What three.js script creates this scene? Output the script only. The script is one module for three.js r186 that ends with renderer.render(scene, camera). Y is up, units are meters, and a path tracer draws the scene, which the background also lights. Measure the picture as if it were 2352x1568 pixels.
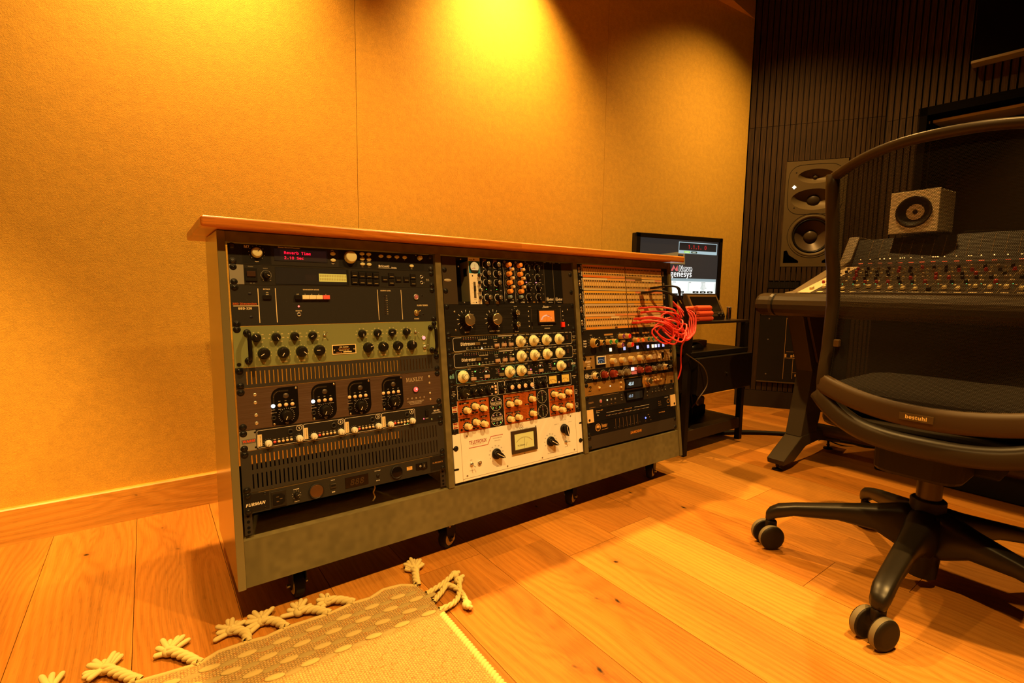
import * as THREE from 'three';
import { RoundedBoxGeometry } from 'three/addons/geometries/RoundedBoxGeometry.js';
import { mergeGeometries } from 'three/addons/utils/BufferGeometryUtils.js';
import { RectAreaLightUniformsLib } from 'three/addons/lights/RectAreaLightUniformsLib.js';

// ---------------------------------------------------------------- camera, exposure, lights
const scene = new THREE.Scene();
scene.background = new THREE.Color(0, 0, 0);
const camera = new THREE.PerspectiveCamera(69.3, 2352 / 1568, 0.02, 40);
{
  const right = new THREE.Vector3(0.80489, 0.01442, 0.59325), up = new THREE.Vector3(0.04932, 0.99462, -0.0911), back = new THREE.Vector3(-0.59137, 0.10259, 0.79985);
  camera.quaternion.setFromRotationMatrix(new THREE.Matrix4().makeBasis(right, up, back));
  camera.position.set(-0.1431, 0.718, 1.2114);
  scene.add(camera);
}
const renderer = new THREE.WebGLRenderer({ antialias: true });
renderer.toneMapping = THREE.LinearToneMapping;
renderer.toneMappingExposure = 1.0;
renderer.shadowMap.enabled = true;
RectAreaLightUniformsLib.init();

const lin = (r, g, b) => new THREE.Color().setRGB(r, g, b);
const WARM = lin(1, 0.545, 0.145);          // the amber of the studio's dimmed downlights
const BULKHEAD_Y = 2.37, CEILING_Y = 2.72;
// [x, ceiling height, z, candela, cone half angle in degrees, softness of its edge, lamp radius]
const DOWNLIGHTS = [
  [0.02, BULKHEAD_Y, -0.41, 26, 48, 1.0, 0.03, 'in the timber bulkhead over the vented end of the rack cabinet'],
  [1.11, BULKHEAD_Y, -0.41, 24, 48, 1.0, 0.03, 'in the timber bulkhead over the patchbay end of the rack cabinet'],
  [-0.95, CEILING_Y, 0.9, 48, 12, 0.9, 0.03, 'in the black ceiling tilted at the foot of the fabric wall', [-0.66, 0.12, -0.66]],
  [-0.35, CEILING_Y, 1.35, 29, 55, 0.8, 0.03, 'in the black ceiling in front of the rack vents'],
  [1.02, CEILING_Y, 1.32, 31, 55, 0.8, 0.03, 'in the black ceiling above the office chair'],
  [2.42, CEILING_Y, 0.15, 21, 54, 0.8, 0.03, 'in the black ceiling above the mixing desk'],
];
function spot(x, y, z, candela, angle, soft, radius, where, aim = [x, 0, z]) {
  const l = new THREE.SpotLight(WARM, candela, 0, THREE.MathUtils.degToRad(angle), soft, 2);
  l.position.set(x, y - 0.022, z); l.target.position.set(...aim);
  l.castShadow = true; l.shadow.radius = radius / 0.02; l.shadow.mapSize.set(2048, 2048); l.shadow.bias = -0.0004;
  scene.add(l, l.target);
}
for (const d of DOWNLIGHTS) spot(...d);

// ---------------------------------------------------------------- helpers
const seeded = (s) => () => { s = (s + 0x6d2b79f5) | 0; let t = Math.imul(s ^ (s >>> 15), 1 | s); t = (t + Math.imul(t ^ (t >>> 7), 61 | t)) ^ t; return ((t ^ (t >>> 14)) >>> 0) / 4294967296; };
const rnd = seeded(7);
const V = (x, y, z) => new THREE.Vector3(x, y, z);
const taken = new Map();
function numbered(name) { const n = taken.get(name) || 0; taken.set(name, n + 1); return n ? `${name}_${String(n).padStart(3, '0')}` : name; }
function mark(o, label, category, group, kind) {
  if (label) o.userData.label = label;
  if (category) o.userData.category = category;
  if (group) o.userData.group = group;
  if (kind) o.userData.kind = kind;
  return o;
}
function thing(name, label, category, group) { const o = new THREE.Group(); o.name = numbered(name); scene.add(o); return mark(o, label, category, group); }
function structure(name, label) { const o = new THREE.Group(); o.name = name; scene.add(o); return mark(o, label, null, null, 'structure'); }
function part(parent, name, geo, mat, x = 0, y = 0, z = 0, rx = 0, ry = 0, rz = 0) {
  const m = new THREE.Mesh(geo, mat); m.name = name; m.position.set(x, y, z); m.rotation.set(rx, ry, rz); m.castShadow = m.receiveShadow = true;
  parent.add(m); return m;
}
const mats = new Map();
function M(r, g, b, rough = 0.6, metal = 0, extra) {
  const k = [r, g, b, rough, metal, extra ? JSON.stringify(extra) : ''].join();
  if (Math.max(r, g, b) < 0.15 && metal < 0.5) { r *= 0.9; g *= 0.72; b *= 0.52; extra = { specularIntensity: 0.4, ...extra }; }        // blacks here are warm, brownish blacks
  if (!mats.has(k)) mats.set(k, new THREE.MeshPhysicalMaterial({ color: lin(r, g, b), roughness: rough, metalness: metal, ...extra }));
  return mats.get(k);
}
function glow(r, g, b, strength = 1) {
  const k = 'e' + [r, g, b, strength].join();
  if (!mats.has(k)) mats.set(k, new THREE.MeshStandardMaterial({ color: lin(0.05, 0.05, 0.05), roughness: 0.4, emissive: lin(r, g, b), emissiveIntensity: strength }));
  return mats.get(k);
}
const geos = new Map();
function cached(k, make) { if (!geos.has(k)) geos.set(k, make()); return geos.get(k); }
const box = (w, h, d) => cached(`b${w},${h},${d}`, () => new THREE.BoxGeometry(w, h, d));
const rbox = (w, h, d, r = 0.002, s = 2) => cached(`r${w},${h},${d},${r}`, () => new RoundedBoxGeometry(w, h, d, s, Math.min(r, w / 2.01, h / 2.01, d / 2.01)));
const cylY = (r1, r2, h, n = 20) => cached(`y${r1},${r2},${h},${n}`, () => new THREE.CylinderGeometry(r1, r2, h, n));
const cylZ = (r1, r2, h, n = 20) => cached(`z${r1},${r2},${h},${n}`, () => new THREE.CylinderGeometry(r1, r2, h, n).rotateX(Math.PI / 2));     // r1 is the end towards +z
const lathe = (k, pts, n = 24) => cached('l' + k, () => new THREE.LatheGeometry(pts.map(([r, y]) => new THREE.Vector2(r, y)), n));
const latheZ = (k, pts, n = 24) => cached('lz' + k, () => new THREE.LatheGeometry(pts.map(([r, y]) => new THREE.Vector2(r, y)), n).rotateX(Math.PI / 2));
function tube(pts, r, seg = 40, n = 8, closed = false) { return new THREE.TubeGeometry(new THREE.CatmullRomCurve3(pts, closed), seg, r, n, closed); }
// a solid with the outline pts (u, v) spread along a third axis; axes: 'zy' spreads along x, 'xy' along z, 'xz' along y
function prism(pts, from, to, axes = 'xy', bevel = 0) {
  const s = new THREE.Shape(pts.map(([u, v]) => new THREE.Vector2(u, v)));
  const d = Math.abs(to - from), g = new THREE.ExtrudeGeometry(s, { depth: d - 2 * bevel, bevelEnabled: bevel > 0, bevelThickness: bevel, bevelSize: bevel, bevelOffset: -bevel, bevelSegments: 2, curveSegments: 10 });
  g.translate(0, 0, Math.min(from, to) + bevel);
  if (axes === 'zy') { g.applyMatrix4(new THREE.Matrix4().set(0, 0, 1, 0, 0, 1, 0, 0, -1, 0, 0, 0, 0, 0, 0, 1)); g.applyMatrix4(new THREE.Matrix4().makeScale(1, 1, 1)); const p = g.attributes.position; for (let i = 0; i < p.count; i++) p.setZ(i, -p.getZ(i)); flip(g); }
  if (axes === 'xz') { const p = g.attributes.position; for (let i = 0; i < p.count; i++) { const y = p.getY(i), z = p.getZ(i); p.setXYZ(i, p.getX(i), z, y); } flip(g); }
  g.computeVertexNormals();
  return g;
}
function flip(g) {
  if (g.index) { const a = g.index.array; for (let i = 0; i < a.length; i += 3) { const t = a[i]; a[i] = a[i + 1]; a[i + 1] = t; } return; }
  for (const n of Object.keys(g.attributes)) { const at = g.attributes[n], s = at.itemSize, a = at.array; for (let i = 0; i < at.count; i += 3) for (let k = 0; k < s; k++) { const t = a[i * s + k]; a[i * s + k] = a[(i + 1) * s + k]; a[(i + 1) * s + k] = t; } }
}
// value noise
const NT = (() => { const r = seeded(99), a = new Float32Array(65536); for (let i = 0; i < 65536; i++) a[i] = r(); return a; })();
function noise(x, y, px = 256, py = 256) {
  const xi = Math.floor(x), yi = Math.floor(y), fx = x - xi, fy = y - yi, u = fx * fx * (3 - 2 * fx), v = fy * fy * (3 - 2 * fy);
  const at = (i, j) => NT[((((i % px) + px) % px) & 255) * 256 + ((((j % py) + py) % py) & 255)];
  const a = at(xi, yi), b = at(xi + 1, yi), c = at(xi, yi + 1), d = at(xi + 1, yi + 1);
  return a + (b - a) * u + (c - a) * v + (a - b - c + d) * u * v;
}
function dataTex(w, h, f, srgb = true, rx = 1, ry = 1) {
  const a = new Uint8Array(w * h * 4);
  for (let j = 0; j < h; j++) for (let i = 0; i < w; i++) { const c = f(i, j, w, h), k = (j * w + i) * 4; a[k] = Math.max(0, Math.min(255, c[0])); a[k + 1] = Math.max(0, Math.min(255, c[1])); a[k + 2] = Math.max(0, Math.min(255, c[2])); a[k + 3] = 255; }
  const t = new THREE.DataTexture(a, w, h); t.magFilter = THREE.LinearFilter; t.minFilter = THREE.LinearMipmapLinearFilter; t.wrapS = t.wrapT = THREE.RepeatWrapping; t.repeat.set(rx, ry);
  if (srgb) t.colorSpace = THREE.SRGBColorSpace; t.needsUpdate = true; return t;
}
function canvasTex(w, h, draw) {
  const c = document.createElement('canvas'); c.width = w; c.height = h; const x = c.getContext('2d'); draw(x, w, h);
  const t = new THREE.CanvasTexture(c); t.colorSpace = THREE.SRGBColorSpace; t.anisotropy = 8; return t;
}

// ---------------------------------------------------------------- the room
// plan (x, z): orange wall from (-3, -.662) to the bend at .514, then to the corner K; slatted corner wall K-J; front wall from J
const BEND = [0.514, -0.662], K = [2.9, -0.482], J = [3.287, 0.114];
const dirOf = (deg) => [Math.cos(deg * Math.PI / 180), Math.sin(deg * Math.PI / 180)];
const FRONT_DIR = dirOf(85.4);

// oak boards
const oakTones = [[198, 136, 54], [188, 124, 45], [205, 145, 62], [193, 130, 50]];
function oakTex(seed, tone, knots) {
  const W = 256, H = 2048, r = seeded(seed), ks = [];
  for (let i = 0; i < knots; i++) ks.push([r() * 0.8 + 0.1, r(), 0.012 + r() * 0.03, r() < 0.35, 0.4 + r() * 0.9, (r() - 0.5) * 0.9]);
  const ox = r() * 200, oy = r() * 200;
  return dataTex(W, H, (i, j) => {
    const u = i / W, v = j / H;                     // u across .19 m, v along 2 m
    let warp = 0, dark = 0;
    for (const [ku, kv, kr, hole, sq, sl] of ks) {
      const dx = (u - ku) * 0.19, dy = (v - kv) * 2 , q = Math.hypot(dx, dy * 0.35), p = Math.hypot(dx * (0.7 + sq) + dy * sl, dy * (1.5 - sq * 0.7)) * (0.75 + 0.6 * noise(ox + dx * 190, oy + dy * 190));
      warp += 0.16 * Math.exp(-(q * q) / (kr * kr * 2.2)) * Math.sign(dx || 1);
      if (p < kr * 0.3) dark = Math.max(dark, (1 - p / (kr * 0.3)) * (hole ? 1.25 : 0.5));
      else if (p < kr * 0.9) dark = Math.max(dark, 0.16 * (1 - p / (kr * 0.9)));
    }
    const wav = noise(ox + u * 2.2, oy + v * 5) * 0.5 + noise(ox + u * 5, oy + v * 13) * 0.12;
    const ring = Math.sin((u + warp + wav * 0.6) * 74) * 0.5 + 0.5;
    const fine = noise(ox + u * 150 + wav * 30, oy + v * 34), pore = noise(ox + u * 210, oy + v * 70);
    const broad = noise(ox + u * 3, oy + v * 2.3);
    let k = 0.86 + 0.16 * broad - 0.055 * ring * ring + 0.10 * (fine - 0.5) - (pore > 0.78 ? 0.07 : 0);
    k *= 1 - Math.min(0.85, dark * 0.75);
    const red = 1 + 0.03 * ring;
    return [tone[0] * k, tone[1] * k * (2 - red) , tone[2] * k * (2 - red) * (1 - 0.1 * ring)];
  });
}
const oakMaps = oakTones.map((t, i) => oakTex(11 + i * 5, t, [3, 5, 2, 4][i]));
const oakMats = oakMaps.map((m) => new THREE.MeshPhysicalMaterial({ map: m, roughness: 0.42, bumpMap: m, bumpScale: 0.0004, specularIntensity: 0.45 }));
const oakTints = [[0.9, 0.88, 0.9], [0.72, 0.68, 0.62], [1.0, 1.0, 1.0], [0.82, 0.78, 0.74]];
const boardMats = [];
for (let i = 0; i < 4; i++) for (let k = 0; k < 2; k++) { const m = oakMats[i].clone(); m.color = lin(...oakTints[(i + 2 * k + (k ? 1 : 0)) % 4]); boardMats.push(m); }

function uvBox(w, h, d, fn) {                       // box with its uv set from each corner's position
  const g = new THREE.BoxGeometry(w, h, d), p = g.attributes.position, n = g.attributes.normal, uv = g.attributes.uv;
  for (let i = 0; i < p.count; i++) uv.setXY(i, ...fn(p.getX(i), p.getY(i), p.getZ(i), n.getX(i), n.getY(i), n.getZ(i)));
  return g;
}
{
  const floor = structure('floor', 'warm oak plank floor with dark knots');
  part(floor, 'subfloor', box(8.4, 0.1, 6.6), M(0.05, 0.03, 0.015, 0.9), 0.9, -0.068, 1.6);
  const r = seeded(31), W = 0.19, gap = 0.0012;
  for (let c = -13; c < 18; c++) {
    const x0 = 0.94 + c * W; if (x0 > 3.7 || x0 < -1.9) continue;
    let z = -0.72 - r() * 1.3;
    if (c === -1) z = -1.52;                          // a joint at z = .28 in this row, as in the photograph
    let first = true;
    while (z < 3.4) {
      const len = c === -1 && first ? 1.8 : 1.25 + r() * 0.75, m = boardMats[Math.floor(r() * boardMats.length)], off = r();
      const g = uvBox(W - gap, 0.018, len - gap, (x, y, zz) => [x / W + 0.5, zz / 2 + off]);
      part(floor, 'plank', g, m, x0 + W / 2, -0.009, z + len / 2);
      z += len; first = false;
    }
  }
}

// fabric covered wall panels
const weave = dataTex(512, 512, (i, j) => {
  const a = Math.sin((i + j) * Math.PI / 4) * 0.5 + 0.5, b = Math.sin((i - j) * Math.PI / 4 + Math.PI) * 0.5 + 0.5;
  const n = noise(i / 2.4, j / 4, 213, 128) * 0.75 + noise(i / 9, j / 13, 57, 39) * 0.25;
  const v = 90 + 45 * Math.max(a, b) + 105 * (n - 0.5);
  return [v, v, v];
}, false);
const fabricTone = dataTex(512, 512, (i, j) => {
  const n = noise(i / 2.6, j / 2.6, 197, 197), q = noise(i / 20, j / 20, 25, 25), k = 0.93 + 0.10 * (n - 0.5) + 0.05 * (q - 0.5);
  return [218 * k, 172 * k, 60 * k];
});
const weaveR = weave.clone(); weaveR.repeat.set(1, 1); weaveR.needsUpdate = true;
const fabric = new THREE.MeshPhysicalMaterial({ map: fabricTone, roughness: 0.85, bumpMap: weave, bumpScale: 0.0007 });
function wallPanel(parent, x0, z0, x1, z1, y0, y1, mat, thick, name, tile = 0.34) {   // a slab whose face runs from (x0, z0) to (x1, z1), thickness away from the room
  const L = Math.hypot(x1 - x0, z1 - z0), a = Math.atan2(-(z1 - z0), x1 - x0);
  const g = uvBox(L, y1 - y0, thick, (x, y, z, nx, ny, nz) => [(Math.abs(nx) > 0.5 ? z : x) / tile, (y + y0) / tile]);
  const nx = -(z1 - z0) / L, nz = (x1 - x0) / L;
  return part(parent, name, g, mat, (x0 + x1) / 2 - nx * thick / 2, (y0 + y1) / 2, (z0 + z1) / 2 - nz * thick / 2, 0, a, 0);
}
{
  const w = structure('wall_left', 'wall covered in amber woven fabric panels with thin vertical seams');
  const along = (s) => { const L = Math.hypot(K[0] - BEND[0], K[1] - BEND[1]); return [BEND[0] + (K[0] - BEND[0]) * s / L, BEND[1] + (K[1] - BEND[1]) * s / L]; };
  const LB = Math.hypot(K[0] - BEND[0], K[1] - BEND[1]), joint = 1.22, gp = 0.0008;
  const dark = M(0.04, 0.022, 0.008, 0.9);
  const panel = (a, b) => wallPanel(w, a[0], a[1], b[0], b[1], 0.09, BULKHEAD_Y, fabric, 0.02, 'fabric_panel');
  panel([-2.7, BEND[1]], [-1.0, BEND[1]]); panel([-1.0 + 2 * gp, BEND[1]], [BEND[0] - gp, BEND[1]]);
  panel(along(gp), along(joint - gp)); panel(along(joint + gp), along(LB));
  wallPanel(w, -2.7, BEND[1] - 0.02, BEND[0], BEND[1] - 0.02, 0, CEILING_Y, dark, 0.12, 'wall_core');
  { const a = along(0), b = along(LB + 0.12); wallPanel(w, a[0], a[1] - 0.02, b[0], b[1] - 0.02, 0, CEILING_Y, dark, 0.12, 'wall_core'); }
  const bb = new THREE.MeshPhysicalMaterial({ map: oakMaps[2], roughness: 0.4, bumpMap: oakMaps[2], bumpScale: 0.0003, color: lin(1.15, 1.25, 1.2) });
  const board = structure('baseboard_left', 'pale oak skirting board under the fabric wall');
  const skirt = (a, b) => {
    const L = Math.hypot(b[0] - a[0], b[1] - a[1]), ang = Math.atan2(-(b[1] - a[1]), b[0] - a[0]);
    const pts = [[0, 0], [0.016, 0], [0.016, 0.099], [0.013, 0.103], [0, 0.103]], g = prism(pts.map(([u, v]) => [u, v]), -L / 2, L / 2, 'zy');
    const p = g.attributes.position, uv = new Float32Array(p.count * 2); for (let i = 0; i < p.count; i++) { uv[2 * i] = p.getY(i) / 0.19 + p.getZ(i) * 3; uv[2 * i + 1] = p.getX(i) / 2; } g.setAttribute('uv', new THREE.BufferAttribute(uv, 2));
    part(board, 'skirting_length', g, bb, (a[0] + b[0]) / 2, 0, (a[1] + b[1]) / 2, 0, ang, 0);
  };
  skirt([-2.7, BEND[1]], BEND); skirt(along(0), along(LB));
}

// slatted dark walls: a column of slats is cut where panels and openings sit (holes: [s0, s1, y0, y1])
const slatGrain = dataTex(128, 512, (i, j) => { const k = 0.75 + 0.5 * (noise(i / 2.2, j / 60, 58, 9) - 0.5) + 0.3 * (noise(i / 1.1, j / 14, 116, 37) - 0.5); return [120 * k, 96 * k, 70 * k]; });
const slatMat = new THREE.MeshPhysicalMaterial({ map: slatGrain, color: lin(0.36, 0.29, 0.17), roughness: 0.7, specularIntensity: 0.4 });
const darkWall = M(0.012, 0.010, 0.009, 0.85), darkTrim = M(0.028, 0.022, 0.017, 0.75);
function slatWall(parent, at, dir, from, to, widths, gap, yBottom, yTop, holes, joints) {
  const ang = Math.atan2(-dir[1], dir[0]), n = [dir[1] * -1, dir[0]];      // n points into the room
  let s = from;
  while (s < to - 0.006) {
    const w = Math.min(widths(s), to - s), mid = s + w / 2;
    let spans = [[yBottom, yTop]];
    for (const y of joints) spans = spans.flatMap(([a, b]) => (y > a && y < b ? [[a, y - 0.001], [y + 0.001, b]] : [[a, b]]));
    for (const [s0, s1, y0, y1] of holes) if (mid > s0 && mid < s1) spans = spans.flatMap(([a, b]) => (y1 <= a || y0 >= b ? [[a, b]] : [[a, y0], [y1, b]].filter(([p, q]) => q - p > 0.01)));
    for (const [a, b] of spans) {
      const h = +(b - a).toFixed(4), ww = +(w - gap).toFixed(4);
      const g = cached(`slat${ww},${h}`, () => uvBox(ww, h, 0.014, (x, y, z) => [x / 0.06 + 0.5, y / 0.8]));
      part(parent, 'slat', g, slatMat, at[0] + dir[0] * mid - n[0] * 0.007, (a + b) / 2, at[1] + dir[1] * mid - n[1] * 0.007, 0, ang, 0);
    }
    s += w;
  }
}
const cornerDir = dirOf(57), cornerIn = [-cornerDir[1], cornerDir[0]], frontIn = [-FRONT_DIR[1], FRONT_DIR[0]];
const SPEAKER = [0.222, 0.549, 0.886, 1.519];        // along the corner wall, and up
{
  const w = structure('wall_corner', 'dark stained slatted wall across the corner');
  const L = 0.71, hole = [SPEAKER, [0.152, 0.34, 0.752, 0.803], [0.134, 0.62, 0.166, 0.585]];
  slatWall(w, K, cornerDir, 0.004, L, (s) => 0.034 - 0.013 * s / L, 0.0055, 0.108, CEILING_Y, hole, [1.733]);
  const k2 = [K[0] + cornerDir[0] * L, K[1] + cornerDir[1] * L], off = 0.014;
  const shift = (p, d) => [p[0] - cornerIn[0] * d, p[1] - cornerIn[1] * d];
  // the backing leaves the loudspeaker's opening free
  const at = (s) => [K[0] + cornerDir[0] * s, K[1] + cornerDir[1] * s];
  const back = (s0, s1, y0, y1) => { const a = shift(at(s0), off), b = shift(at(s1), off); wallPanel(w, a[0], a[1], b[0], b[1], y0, y1, darkWall, 0.05, 'backing'); };
  back(-0.02, SPEAKER[0], 0, CEILING_Y); back(SPEAKER[1], L + 0.02, 0, CEILING_Y); back(SPEAKER[0], SPEAKER[1], 0, SPEAKER[2]); back(SPEAKER[0], SPEAKER[1], SPEAKER[3], CEILING_Y);
  const b = structure('baseboard_corner', 'dark skirting under the slatted wall'), p0 = shift(at(-0.01), -0.002), p1 = shift(at(L), -0.002);
  wallPanel(b, p0[0], p0[1], p1[0], p1[1], 0, 0.105, darkTrim, 0.016, 'skirting_length');
}
{
  const w = structure('wall_front', 'dark stained slatted front wall around a deep window');
  const at = (s) => [J[0] + FRONT_DIR[0] * s, J[1] + FRONT_DIR[1] * s], shift = (p, d) => [p[0] - frontIn[0] * d, p[1] - frontIn[1] * d];
  const WIN = [0.144, 2.4, 0.80, 1.735];
  slatWall(w, J, FRONT_DIR, 0.002, 2.9, () => 0.0305, 0.0075, 0.108, CEILING_Y, [[WIN[0] - 0.001, WIN[1], WIN[2], WIN[3]]], [1.70]);
  const back = (s0, s1, y0, y1) => { const a = shift(at(s0), 0.014), b = shift(at(s1), 0.014); wallPanel(w, a[0], a[1], b[0], b[1], y0, y1, darkWall, 0.05, 'backing'); };
  back(-0.03, WIN[0], 0, CEILING_Y); back(WIN[1], 3.6, 0, CEILING_Y); back(WIN[0], WIN[1], 0, WIN[2]); back(WIN[0], WIN[1], WIN[3], CEILING_Y);
  const b = structure('baseboard_front', 'dark skirting under the front wall'), p0 = shift(at(0), -0.002), p1 = shift(at(3.4), -0.002);
  wallPanel(b, p0[0], p0[1], p1[0], p1[1], 0, 0.105, darkTrim, 0.016, 'skirting_length');
  // the window: black frame, brown splayed head, side reveal, pane, and the room behind it
  const win = structure('window_1', 'deep dark control room window above the mixing desk');
  const ang = Math.atan2(-FRONT_DIR[1], FRONT_DIR[0]), put = (name, s, y, d, L, h, t, m, rx = 0) => { const p = shift(at(s), d); const o = part(win, name, box(L, h, t), m, p[0], y, p[1]); o.rotation.order = 'YXZ'; o.rotation.set(rx, ang, 0); return o; };
  const blk = M(0.004, 0.004, 0.004, 0.9, 0, { specularIntensity: 0.1 }), brown = M(0.42, 0.33, 0.2, 0.8), sm = (WIN[0] + WIN[1]) / 2, wl = WIN[1] - WIN[0];
  put('frame', sm, WIN[3] - 0.022, 0.05, wl, 0.044, 0.1, blk); put('frame', WIN[0] + 0.02, 1.26, 0.05, 0.04, 0.95, 0.1, blk); put('frame', sm, WIN[2] + 0.02, 0.05, wl, 0.04, 0.1, blk);
  put('head_reveal', sm, WIN[3] - 0.052, 0.2, wl, 0.014, 0.3, brown, 0.12); put('side_reveal', WIN[0] + 0.052, 1.25, 0.2, 0.012, 0.9, 0.3, blk); put('sill', sm, WIN[2] + 0.045, 0.2, wl, 0.012, 0.3, blk);
  put('pane', sm, 1.25, 0.33, wl, 0.9, 0.01, new THREE.MeshPhysicalMaterial({ color: lin(0.75, 0.75, 0.72), roughness: 0.02, transmission: 1, thickness: 0, ior: 1.5 }));
  // room beyond: back wall, battens added to stand for streaks reflected in the pane
  const beyond = structure('wall_beyond', 'dim room seen through the control room window');
  const q = (name, s, y, d, L, h, t, m) => { const p = shift(at(s), d); return part(beyond, name, box(L, h, t), m, p[0], y, p[1], 0, ang, 0); };
  q('backing', 1.2, 1.3, 1.45, 3.4, 2.7, 0.05, M(0.02, 0.015, 0.01, 0.9)); q('backing', -0.5, 1.3, 0.8, 0.05, 2.7, 1.3, darkWall); q('backing', 2.9, 1.3, 0.8, 0.05, 2.7, 1.3, darkWall);
  q('backing', 1.2, 2.68, 0.8, 3.4, 0.05, 1.4, darkWall); q('backing', 1.2, -0.03, 0.8, 3.4, 0.05, 1.4, darkWall);
  for (const [s, y0, y1] of [[0.62, 1.02, 1.5], [0.76, 1.02, 1.32], [0.95, 1.06, 2.0], [1.12, 1.0, 1.45], [1.30, 1.45, 2.0], [1.42, 1.0, 1.5], [1.6, 1.2, 2.0]]) q('streak_batten', s, (y0 + y1) / 2, 1.41, 0.035, y1 - y0, 0.03, M(0.42, 0.33, 0.16, 0.6));
  const l = new THREE.SpotLight(WARM, 26, 0, 0.8, 0.8, 2), p = shift(at(1.1), 0.95), t = shift(at(1.1), 1.4); l.position.set(p[0], 2.5, p[1]); l.target.position.set(t[0], 1.0, t[1]); l.castShadow = true; scene.add(l, l.target);  // added lamp, there only to brighten the battens behind the pane
  const lamp = thing('ceiling_downlight', 'added unseen downlight brightening the battens beyond the window', 'downlight'); lamp.position.set(p[0], 2.55, p[1]);
  part(lamp, 'lamp_disc', cylY(0.035, 0.035, 0.006), glow(1, 0.6, 0.2, 3), 0, -0.012, 0); part(lamp, 'trim_ring', new THREE.TorusGeometry(0.045, 0.008, 8, 24).rotateX(Math.PI / 2), M(0.1, 0.1, 0.1, 0.5), 0, -0.008, 0);
}
// rest of the shell
{
  const plaster = M(0.16, 0.10, 0.05, 0.9);
  const wr = structure('wall_rear', 'plain wall behind the camera'); part(wr, 'wall_slab', box(0.12, CEILING_Y, 5.4), plaster, -2.72, CEILING_Y / 2, 1.9);
  const ws = structure('wall_right', 'plain wall on the far side of the room'); part(ws, 'wall_slab', box(7.4, CEILING_Y, 0.12), plaster, 0.9, CEILING_Y / 2, 3.46);
  const c = structure('ceiling', 'black ceiling with a timber bulkhead along the fabric wall');
  part(c, 'ceiling_slab', box(8.2, 0.1, 5.6), M(0.012, 0.011, 0.01, 0.9), 1.0, CEILING_Y + 0.05, 1.4);
  const edge = (x) => K[1] + 0.087 * (K[0] - x);
  part(c, 'bulkhead', prism([[-2.7, -0.75], [K[0] + 0.02, -0.62], [K[0], edge(K[0])], [-2.7, edge(-2.7)]], BULKHEAD_Y, CEILING_Y - 0.002, 'xz'), new THREE.MeshPhysicalMaterial({ color: lin(0.62, 0.36, 0.1), roughness: 0.6 }));
}
for (const [i, [x, y, z, , , , , where]] of DOWNLIGHTS.entries()) {
  const d = thing('ceiling_downlight', 'recessed round downlight ' + where, 'downlight', i < 2 ? 'wall washing downlights in the bulkhead' : 'downlights in the black ceiling');
  d.position.set(x, y, z);
  part(d, 'trim_ring', new THREE.TorusGeometry(0.045, 0.007, 8, 28).rotateX(Math.PI / 2), M(0.5, 0.48, 0.45, 0.4), 0, -0.004, 0);
  part(d, 'lamp_disc', cylY(0.037, 0.037, 0.006, 24), glow(1, 0.62, 0.22, 4), 0, -0.008, 0);
}

// ---------------------------------------------------------------- rack cabinet: a face leaning back by TILT, bays 482.6 mm wide
const TILT = 0.1307, FACE_Y = 0.81, BAYS = [0, 0.5085, 1.0162], U1 = 44.45, BAYW = 482.6;
const sT = Math.sin(TILT), cT = Math.cos(TILT);
const faceZ = (y) => (FACE_Y - y) / cT * sT;                                       // depth of the panels' plane at height y
function faceAt(bay, xmm, ymm, out = 0) { const v = -ymm / 1000; return V(BAYS[bay] + xmm / 1000, FACE_Y + v * cT + out / 1000 * sT, -v * sT + out / 1000 * cT); }
const grime = dataTex(256, 256, (i, j) => { const k = 235 + 34 * (noise(i / 3, j / 3, 85, 85) - 0.5) + 26 * (noise(i / 26, j / 26, 10, 10) - 0.5); return [k, k, k]; });
const paint = new THREE.MeshPhysicalMaterial({ color: lin(0.165, 0.14, 0.06), map: grime, roughness: 0.55, specularIntensity: 0.5 });
const paintSide = new THREE.MeshPhysicalMaterial({ color: lin(0.16, 0.135, 0.06), roughness: 0.22, clearcoat: 0.6, clearcoatRoughness: 0.12 });
const blackMetal = M(0.012, 0.012, 0.012, 0.45, 0.3), steel = M(0.55, 0.55, 0.53, 0.3, 0.9), darkSteel = M(0.05, 0.05, 0.05, 0.4, 0.7), brass = M(0.62, 0.5, 0.28, 0.35, 0.8);
const rubber = M(0.015, 0.015, 0.015, 0.7), cream = M(0.72, 0.68, 0.55, 0.5);
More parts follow.
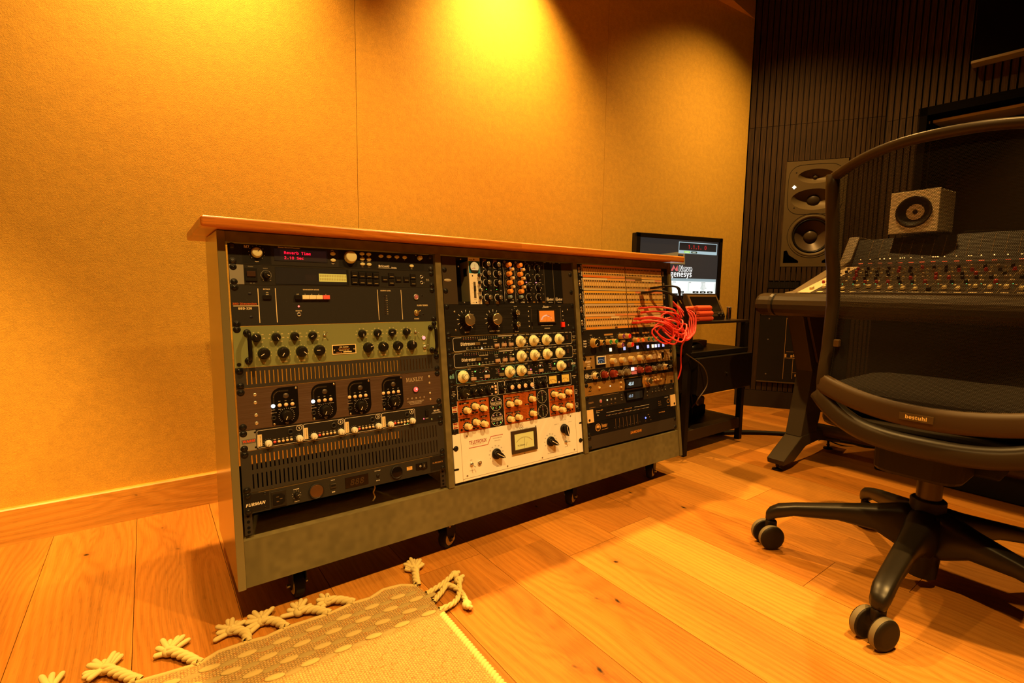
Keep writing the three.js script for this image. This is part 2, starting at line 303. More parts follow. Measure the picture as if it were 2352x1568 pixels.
{
  const c = thing('rack_cabinet', 'long olive grey studio rack cabinet on castors with three leaning bays of gear', 'cabinet');
  const out = 0.005, zf = (y) => faceZ(y) + out / cT, B = -0.23, bot = 0.086, top = 0.8345;
  const side = [[B, bot], [zf(bot), bot], [zf(top), top], [B, top]];
  part(c, 'side_panel', prism(side, -0.0195, -0.004, 'zy', 0.0012), paintSide).userData.label = 'glossy left side panel';
  part(c, 'side_panel', prism(side, 1.503, 1.5185, 'zy', 0.0012), paint);
  const post = [[B, 0.186], [zf(0.186) - 0.001, 0.186], [zf(0.812) - 0.001, 0.812], [B, 0.812]];
  for (const x of [0.4866, 0.9951]) part(c, 'divider_post', prism(post, x, x + 0.0179, 'zy', 0.001), paint);
  const slab = (name, y0, y1, depth, inset, x0 = -0.004, x1 = 1.503) => part(c, name, prism([[zf(y0) - inset - depth, y0], [zf(y0) - inset, y0], [zf(y1) - inset, y1], [zf(y1) - inset - depth, y1]], x0, x1, 'zy', 0.001), paint);
  slab('top_rail', 0.8125, 0.8345, 0.02, 0.001);
  slab('kick_board', 0.087, 0.1845, 0.02, 0.003);
  part(c, 'floor_board', box(1.507, 0.016, 0.28), paint, 0.7495, 0.1, -0.085);
  part(c, 'back_board', box(1.507, 0.16, 0.01), M(0.02, 0.017, 0.012, 0.8), 0.7495, 0.167, -0.222);
  part(c, 'top_board', box(1.507, 0.012, 0.20), paint, 0.7495, 0.828, -0.13);
  // steel rails with screw holes behind the ears of the gear
  for (let b = 0; b < 3; b++) for (const x of [0.5, 466.6]) {
    const h = 14 * U1 / 1000, rail = part(c, 'rack_rail', box(0.0155, h, 0.002), darkSteel, 0, 0, 0);
    const p = faceAt(b, x + 7.75, 7 * U1, -6); rail.position.copy(p); rail.rotation.x = -TILT;
    if (b === 0) for (const y of [582, 594.5, 607, 616]) part(rail, 'screw_hole', cylZ(0.0032, 0.0032, 0.001, 10), M(0.002, 0.002, 0.002, 0.9), 0, 7 * U1 / 1000 - y / 1000, 0.0011);
  }
  // castors
  const tyre = latheZ('tyre', [[0.012, -0.0105], [0.026, -0.0115], [0.0295, -0.008], [0.03, 0], [0.0295, 0.008], [0.026, 0.0115], [0.012, 0.0105]], 28);
  const hubG = latheZ('hub', [[0, 0.0125], [0.02, 0.0125], [0.0215, 0.011], [0.0215, -0.011], [0.02, -0.0125], [0, -0.0125]], 24), boltG = cylZ(0.0045, 0.0045, 0.046, 12);
  const forkShape = new THREE.Shape(); forkShape.moveTo(-0.021, 0.074); forkShape.lineTo(0.021, 0.074); forkShape.lineTo(0.0185, 0.045); forkShape.lineTo(0.008, 0.021); forkShape.lineTo(-0.006, 0.021); forkShape.lineTo(-0.021, 0.05); forkShape.closePath();
  const cheek = new THREE.ExtrudeGeometry(forkShape, { depth: 0.0025, bevelEnabled: false });
  for (const [x, z, turn] of [[0.108, 0.041, 1.62], [0.502, 0.046, 0.42], [0.982, 0.037, 0.5], [1.403, 0.039, 0.42], [0.108, -0.18, 0.3], [0.502, -0.18, 0.9], [0.982, -0.18, 0.2], [1.403, -0.18, 0.5]]) {
    const k = part(c, 'castor', rbox(0.052, 0.004, 0.05, 0.001), blackMetal, x, 0.088, z, 0, turn, 0);
    const fork = part(k, 'fork', mergeGeometries([cheek.clone().translate(0, -0.088, 0.0135), cheek.clone().translate(0, -0.088, -0.016), new THREE.CylinderGeometry(0.018, 0.018, 0.006, 16).translate(0, -0.005, 0).toNonIndexed(), new THREE.BoxGeometry(0.042, 0.006, 0.03).translate(0, -0.0125, 0).toNonIndexed()].map((g) => { g.deleteAttribute('uv'); return g; })), blackMetal);
    part(k, 'wheel', tyre, rubber, 0.001, -0.058, 0); part(k, 'wheel_hub', hubG, M(0.62, 0.55, 0.36, 0.5), 0.001, -0.058, 0); part(k, 'axle_bolt', boltG, steel, 0.001, -0.058, 0);
    for (const s of [-0.008, 0.008]) part(k, 'rivet', latheZ('rivet', [[0, 0.0022], [0.003, 0.0012], [0.0032, 0]], 10), brass, s, -0.021, 0.016);
    part(k, 'brake_pedal', rbox(0.03, 0.004, 0.026, 0.0015), blackMetal, 0.03, -0.017, 0, 0, 0, -0.25);
  }
}
const topWood = (() => { const t = oakMaps[3].clone(); t.needsUpdate = true; return new THREE.MeshPhysicalMaterial({ map: t, color: lin(1.25, 1.0, 0.7), roughness: 0.34, clearcoat: 0.3, clearcoatRoughness: 0.25 }); })();
{
  const w = thing('wooden_worktop', 'varnished orange wood worktop lying on the rack cabinet', 'worktop');
  const g = new RoundedBoxGeometry(1.605, 0.0225, 0.407, 4, 0.006), p = g.attributes.position, uv = g.attributes.uv;
  for (let i = 0; i < p.count; i++) uv.setXY(i, p.getZ(i) / 0.19 + p.getY(i) * 4, p.getX(i) / 2);
  part(w, 'board', g, topWood, 0.7525, 0.8472, -0.1615);
  w.position.y = 0.0006;
}

// ---------------------------------------------------------------- rack units
const PX = 3;                                                                        // print resolution, pixels per millimetre
const screwG = latheZ('screw', [[0, 0.0022], [0.0018, 0.0021], [0.0019, 0.0012], [0.0022, 0.0021], [0.0044, 0.0014], [0.005, 0]], 14), washerG = latheZ('washer', [[0.0042, 0.0012], [0.0072, 0.0008], [0.0076, 0]], 16);
const screwBlack = M(0.02, 0.02, 0.02, 0.25, 0.6), screwGold = M(0.5, 0.42, 0.3, 0.3, 0.9);
// type-setting on a panel: x, y in mm from the panel's upper left corner
class Print {
  constructor(x, w, h) { this.c = x; x.scale(PX, PX); this.w = w; this.h = h; }
  fill(col, x = 0, y = 0, w = this.w, h = this.h) { this.c.fillStyle = col; this.c.fillRect(x, y, w, h); return this; }
  grain(amount = 0.06, streak = 0) { const r = seeded(5), c = this.c; for (let i = 0; i < 1600; i++) { c.fillStyle = r() < 0.5 ? `rgba(255,255,255,${amount * r()})` : `rgba(0,0,0,${amount * r()})`; if (streak) c.fillRect(r() * this.w - 30, r() * this.h, 40 + r() * 120, 0.25); else c.fillRect(r() * this.w, r() * this.h, 0.5 + r(), 0.5 + r()); } return this; }
  text(s, x, y, size = 3, col = '#e8dcc0', o = {}) {
    const c = this.c; c.save(); c.translate(x, y); if (o.turn) c.rotate(o.turn); c.transform(o.sx || 1, 0, o.slant ? -0.22 : 0, 1, 0, 0);
    c.font = `${o.bold === false ? '' : 'bold '}${size}px ${o.font || 'sans-serif'}`; c.fillStyle = col; c.textAlign = o.align || 'center'; c.textBaseline = 'middle'; c.fillText(s, 0, 0); c.restore(); return this;
  }
  line(col, w, ...p) { const c = this.c; c.strokeStyle = col; c.lineWidth = w; c.beginPath(); c.moveTo(p[0], p[1]); for (let i = 2; i < p.length; i += 2) c.lineTo(p[i], p[i + 1]); c.stroke(); return this; }
  rect(col, w, x, y, ww, h, r = 2) { const c = this.c; c.strokeStyle = col; c.lineWidth = w; c.beginPath(); c.roundRect(x, y, ww, h, r); c.stroke(); return this; }
  block(col, x, y, w, h, r = 1) { const c = this.c; c.fillStyle = col; c.beginPath(); c.roundRect(x, y, w, h, r); c.fill(); return this; }
  ring(col, w, x, y, r, a0 = 0, a1 = Math.PI * 2) { const c = this.c; c.strokeStyle = col; c.lineWidth = w; c.beginPath(); c.arc(x, y, r, a0, a1); c.stroke(); return this; }
  dot(col, x, y, r) { const c = this.c; c.fillStyle = col; c.beginPath(); c.arc(x, y, r, 0, Math.PI * 2); c.fill(); return this; }
  ticks(col, x, y, r0, r1, n, w = 0.4, a0 = 2.3, a1 = 7.12) { for (let i = 0; i < n; i++) { const a = a0 + (a1 - a0) * i / (n - 1); this.line(col, w, x + Math.cos(a) * r0, y + Math.sin(a) * r0, x + Math.cos(a) * r1, y + Math.sin(a) * r1); } return this; }
  dots(col, x, y, r, n, d = 0.6, a0 = 2.3, a1 = 7.12) { for (let i = 0; i < n; i++) { const a = a0 + (a1 - a0) * i / (n - 1); this.dot(col, x + Math.cos(a) * r, y + Math.sin(a) * r, d); } return this; }
}
class Unit {
  constructor(bay, row, us, name, label, category, draw, o = {}) {
    this.g = thing(name, label, category, o.group); this.us = us; this.h = us * U1 - 0.9; this.w = o.w || BAYW;
    this.g.position.copy(faceAt(bay, 0, row * U1 + 0.45)); this.g.rotation.x = -TILT;
    const w = this.w, h = this.h;
    const tex = canvasTex(Math.round(w * PX), Math.round(h * PX), (x) => draw(new Print(x, w, h)));
    this.mat = new THREE.MeshPhysicalMaterial({ map: tex, roughness: o.rough ?? 0.5, metalness: o.metal ?? 0.1, specularIntensity: 0.35 });
    let geo;
    if (o.slots) {                                                                   // a panel with real openings
      const s = new THREE.Shape([[0, 0], [w, 0], [w, -h], [0, -h]].map(([a, b]) => new THREE.Vector2(a / 1000, b / 1000)));
      for (const [x, y0, y1, sw] of o.slots) { const p = new THREE.Path(), a = (x - sw / 2) / 1000, b = (x + sw / 2) / 1000; p.moveTo(a, -y0 / 1000); p.lineTo(a, -y1 / 1000); p.lineTo(b, -y1 / 1000); p.lineTo(b, -y0 / 1000); p.closePath(); s.holes.push(p); }
      geo = new THREE.ExtrudeGeometry(s, { depth: 0.0025, bevelEnabled: false }).translate(0, 0, -0.0025);
      const p = geo.attributes.position, uv = geo.attributes.uv; for (let i = 0; i < p.count; i++) uv.setXY(i, p.getX(i) * 1000 / w, 1 + p.getY(i) * 1000 / h);
      this.panel = part(this.g, 'panel', geo, this.mat);
    } else {
      this.panel = part(this.g, 'panel', uvBox(w / 1000, h / 1000, 0.003, (x, y) => [x * 1000 / w + 0.5, y * 1000 / h + 0.5]), this.mat, w / 2000, -h / 2000, -0.0015);
      if (o.depth !== 0) part(this.g, 'chassis', box(0.44, (h - 6) / 1000, (o.depth || 34) / 1000), M(0.02, 0.02, 0.02, 0.6, 0.3), w / 2000, -h / 2000, -0.004 - (o.depth || 34) / 2000);
    }
    for (const s of o.screws || [[8, 6], [8, this.h - 6], [474.6, 6], [474.6, this.h - 6]]) this.screw(...s, o.screwMat);
  }
  at(name, geo, mat, x, y, z = 0, rz = 0, parent = this.g) { return part(parent, name, geo, mat, x / 1000, -y / 1000, z / 1000, 0, 0, rz); }
  screw(x, y, m = screwBlack) { const s = this.at('rack_screw', washerG, M(0.008, 0.008, 0.008, 0.5), x, y); part(s, 'screw_head', screwG, m, 0, 0, 0.001); return this; }
  bolt(x, y, r = 2.2, m = screwGold) { this.at('panel_screw', latheZ('bolt' + r, [[0, 0.0008], [r / 1600, 0.0008], [r / 1000, 0]], 12), m, x, y); return this; }
  // knob: r foot radius, h height; kinds: plain, skirt (dial disc and small grip), chicken (pointer bar), cap (coloured end)
  knob(x, y, r, h, mat, o = {}) {
    const R = r / 1000, H = h / 1000, a = o.turn ?? 2.4, ptr = o.pointer || M(0.75, 0.72, 0.62, 0.5);
    if (o.kind === 'skirt') {
      const k = this.at('knob', latheZ(`sk${r},${h}`, [[0, H * 0.42], [R * 0.5, H * 0.42], [R * 0.62, H * 0.3], [R, H * 0.12], [R, 0], [0, 0]], 32), mat, x, y);
      const grip = part(k, 'grip', latheZ(`gr${r},${h}`, [[0, H], [R * 0.44, H], [R * 0.5, H * 0.95], [R * 0.52, H * 0.4], [0, H * 0.4]], 28), o.gripMat || mat);
      part(grip, 'end_ring', cached(`er${r},${h}`, () => new THREE.RingGeometry(R * 0.34, R * 0.40, 28).translate(0, 0, H + 0.0002)), M(0.02, 0.02, 0.02, 0.6));
      const n = 11, marks = cached(`mk${r},${h}`, () => mergeGeometries([...Array(n)].map((_, i) => { const t = 2.3 + i * 4.8 / (n - 1) + 0.5; return new THREE.BoxGeometry(R * 0.16, R * 0.05, 0.0003).translate(R * 0.84, 0, 0).rotateZ(t).translate(0, 0, H * 0.195); })));
      part(k, 'dial_marks', marks, M(0.02, 0.02, 0.02, 0.6)); k.rotation.z = a; return k;
    }
    if (o.kind === 'chicken') {
      const k = this.at('knob', latheZ(`ck${r}`, [[0, 0.008], [R * 0.85, 0.008], [R, 0.004], [R, 0], [0, 0]], 24), mat, x, y);
      const s = new THREE.Shape(); s.moveTo(R * 1.5, 0); s.quadraticCurveTo(R * 0.9, R * 0.45, 0, R * 0.48); s.quadraticCurveTo(-R * 0.8, R * 0.4, -R * 0.8, 0); s.quadraticCurveTo(-R * 0.8, -R * 0.4, 0, -R * 0.48); s.quadraticCurveTo(R * 0.9, -R * 0.45, R * 1.5, 0);
      part(k, 'pointer_bar', cached(`cb${r},${h}`, () => new THREE.ExtrudeGeometry(s, { depth: H - 0.006, bevelEnabled: true, bevelSize: 0.0008, bevelThickness: 0.001, bevelSegments: 2 }).translate(0, 0, 0.006)), mat);
      part(k, 'pointer', cached(`cp${r},${h}`, () => new THREE.BoxGeometry(R * 1.9, R * 0.12, 0.0006).translate(R * 0.35, 0, H + 0.0014)), ptr); k.rotation.z = -a; return k;
    }
    const edge = Math.min(0.0014, R * 0.2), flute = o.flute ? 0.92 : 1;
    const k = this.at('knob', latheZ(`kn${r},${h},${flute}`, [[0, H], [R * 0.86 * flute - edge, H], [R * 0.86 * flute, H - edge], [R * 0.95, 0.002], [R, 0.0016], [R, 0], [0, 0]], 24), mat, x, y);
    if (o.cap) part(k, 'cap', latheZ(`cap${r},${h}`, [[0, H + 0.0012], [R * 0.7, H + 0.0012], [R * 0.78, H]], 24), o.cap);
    if (o.pointer !== null) part(k, 'pointer', cached(`pt${r},${h},${!!o.cap}`, () => new THREE.BoxGeometry(R * 0.62, Math.max(0.0007, R * 0.11), 0.0006).translate(R * 0.45, 0, H + (o.cap ? 0.0014 : 0.0002))), ptr);
    k.rotation.z = -a; return k;
  }
  button(x, y, w, h, mat, d = 2.5, name = 'button') { return this.at(name, rbox(w / 1000, h / 1000, d / 1000, 0.0007), mat, x, y, d / 2); }
  oval(x, y, w, h, mat, d = 3) { const m = this.at('button', latheZ(`ov${d}`, [[0, d / 1000], [0.4, d / 1000], [0.5, d / 1000 - 0.0008], [0.5, 0]], 20), mat, x, y); m.scale.set(w / 1000, h / 1000, 1); return m; }
  lamp(x, y, r, mat, d = 2.5, name = 'indicator_lamp') { return this.at(name, latheZ(`lm${r},${d}`, [[0, d / 1000], [r * 0.6 / 1000, d * 0.85 / 1000], [r / 1000, d * 0.3 / 1000], [r / 1000, 0]], 14), mat, x, y); }
  bezel(x, y, r0, r1, mat, d = 1.5, name = 'bezel') { return this.at(name, latheZ(`bz${r0},${r1},${d}`, [[r0 / 1000, 0], [r0 / 1000, d / 1000], [r1 / 1000, d / 1000 * 0.8], [r1 / 1000, 0]], 20), mat, x, y); }
  jack(x, y, r = 4.5, mat = M(0.03, 0.03, 0.03, 0.4, 0.5)) { const b = this.bezel(x, y, r * 0.55, r, mat, 2, 'jack_socket'); part(b, 'jack_hole', cylZ(r * 0.56 / 1000, r * 0.56 / 1000, 0.0004, 14), M(0.002, 0.002, 0.002, 0.9), 0, 0, 0.0003); return b; }
  toggle(x, y, r, tip, mat = steel) {
    const b = this.at('toggle_switch', latheZ('tg' + r, [[0, 0.004], [r * 0.6 / 1000, 0.004], [r * 0.95 / 1000, 0.0025], [r / 1000, 0.002], [r / 1000, 0]], 6), mat, x, y);
    const lever = part(b, 'lever', latheZ('lv', [[0, 0.013], [0.0014, 0.0125], [0.0017, 0.011], [0.001, 0.004], [0.001, 0]], 10), mat, 0, 0, 0.003); lever.rotation.set(tip[1], tip[0], 0); return b;
  }
  screen(x, y, w, h, draw, o = {}) {                                                 // lit or unlit flat display, w x h mm centred on x, y
    const t = canvasTex(Math.round(w * 5), Math.round(h * 5), (c) => { c.scale(5, 5); const p = Object.create(Print.prototype); p.c = c; p.w = w; p.h = h; draw(p); });
    const m = o.lit ? new THREE.MeshStandardMaterial({ color: lin(0.02, 0.02, 0.02), roughness: 0.25, emissive: lin(1, 1, 1), emissiveMap: t, emissiveIntensity: o.lit }) : new THREE.MeshPhysicalMaterial({ map: t, roughness: 0.25 });
    return this.at(o.name || 'display', uvBox(w / 1000, h / 1000, (o.d || 1) / 1000, (a, b) => [a * 1000 / w + 0.5, b * 1000 / h + 0.5]), m, x, y, o.z ?? (o.d || 1) / 2);
  }
  meter(x, y, w, h, face, frame, draw, lit = 0.9, fw = 3) {                          // frame bars around a lit dial
    const f = this.at('meter_frame', cached(`mf${w},${h},${fw}`, () => { const s = new THREE.Shape([[-w / 2 - fw, -h / 2 - fw], [w / 2 + fw, -h / 2 - fw], [w / 2 + fw, h / 2 + fw], [-w / 2 - fw, h / 2 + fw]].map(([a, b]) => new THREE.Vector2(a / 1000, b / 1000))), p = new THREE.Path([[-w / 2, -h / 2], [-w / 2, h / 2], [w / 2, h / 2], [w / 2, -h / 2]].map(([a, b]) => new THREE.Vector2(a / 1000, b / 1000))); s.holes.push(p); return new THREE.ExtrudeGeometry(s, { depth: 0.005, bevelEnabled: true, bevelSize: 0.0006, bevelThickness: 0.0006, bevelSegments: 1 }); }), frame, x, y);
    this.screen(x, y, w, h, (p) => { p.fill(face); draw(p); }, { lit, name: 'meter_light_face', d: 1 });
    return f;
  }
}
const blackKnob = M(0.012, 0.012, 0.012, 0.35), whiteKnob = M(0.74, 0.76, 0.68, 0.5), amberKnob = M(0.60, 0.60, 0.36, 0.5), dialKnob = M(0.78, 0.76, 0.46, 0.5), dialGrip = M(0.8, 0.8, 0.55, 0.5);
const INK = '#f3eee0', DIM = '#a99f8a';

// ---------------------------------------------------------------- left bay
{
  const u = new Unit(0, 0, 1, 'reverb_processor', 'black reverb processor with a red dot matrix display at the top of its bay', 'reverb unit', (p) => {
    p.fill('#222120').grain(0.05);
    p.block('#191817', 27, 1, 56, 41, 0.5).block('#2a2826', 83.5, 1, 147, 41, 0.5).block('#1b1a19', 232, 1, 92, 41, 0.5).block('#1d1c1b', 325, 1, 130, 41, 0.5);
    p.text('M7', 35.9, 5.8, 7.5).text('Input', 54.5, 36.5, 3).text('Stereo Reverb Processor', 122, 2.9, 4, INK, { slant: 1 });
    p.dots(INK, 55.2, 17.8, 15.5, 11, 0.7);
    p.line(INK, 0.8, 214, 5, 217.5, 2.4, 221, 5).line(INK, 0.8, 214, 33, 217.5, 35.6, 221, 33);
    [[288.5, 13.2, 'Prog'], [305.3, 13.2, 'Reg'], [288.5, 26.2, 'Store'], [305, 26.2, 'System'], [288.5, 39, 'Edit'], [305, 39, 'Enter']].forEach(([x, y, t]) => p.text(t, x, y, 2.4));
    ['1', '2', '3', '4'].forEach((t, i) => p.text(t, 336.7 + i * 21.3, 17.3, 2.6)); p.text('Tap', 418.7, 39, 2.6).dot(INK, 433.5, 3.5, 1.1).line(INK, 0.6, 441.5, 0.8, 441.5, 3);
    p.text('Bricasti', 343.5, 35.8, 8, INK).line(INK, 0.6, 328, 40.3, 378, 40.3).text('Design', 370, 38, 4.2, INK);
  }, { screwMat: darkSteel });
  u.knob(55.2, 17.6, 11.5, 9, amberKnob, { pointer: M(0.1, 0.08, 0.05), turn: -0.9 }); u.knob(259.1, 17.5, 15, 13, amberKnob, { pointer: null }); u.knob(442.8, 10.3, 6.2, 10, amberKnob, { turn: -1.9, pointer: M(0.1, 0.08, 0.05) });
  for (const [x, y] of [[218, 11.1], [217.8, 26.7]]) u.oval(x, y, 12.5, 8.2, amberKnob);
  for (const [x, y] of [[288.5, 7.1], [305.4, 7.3], [288.5, 20], [305.1, 20.2], [288.4, 32.7], [305, 32.9]]) u.oval(x, y, 12.5, 7.6, amberKnob);
  for (let i = 0; i < 4; i++) u.oval(336.7 + 21.3 * i, 10.4, 12.5, 8, amberKnob);
  u.oval(418.7, 32, 12, 8, amberKnob);
  u.screen(147.5, 19.3, 115, 27.5, (p) => { p.fill('#060303').block('#120605', 12, 2.5, 100, 22.5, 0.5); p.text('Reverb Time', 20, 9, 8.3, '#ff1030', { align: 'left', font: 'monospace', sx: 1.06 }).text('2.10 Sec', 20, 20.4, 8.3, '#ff1030', { align: 'left', font: 'monospace', sx: 1.06 }); }, { lit: 2.2 });
}
{
  const u = new Unit(0, 1, 1, 'effects_processor', 'black effects unit with a glowing amber display under the reverb processor', 'effects unit', (p) => {
    p.fill('#282622').grain(0.05).block('#151413', 90, 3, 163, 39, 0.5);
    p.text('POWER', 41.4, 3.4, 3, DIM).text('▂ON ▄OFF', 43, 40.6, 2.6, DIM).text('INPUT', 70.5, 7, 3.2, DIM).ticks(INK, 71.1, 21.8, 9.6, 11.2, 21, 0.5).text('0', 65, 33.5, 2.6).text('10', 79, 33.5, 2.6);
    p.text('YAMAHA', 148.7, 8.6, 4.4, '#c9a24a', { sx: 0.8 }).text('DIGITAL SOUND PROCESSOR', 178, 8.8, 1.8, '#8f7a45').text('SPX90 II', 216.5, 9.4, 6, '#b3934a', { sx: 1.1 });
    for (let i = 0; i < 8; i++) { p.text('·', 103, 12 + i * 3.3, 3, DIM); p.block('#6a5a40', 107, 12 + i * 3.3, 3.2, 0.7, 0.1); }
    p.block('#0e0d0c', 257.5, 5.5, 72, 35, 2);
    p.text('1', 452, 15, 2.6).text('2', 452, 31, 2.6).text('BAT CTRL', 463, 21, 2).text('FOOT SW', 463, 24.5, 2);
  });
  u.panel.userData.label = 'scuffed panel with an unpainted end';
  u.at('ear_plate', box(0.027, 0.0425, 0.0008), M(0.34, 0.34, 0.3, 0.4, 0.5), 14, 21.8, 0.4);
  u.button(41.4, 21.3, 23, 29, M(0.008, 0.008, 0.008, 0.5), 3, 'switch_frame'); u.button(41.4, 20.5, 17, 11.5, M(0.05, 0.03, 0.02, 0.4), 5, 'power_switch');
  u.knob(71.1, 21.8, 8, 9, blackKnob, { turn: 0.4 });
  u.screen(168.5, 22.5, 157, 37, (p) => { p.fill('#060505').block('#ffcf4d', 93, 11, 64, 18.5, 0.4); for (let i = 0; i < 16; i++) p.block('#d9a437', 95 + i * 3.9, 13.3, 2.9, 5.8, 0.2).block('#d9a437', 95 + i * 3.9, 21, 2.9, 5.8, 0.2); p.block('#1c0d08', 63, 14, 24, 13, 0.4); }, { lit: 0.75 });
  for (const [x, y, t] of [[266.9, 14.5, '△'], [285.7, 15.3, 'PARAM'], [303.3, 16.1, 'BALANCE'], [320.4, 16.3, 'LEVEL'], [266.5, 31, '▽'], [285, 31.6, 'ENT'], [302.9, 32.2, 'INT'], [320, 32.6, 'FOOT'], [343.6, 22.6, 'STORE'], [361.3, 14.5, '△'], [360.6, 30.9, '▽'], [379.8, 22.5, 'RECALL'], [401.5, 22.2, 'UTILITY'], [420.5, 15.1, 'TRIG'], [420.8, 31.4, 'BYPASS']]) {
    const b = u.button(x, y, 15.5, 14, M(0.012, 0.012, 0.012, 0.4), 3);
    part(b, 'legend', box(0.0095, 0.0012, 0.0002), M(0.35, 0.27, 0.12, 0.6), 0, -0.003, 0.0016);
  }
  u.jack(445.1, 15.4, 4.4, steel); u.jack(444.7, 30.3, 4.4, steel);
}
{
  const W = '#f0dfb4';
  const u = new Unit(0, 2, 2, 'chorus_unit', 'black two-space chorus unit with a row of cream and red buttons', 'chorus unit', (p) => {
    p.fill('#2b2a28').grain(0.07);
    p.line(W, 1.6, 53, 7, 53, 82).line(W, 1.6, 88, 6, 88, 82).line(W, 1.4, 322.4, 6, 322.4, 82).line(W, 1.4, 385.2, 6, 385.2, 82);
    p.text('3RD Dimension', 25.8, 40, 6.4, '#d5601c', { sx: 1.0 }).line(W, 1.4, 4, 44.8, 52, 44.8).text('BBD-320', 26, 50, 6.4, W, { sx: 1.05 });
    p.text('BYPASS', 70.1, 8.4, 4, W).text('▬ ON', 70, 15.5, 3.2, W).text('▄ OFF', 70, 20, 3.2, W).text('DIMENSION MODE', 163.7, 8, 4, W);
    ['OFF', '1', '2', '3', '4'].forEach((t, i) => p.text(t, [134.4, 150, 165, 180.3, 196.3][i], 18.6, 3, W));
    p.text('REMOTE', 134.1, 57.1, 3.4, W).text('OUTPUT LEVEL', 344.1, 8.5, 4, W).text('POWER', 424.5, 81, 4, W).text('KLARK TEKNIK', 443, 46, 5.4, W, { sx: 0.85 });
    ['+6', '+3', '0 VU', '-3', '-6', '-9', '-12', '-20', '-30'].forEach((t, i) => p.text(t, 345.5, 21.8 + i * 5.7, 2.4, W));
  }, { screws: [[8.5, 5], [8.5, 83], [474, 6], [474, 82]] });
  for (const [x, y] of [[36.7, 19.1], [36.9, 69.6]]) u.bolt(x, y, 3.4, M(0.02, 0.02, 0.03, 0.3, 0.5));
  u.button(70.1, 26, 17, 9, blackKnob, 4); u.button(134.4, 26.2, 15, 10, blackKnob, 6);
  for (const x of [150.1, 165.2, 180.3]) u.button(x, 26, 14.6, 9.5, M(0.85, 0.76, 0.52, 0.5), 6);
  u.button(196.3, 26, 15, 9.5, M(0.85, 0.12, 0.11, 0.5), 6).userData.label = 'red fourth mode button';
  u.lamp(134.7, 46.7, 2.1, glow(1, 0.12, 0.08, 3), 2.5, 'led'); u.jack(134.1, 65, 4.6, steel);
  u.bezel(426.3, 24, 5.2, 7.4, steel, 3); u.lamp(426.3, 24, 5.4, glow(0.75, 0.09, 0.04, 0.55), 5); u.bolt(444, 20.5, 2.6, blackKnob); u.bolt(444, 70, 2.6, blackKnob);
  u.bezel(424.8, 65.7, 3, 7.4, M(0.6, 0.45, 0.2, 0.3, 0.9), 2); u.toggle(424.8, 65.7, 3.6, [0.5, -0.5], brass);
  for (let i = 0; i < 9; i++) u.button(340.2, 21.8 + 5.7 * i, 3, 1.4, M(0.05, 0.02, 0.01, 0.4), 1, 'led');
}
{
  const W = '#e9d59a';
  const lo = [57.3, 96.7, 135.2, 174.1], hi = [44.2, 83.5, 122, 160.8], lo2 = [289.7, 328, 366.6, 404.9], hi2 = [276.3, 314.9, 353.6, 392.3];
  const u = new Unit(0, 4, 2, 'equalizer', 'olive green dual equalizer with black handles and sixteen black knobs', 'equalizer', (p) => {
    p.fill('#7c8458').grain(0.05);
    for (const x of [...hi, ...hi2]) { ['20', '30', '40', '60', '80', '100', '150', '200'].forEach((t, i) => { const a = 2.35 + i * 4.7 / 7; p.text(t, x + Math.cos(a) * 14.5, 25.4 + Math.sin(a) * 13, 2.9, W); }); }
    for (const [k, x] of [...lo, ...lo2].entries()) { p.dots(W, x, 60.2, 15, 11, 0.75); p.text('12', x - 10, 74, 2.6, W).text('12', x + 10, 74, 2.6, W); p.text(['LO', 'LO-MID', 'HI-MID', 'HI'][k % 4], x, 80.5, 4, W); }
    p.text('IN', 187.5, 17.5, 3, W).text('OUT', 187.5, 33, 3, W).text('IN', 418.2, 18, 3, W).text('OUT', 418.2, 34.5, 3, W).text('ON', 441, 57, 4, W).text('OFF', 441.6, 78, 4, W);
    p.dot('#1a1810', 8, 81, 4.2);
  }, { screws: [[8, 6], [474, 6], [474, 82]] });
  for (const x of [...hi, ...hi2]) u.knob(x, 25.3, 9.6, 13, blackKnob, { turn: 0.6 + (x * 7.3) % 4.2, flute: 1 });
  [...lo, ...lo2].forEach((x, i) => u.knob(x, 60.2, 12.6, 15, blackKnob, { turn: [2.6, 2.1, 0.7, 3.14, -0.4, -2.3, 2.0, -1.55][i], flute: 1 }));
  for (const [x, y0, y1] of [[26.7, 14, 74], [463, 17, 77]]) {
    const h = u.at('handle', tube([V(0, 0, 0), V(0, 0, 0.020), V(0, -0.004, 0.027), V(0, -(y1 - y0) / 2000, 0.029), V(0, -(y1 - y0) / 1000 + 0.004, 0.027), V(0, -(y1 - y0) / 1000, 0.02), V(0, -(y1 - y0) / 1000, 0)], 0.0042, 40, 12), M(0.01, 0.01, 0.01, 0.22), x, y0);
    for (const y of [0, -(y1 - y0) / 1000]) part(h, 'handle_foot', latheZ('hf', [[0.004, 0.004], [0.0072, 0.003], [0.0078, 0]], 18), blackKnob, 0, y, 0);
  }
  u.toggle(187.5, 25.1, 3.6, [0.2, -0.4]); u.toggle(418.2, 26.3, 3.6, [0.3, 0.4]); u.toggle(441.6, 67.7, 5.4, [0.4, -0.5], steel);
  u.bezel(440.6, 43, 4.6, 6, steel, 2); u.lamp(440.6, 43, 4.7, glow(1, 0.22, 0.2, 2.2), 5);
  u.screen(231.1, 61, 57, 23, (p) => { p.fill('#e8d29a').block('#1b1610', 2, 2, 53, 19, 1); p.text('JDK AUDIO', 28, 6, 4.2, '#f0dca0').text('DUAL CHANNEL EQ', 28, 10, 3, '#c8803a').text('MODEL EQ-R24', 28, 14, 3.3, '#f0dca0').text('SERIAL NO', 16, 18, 2.8, '#c8803a').block('#f0dca0', 26, 16.4, 20, 2.8, 0.2).dot('#f0dca0', 5, 12.5, 1.5).dot('#f0dca0', 52, 12, 1.5); }, { name: 'name_plate' });
}
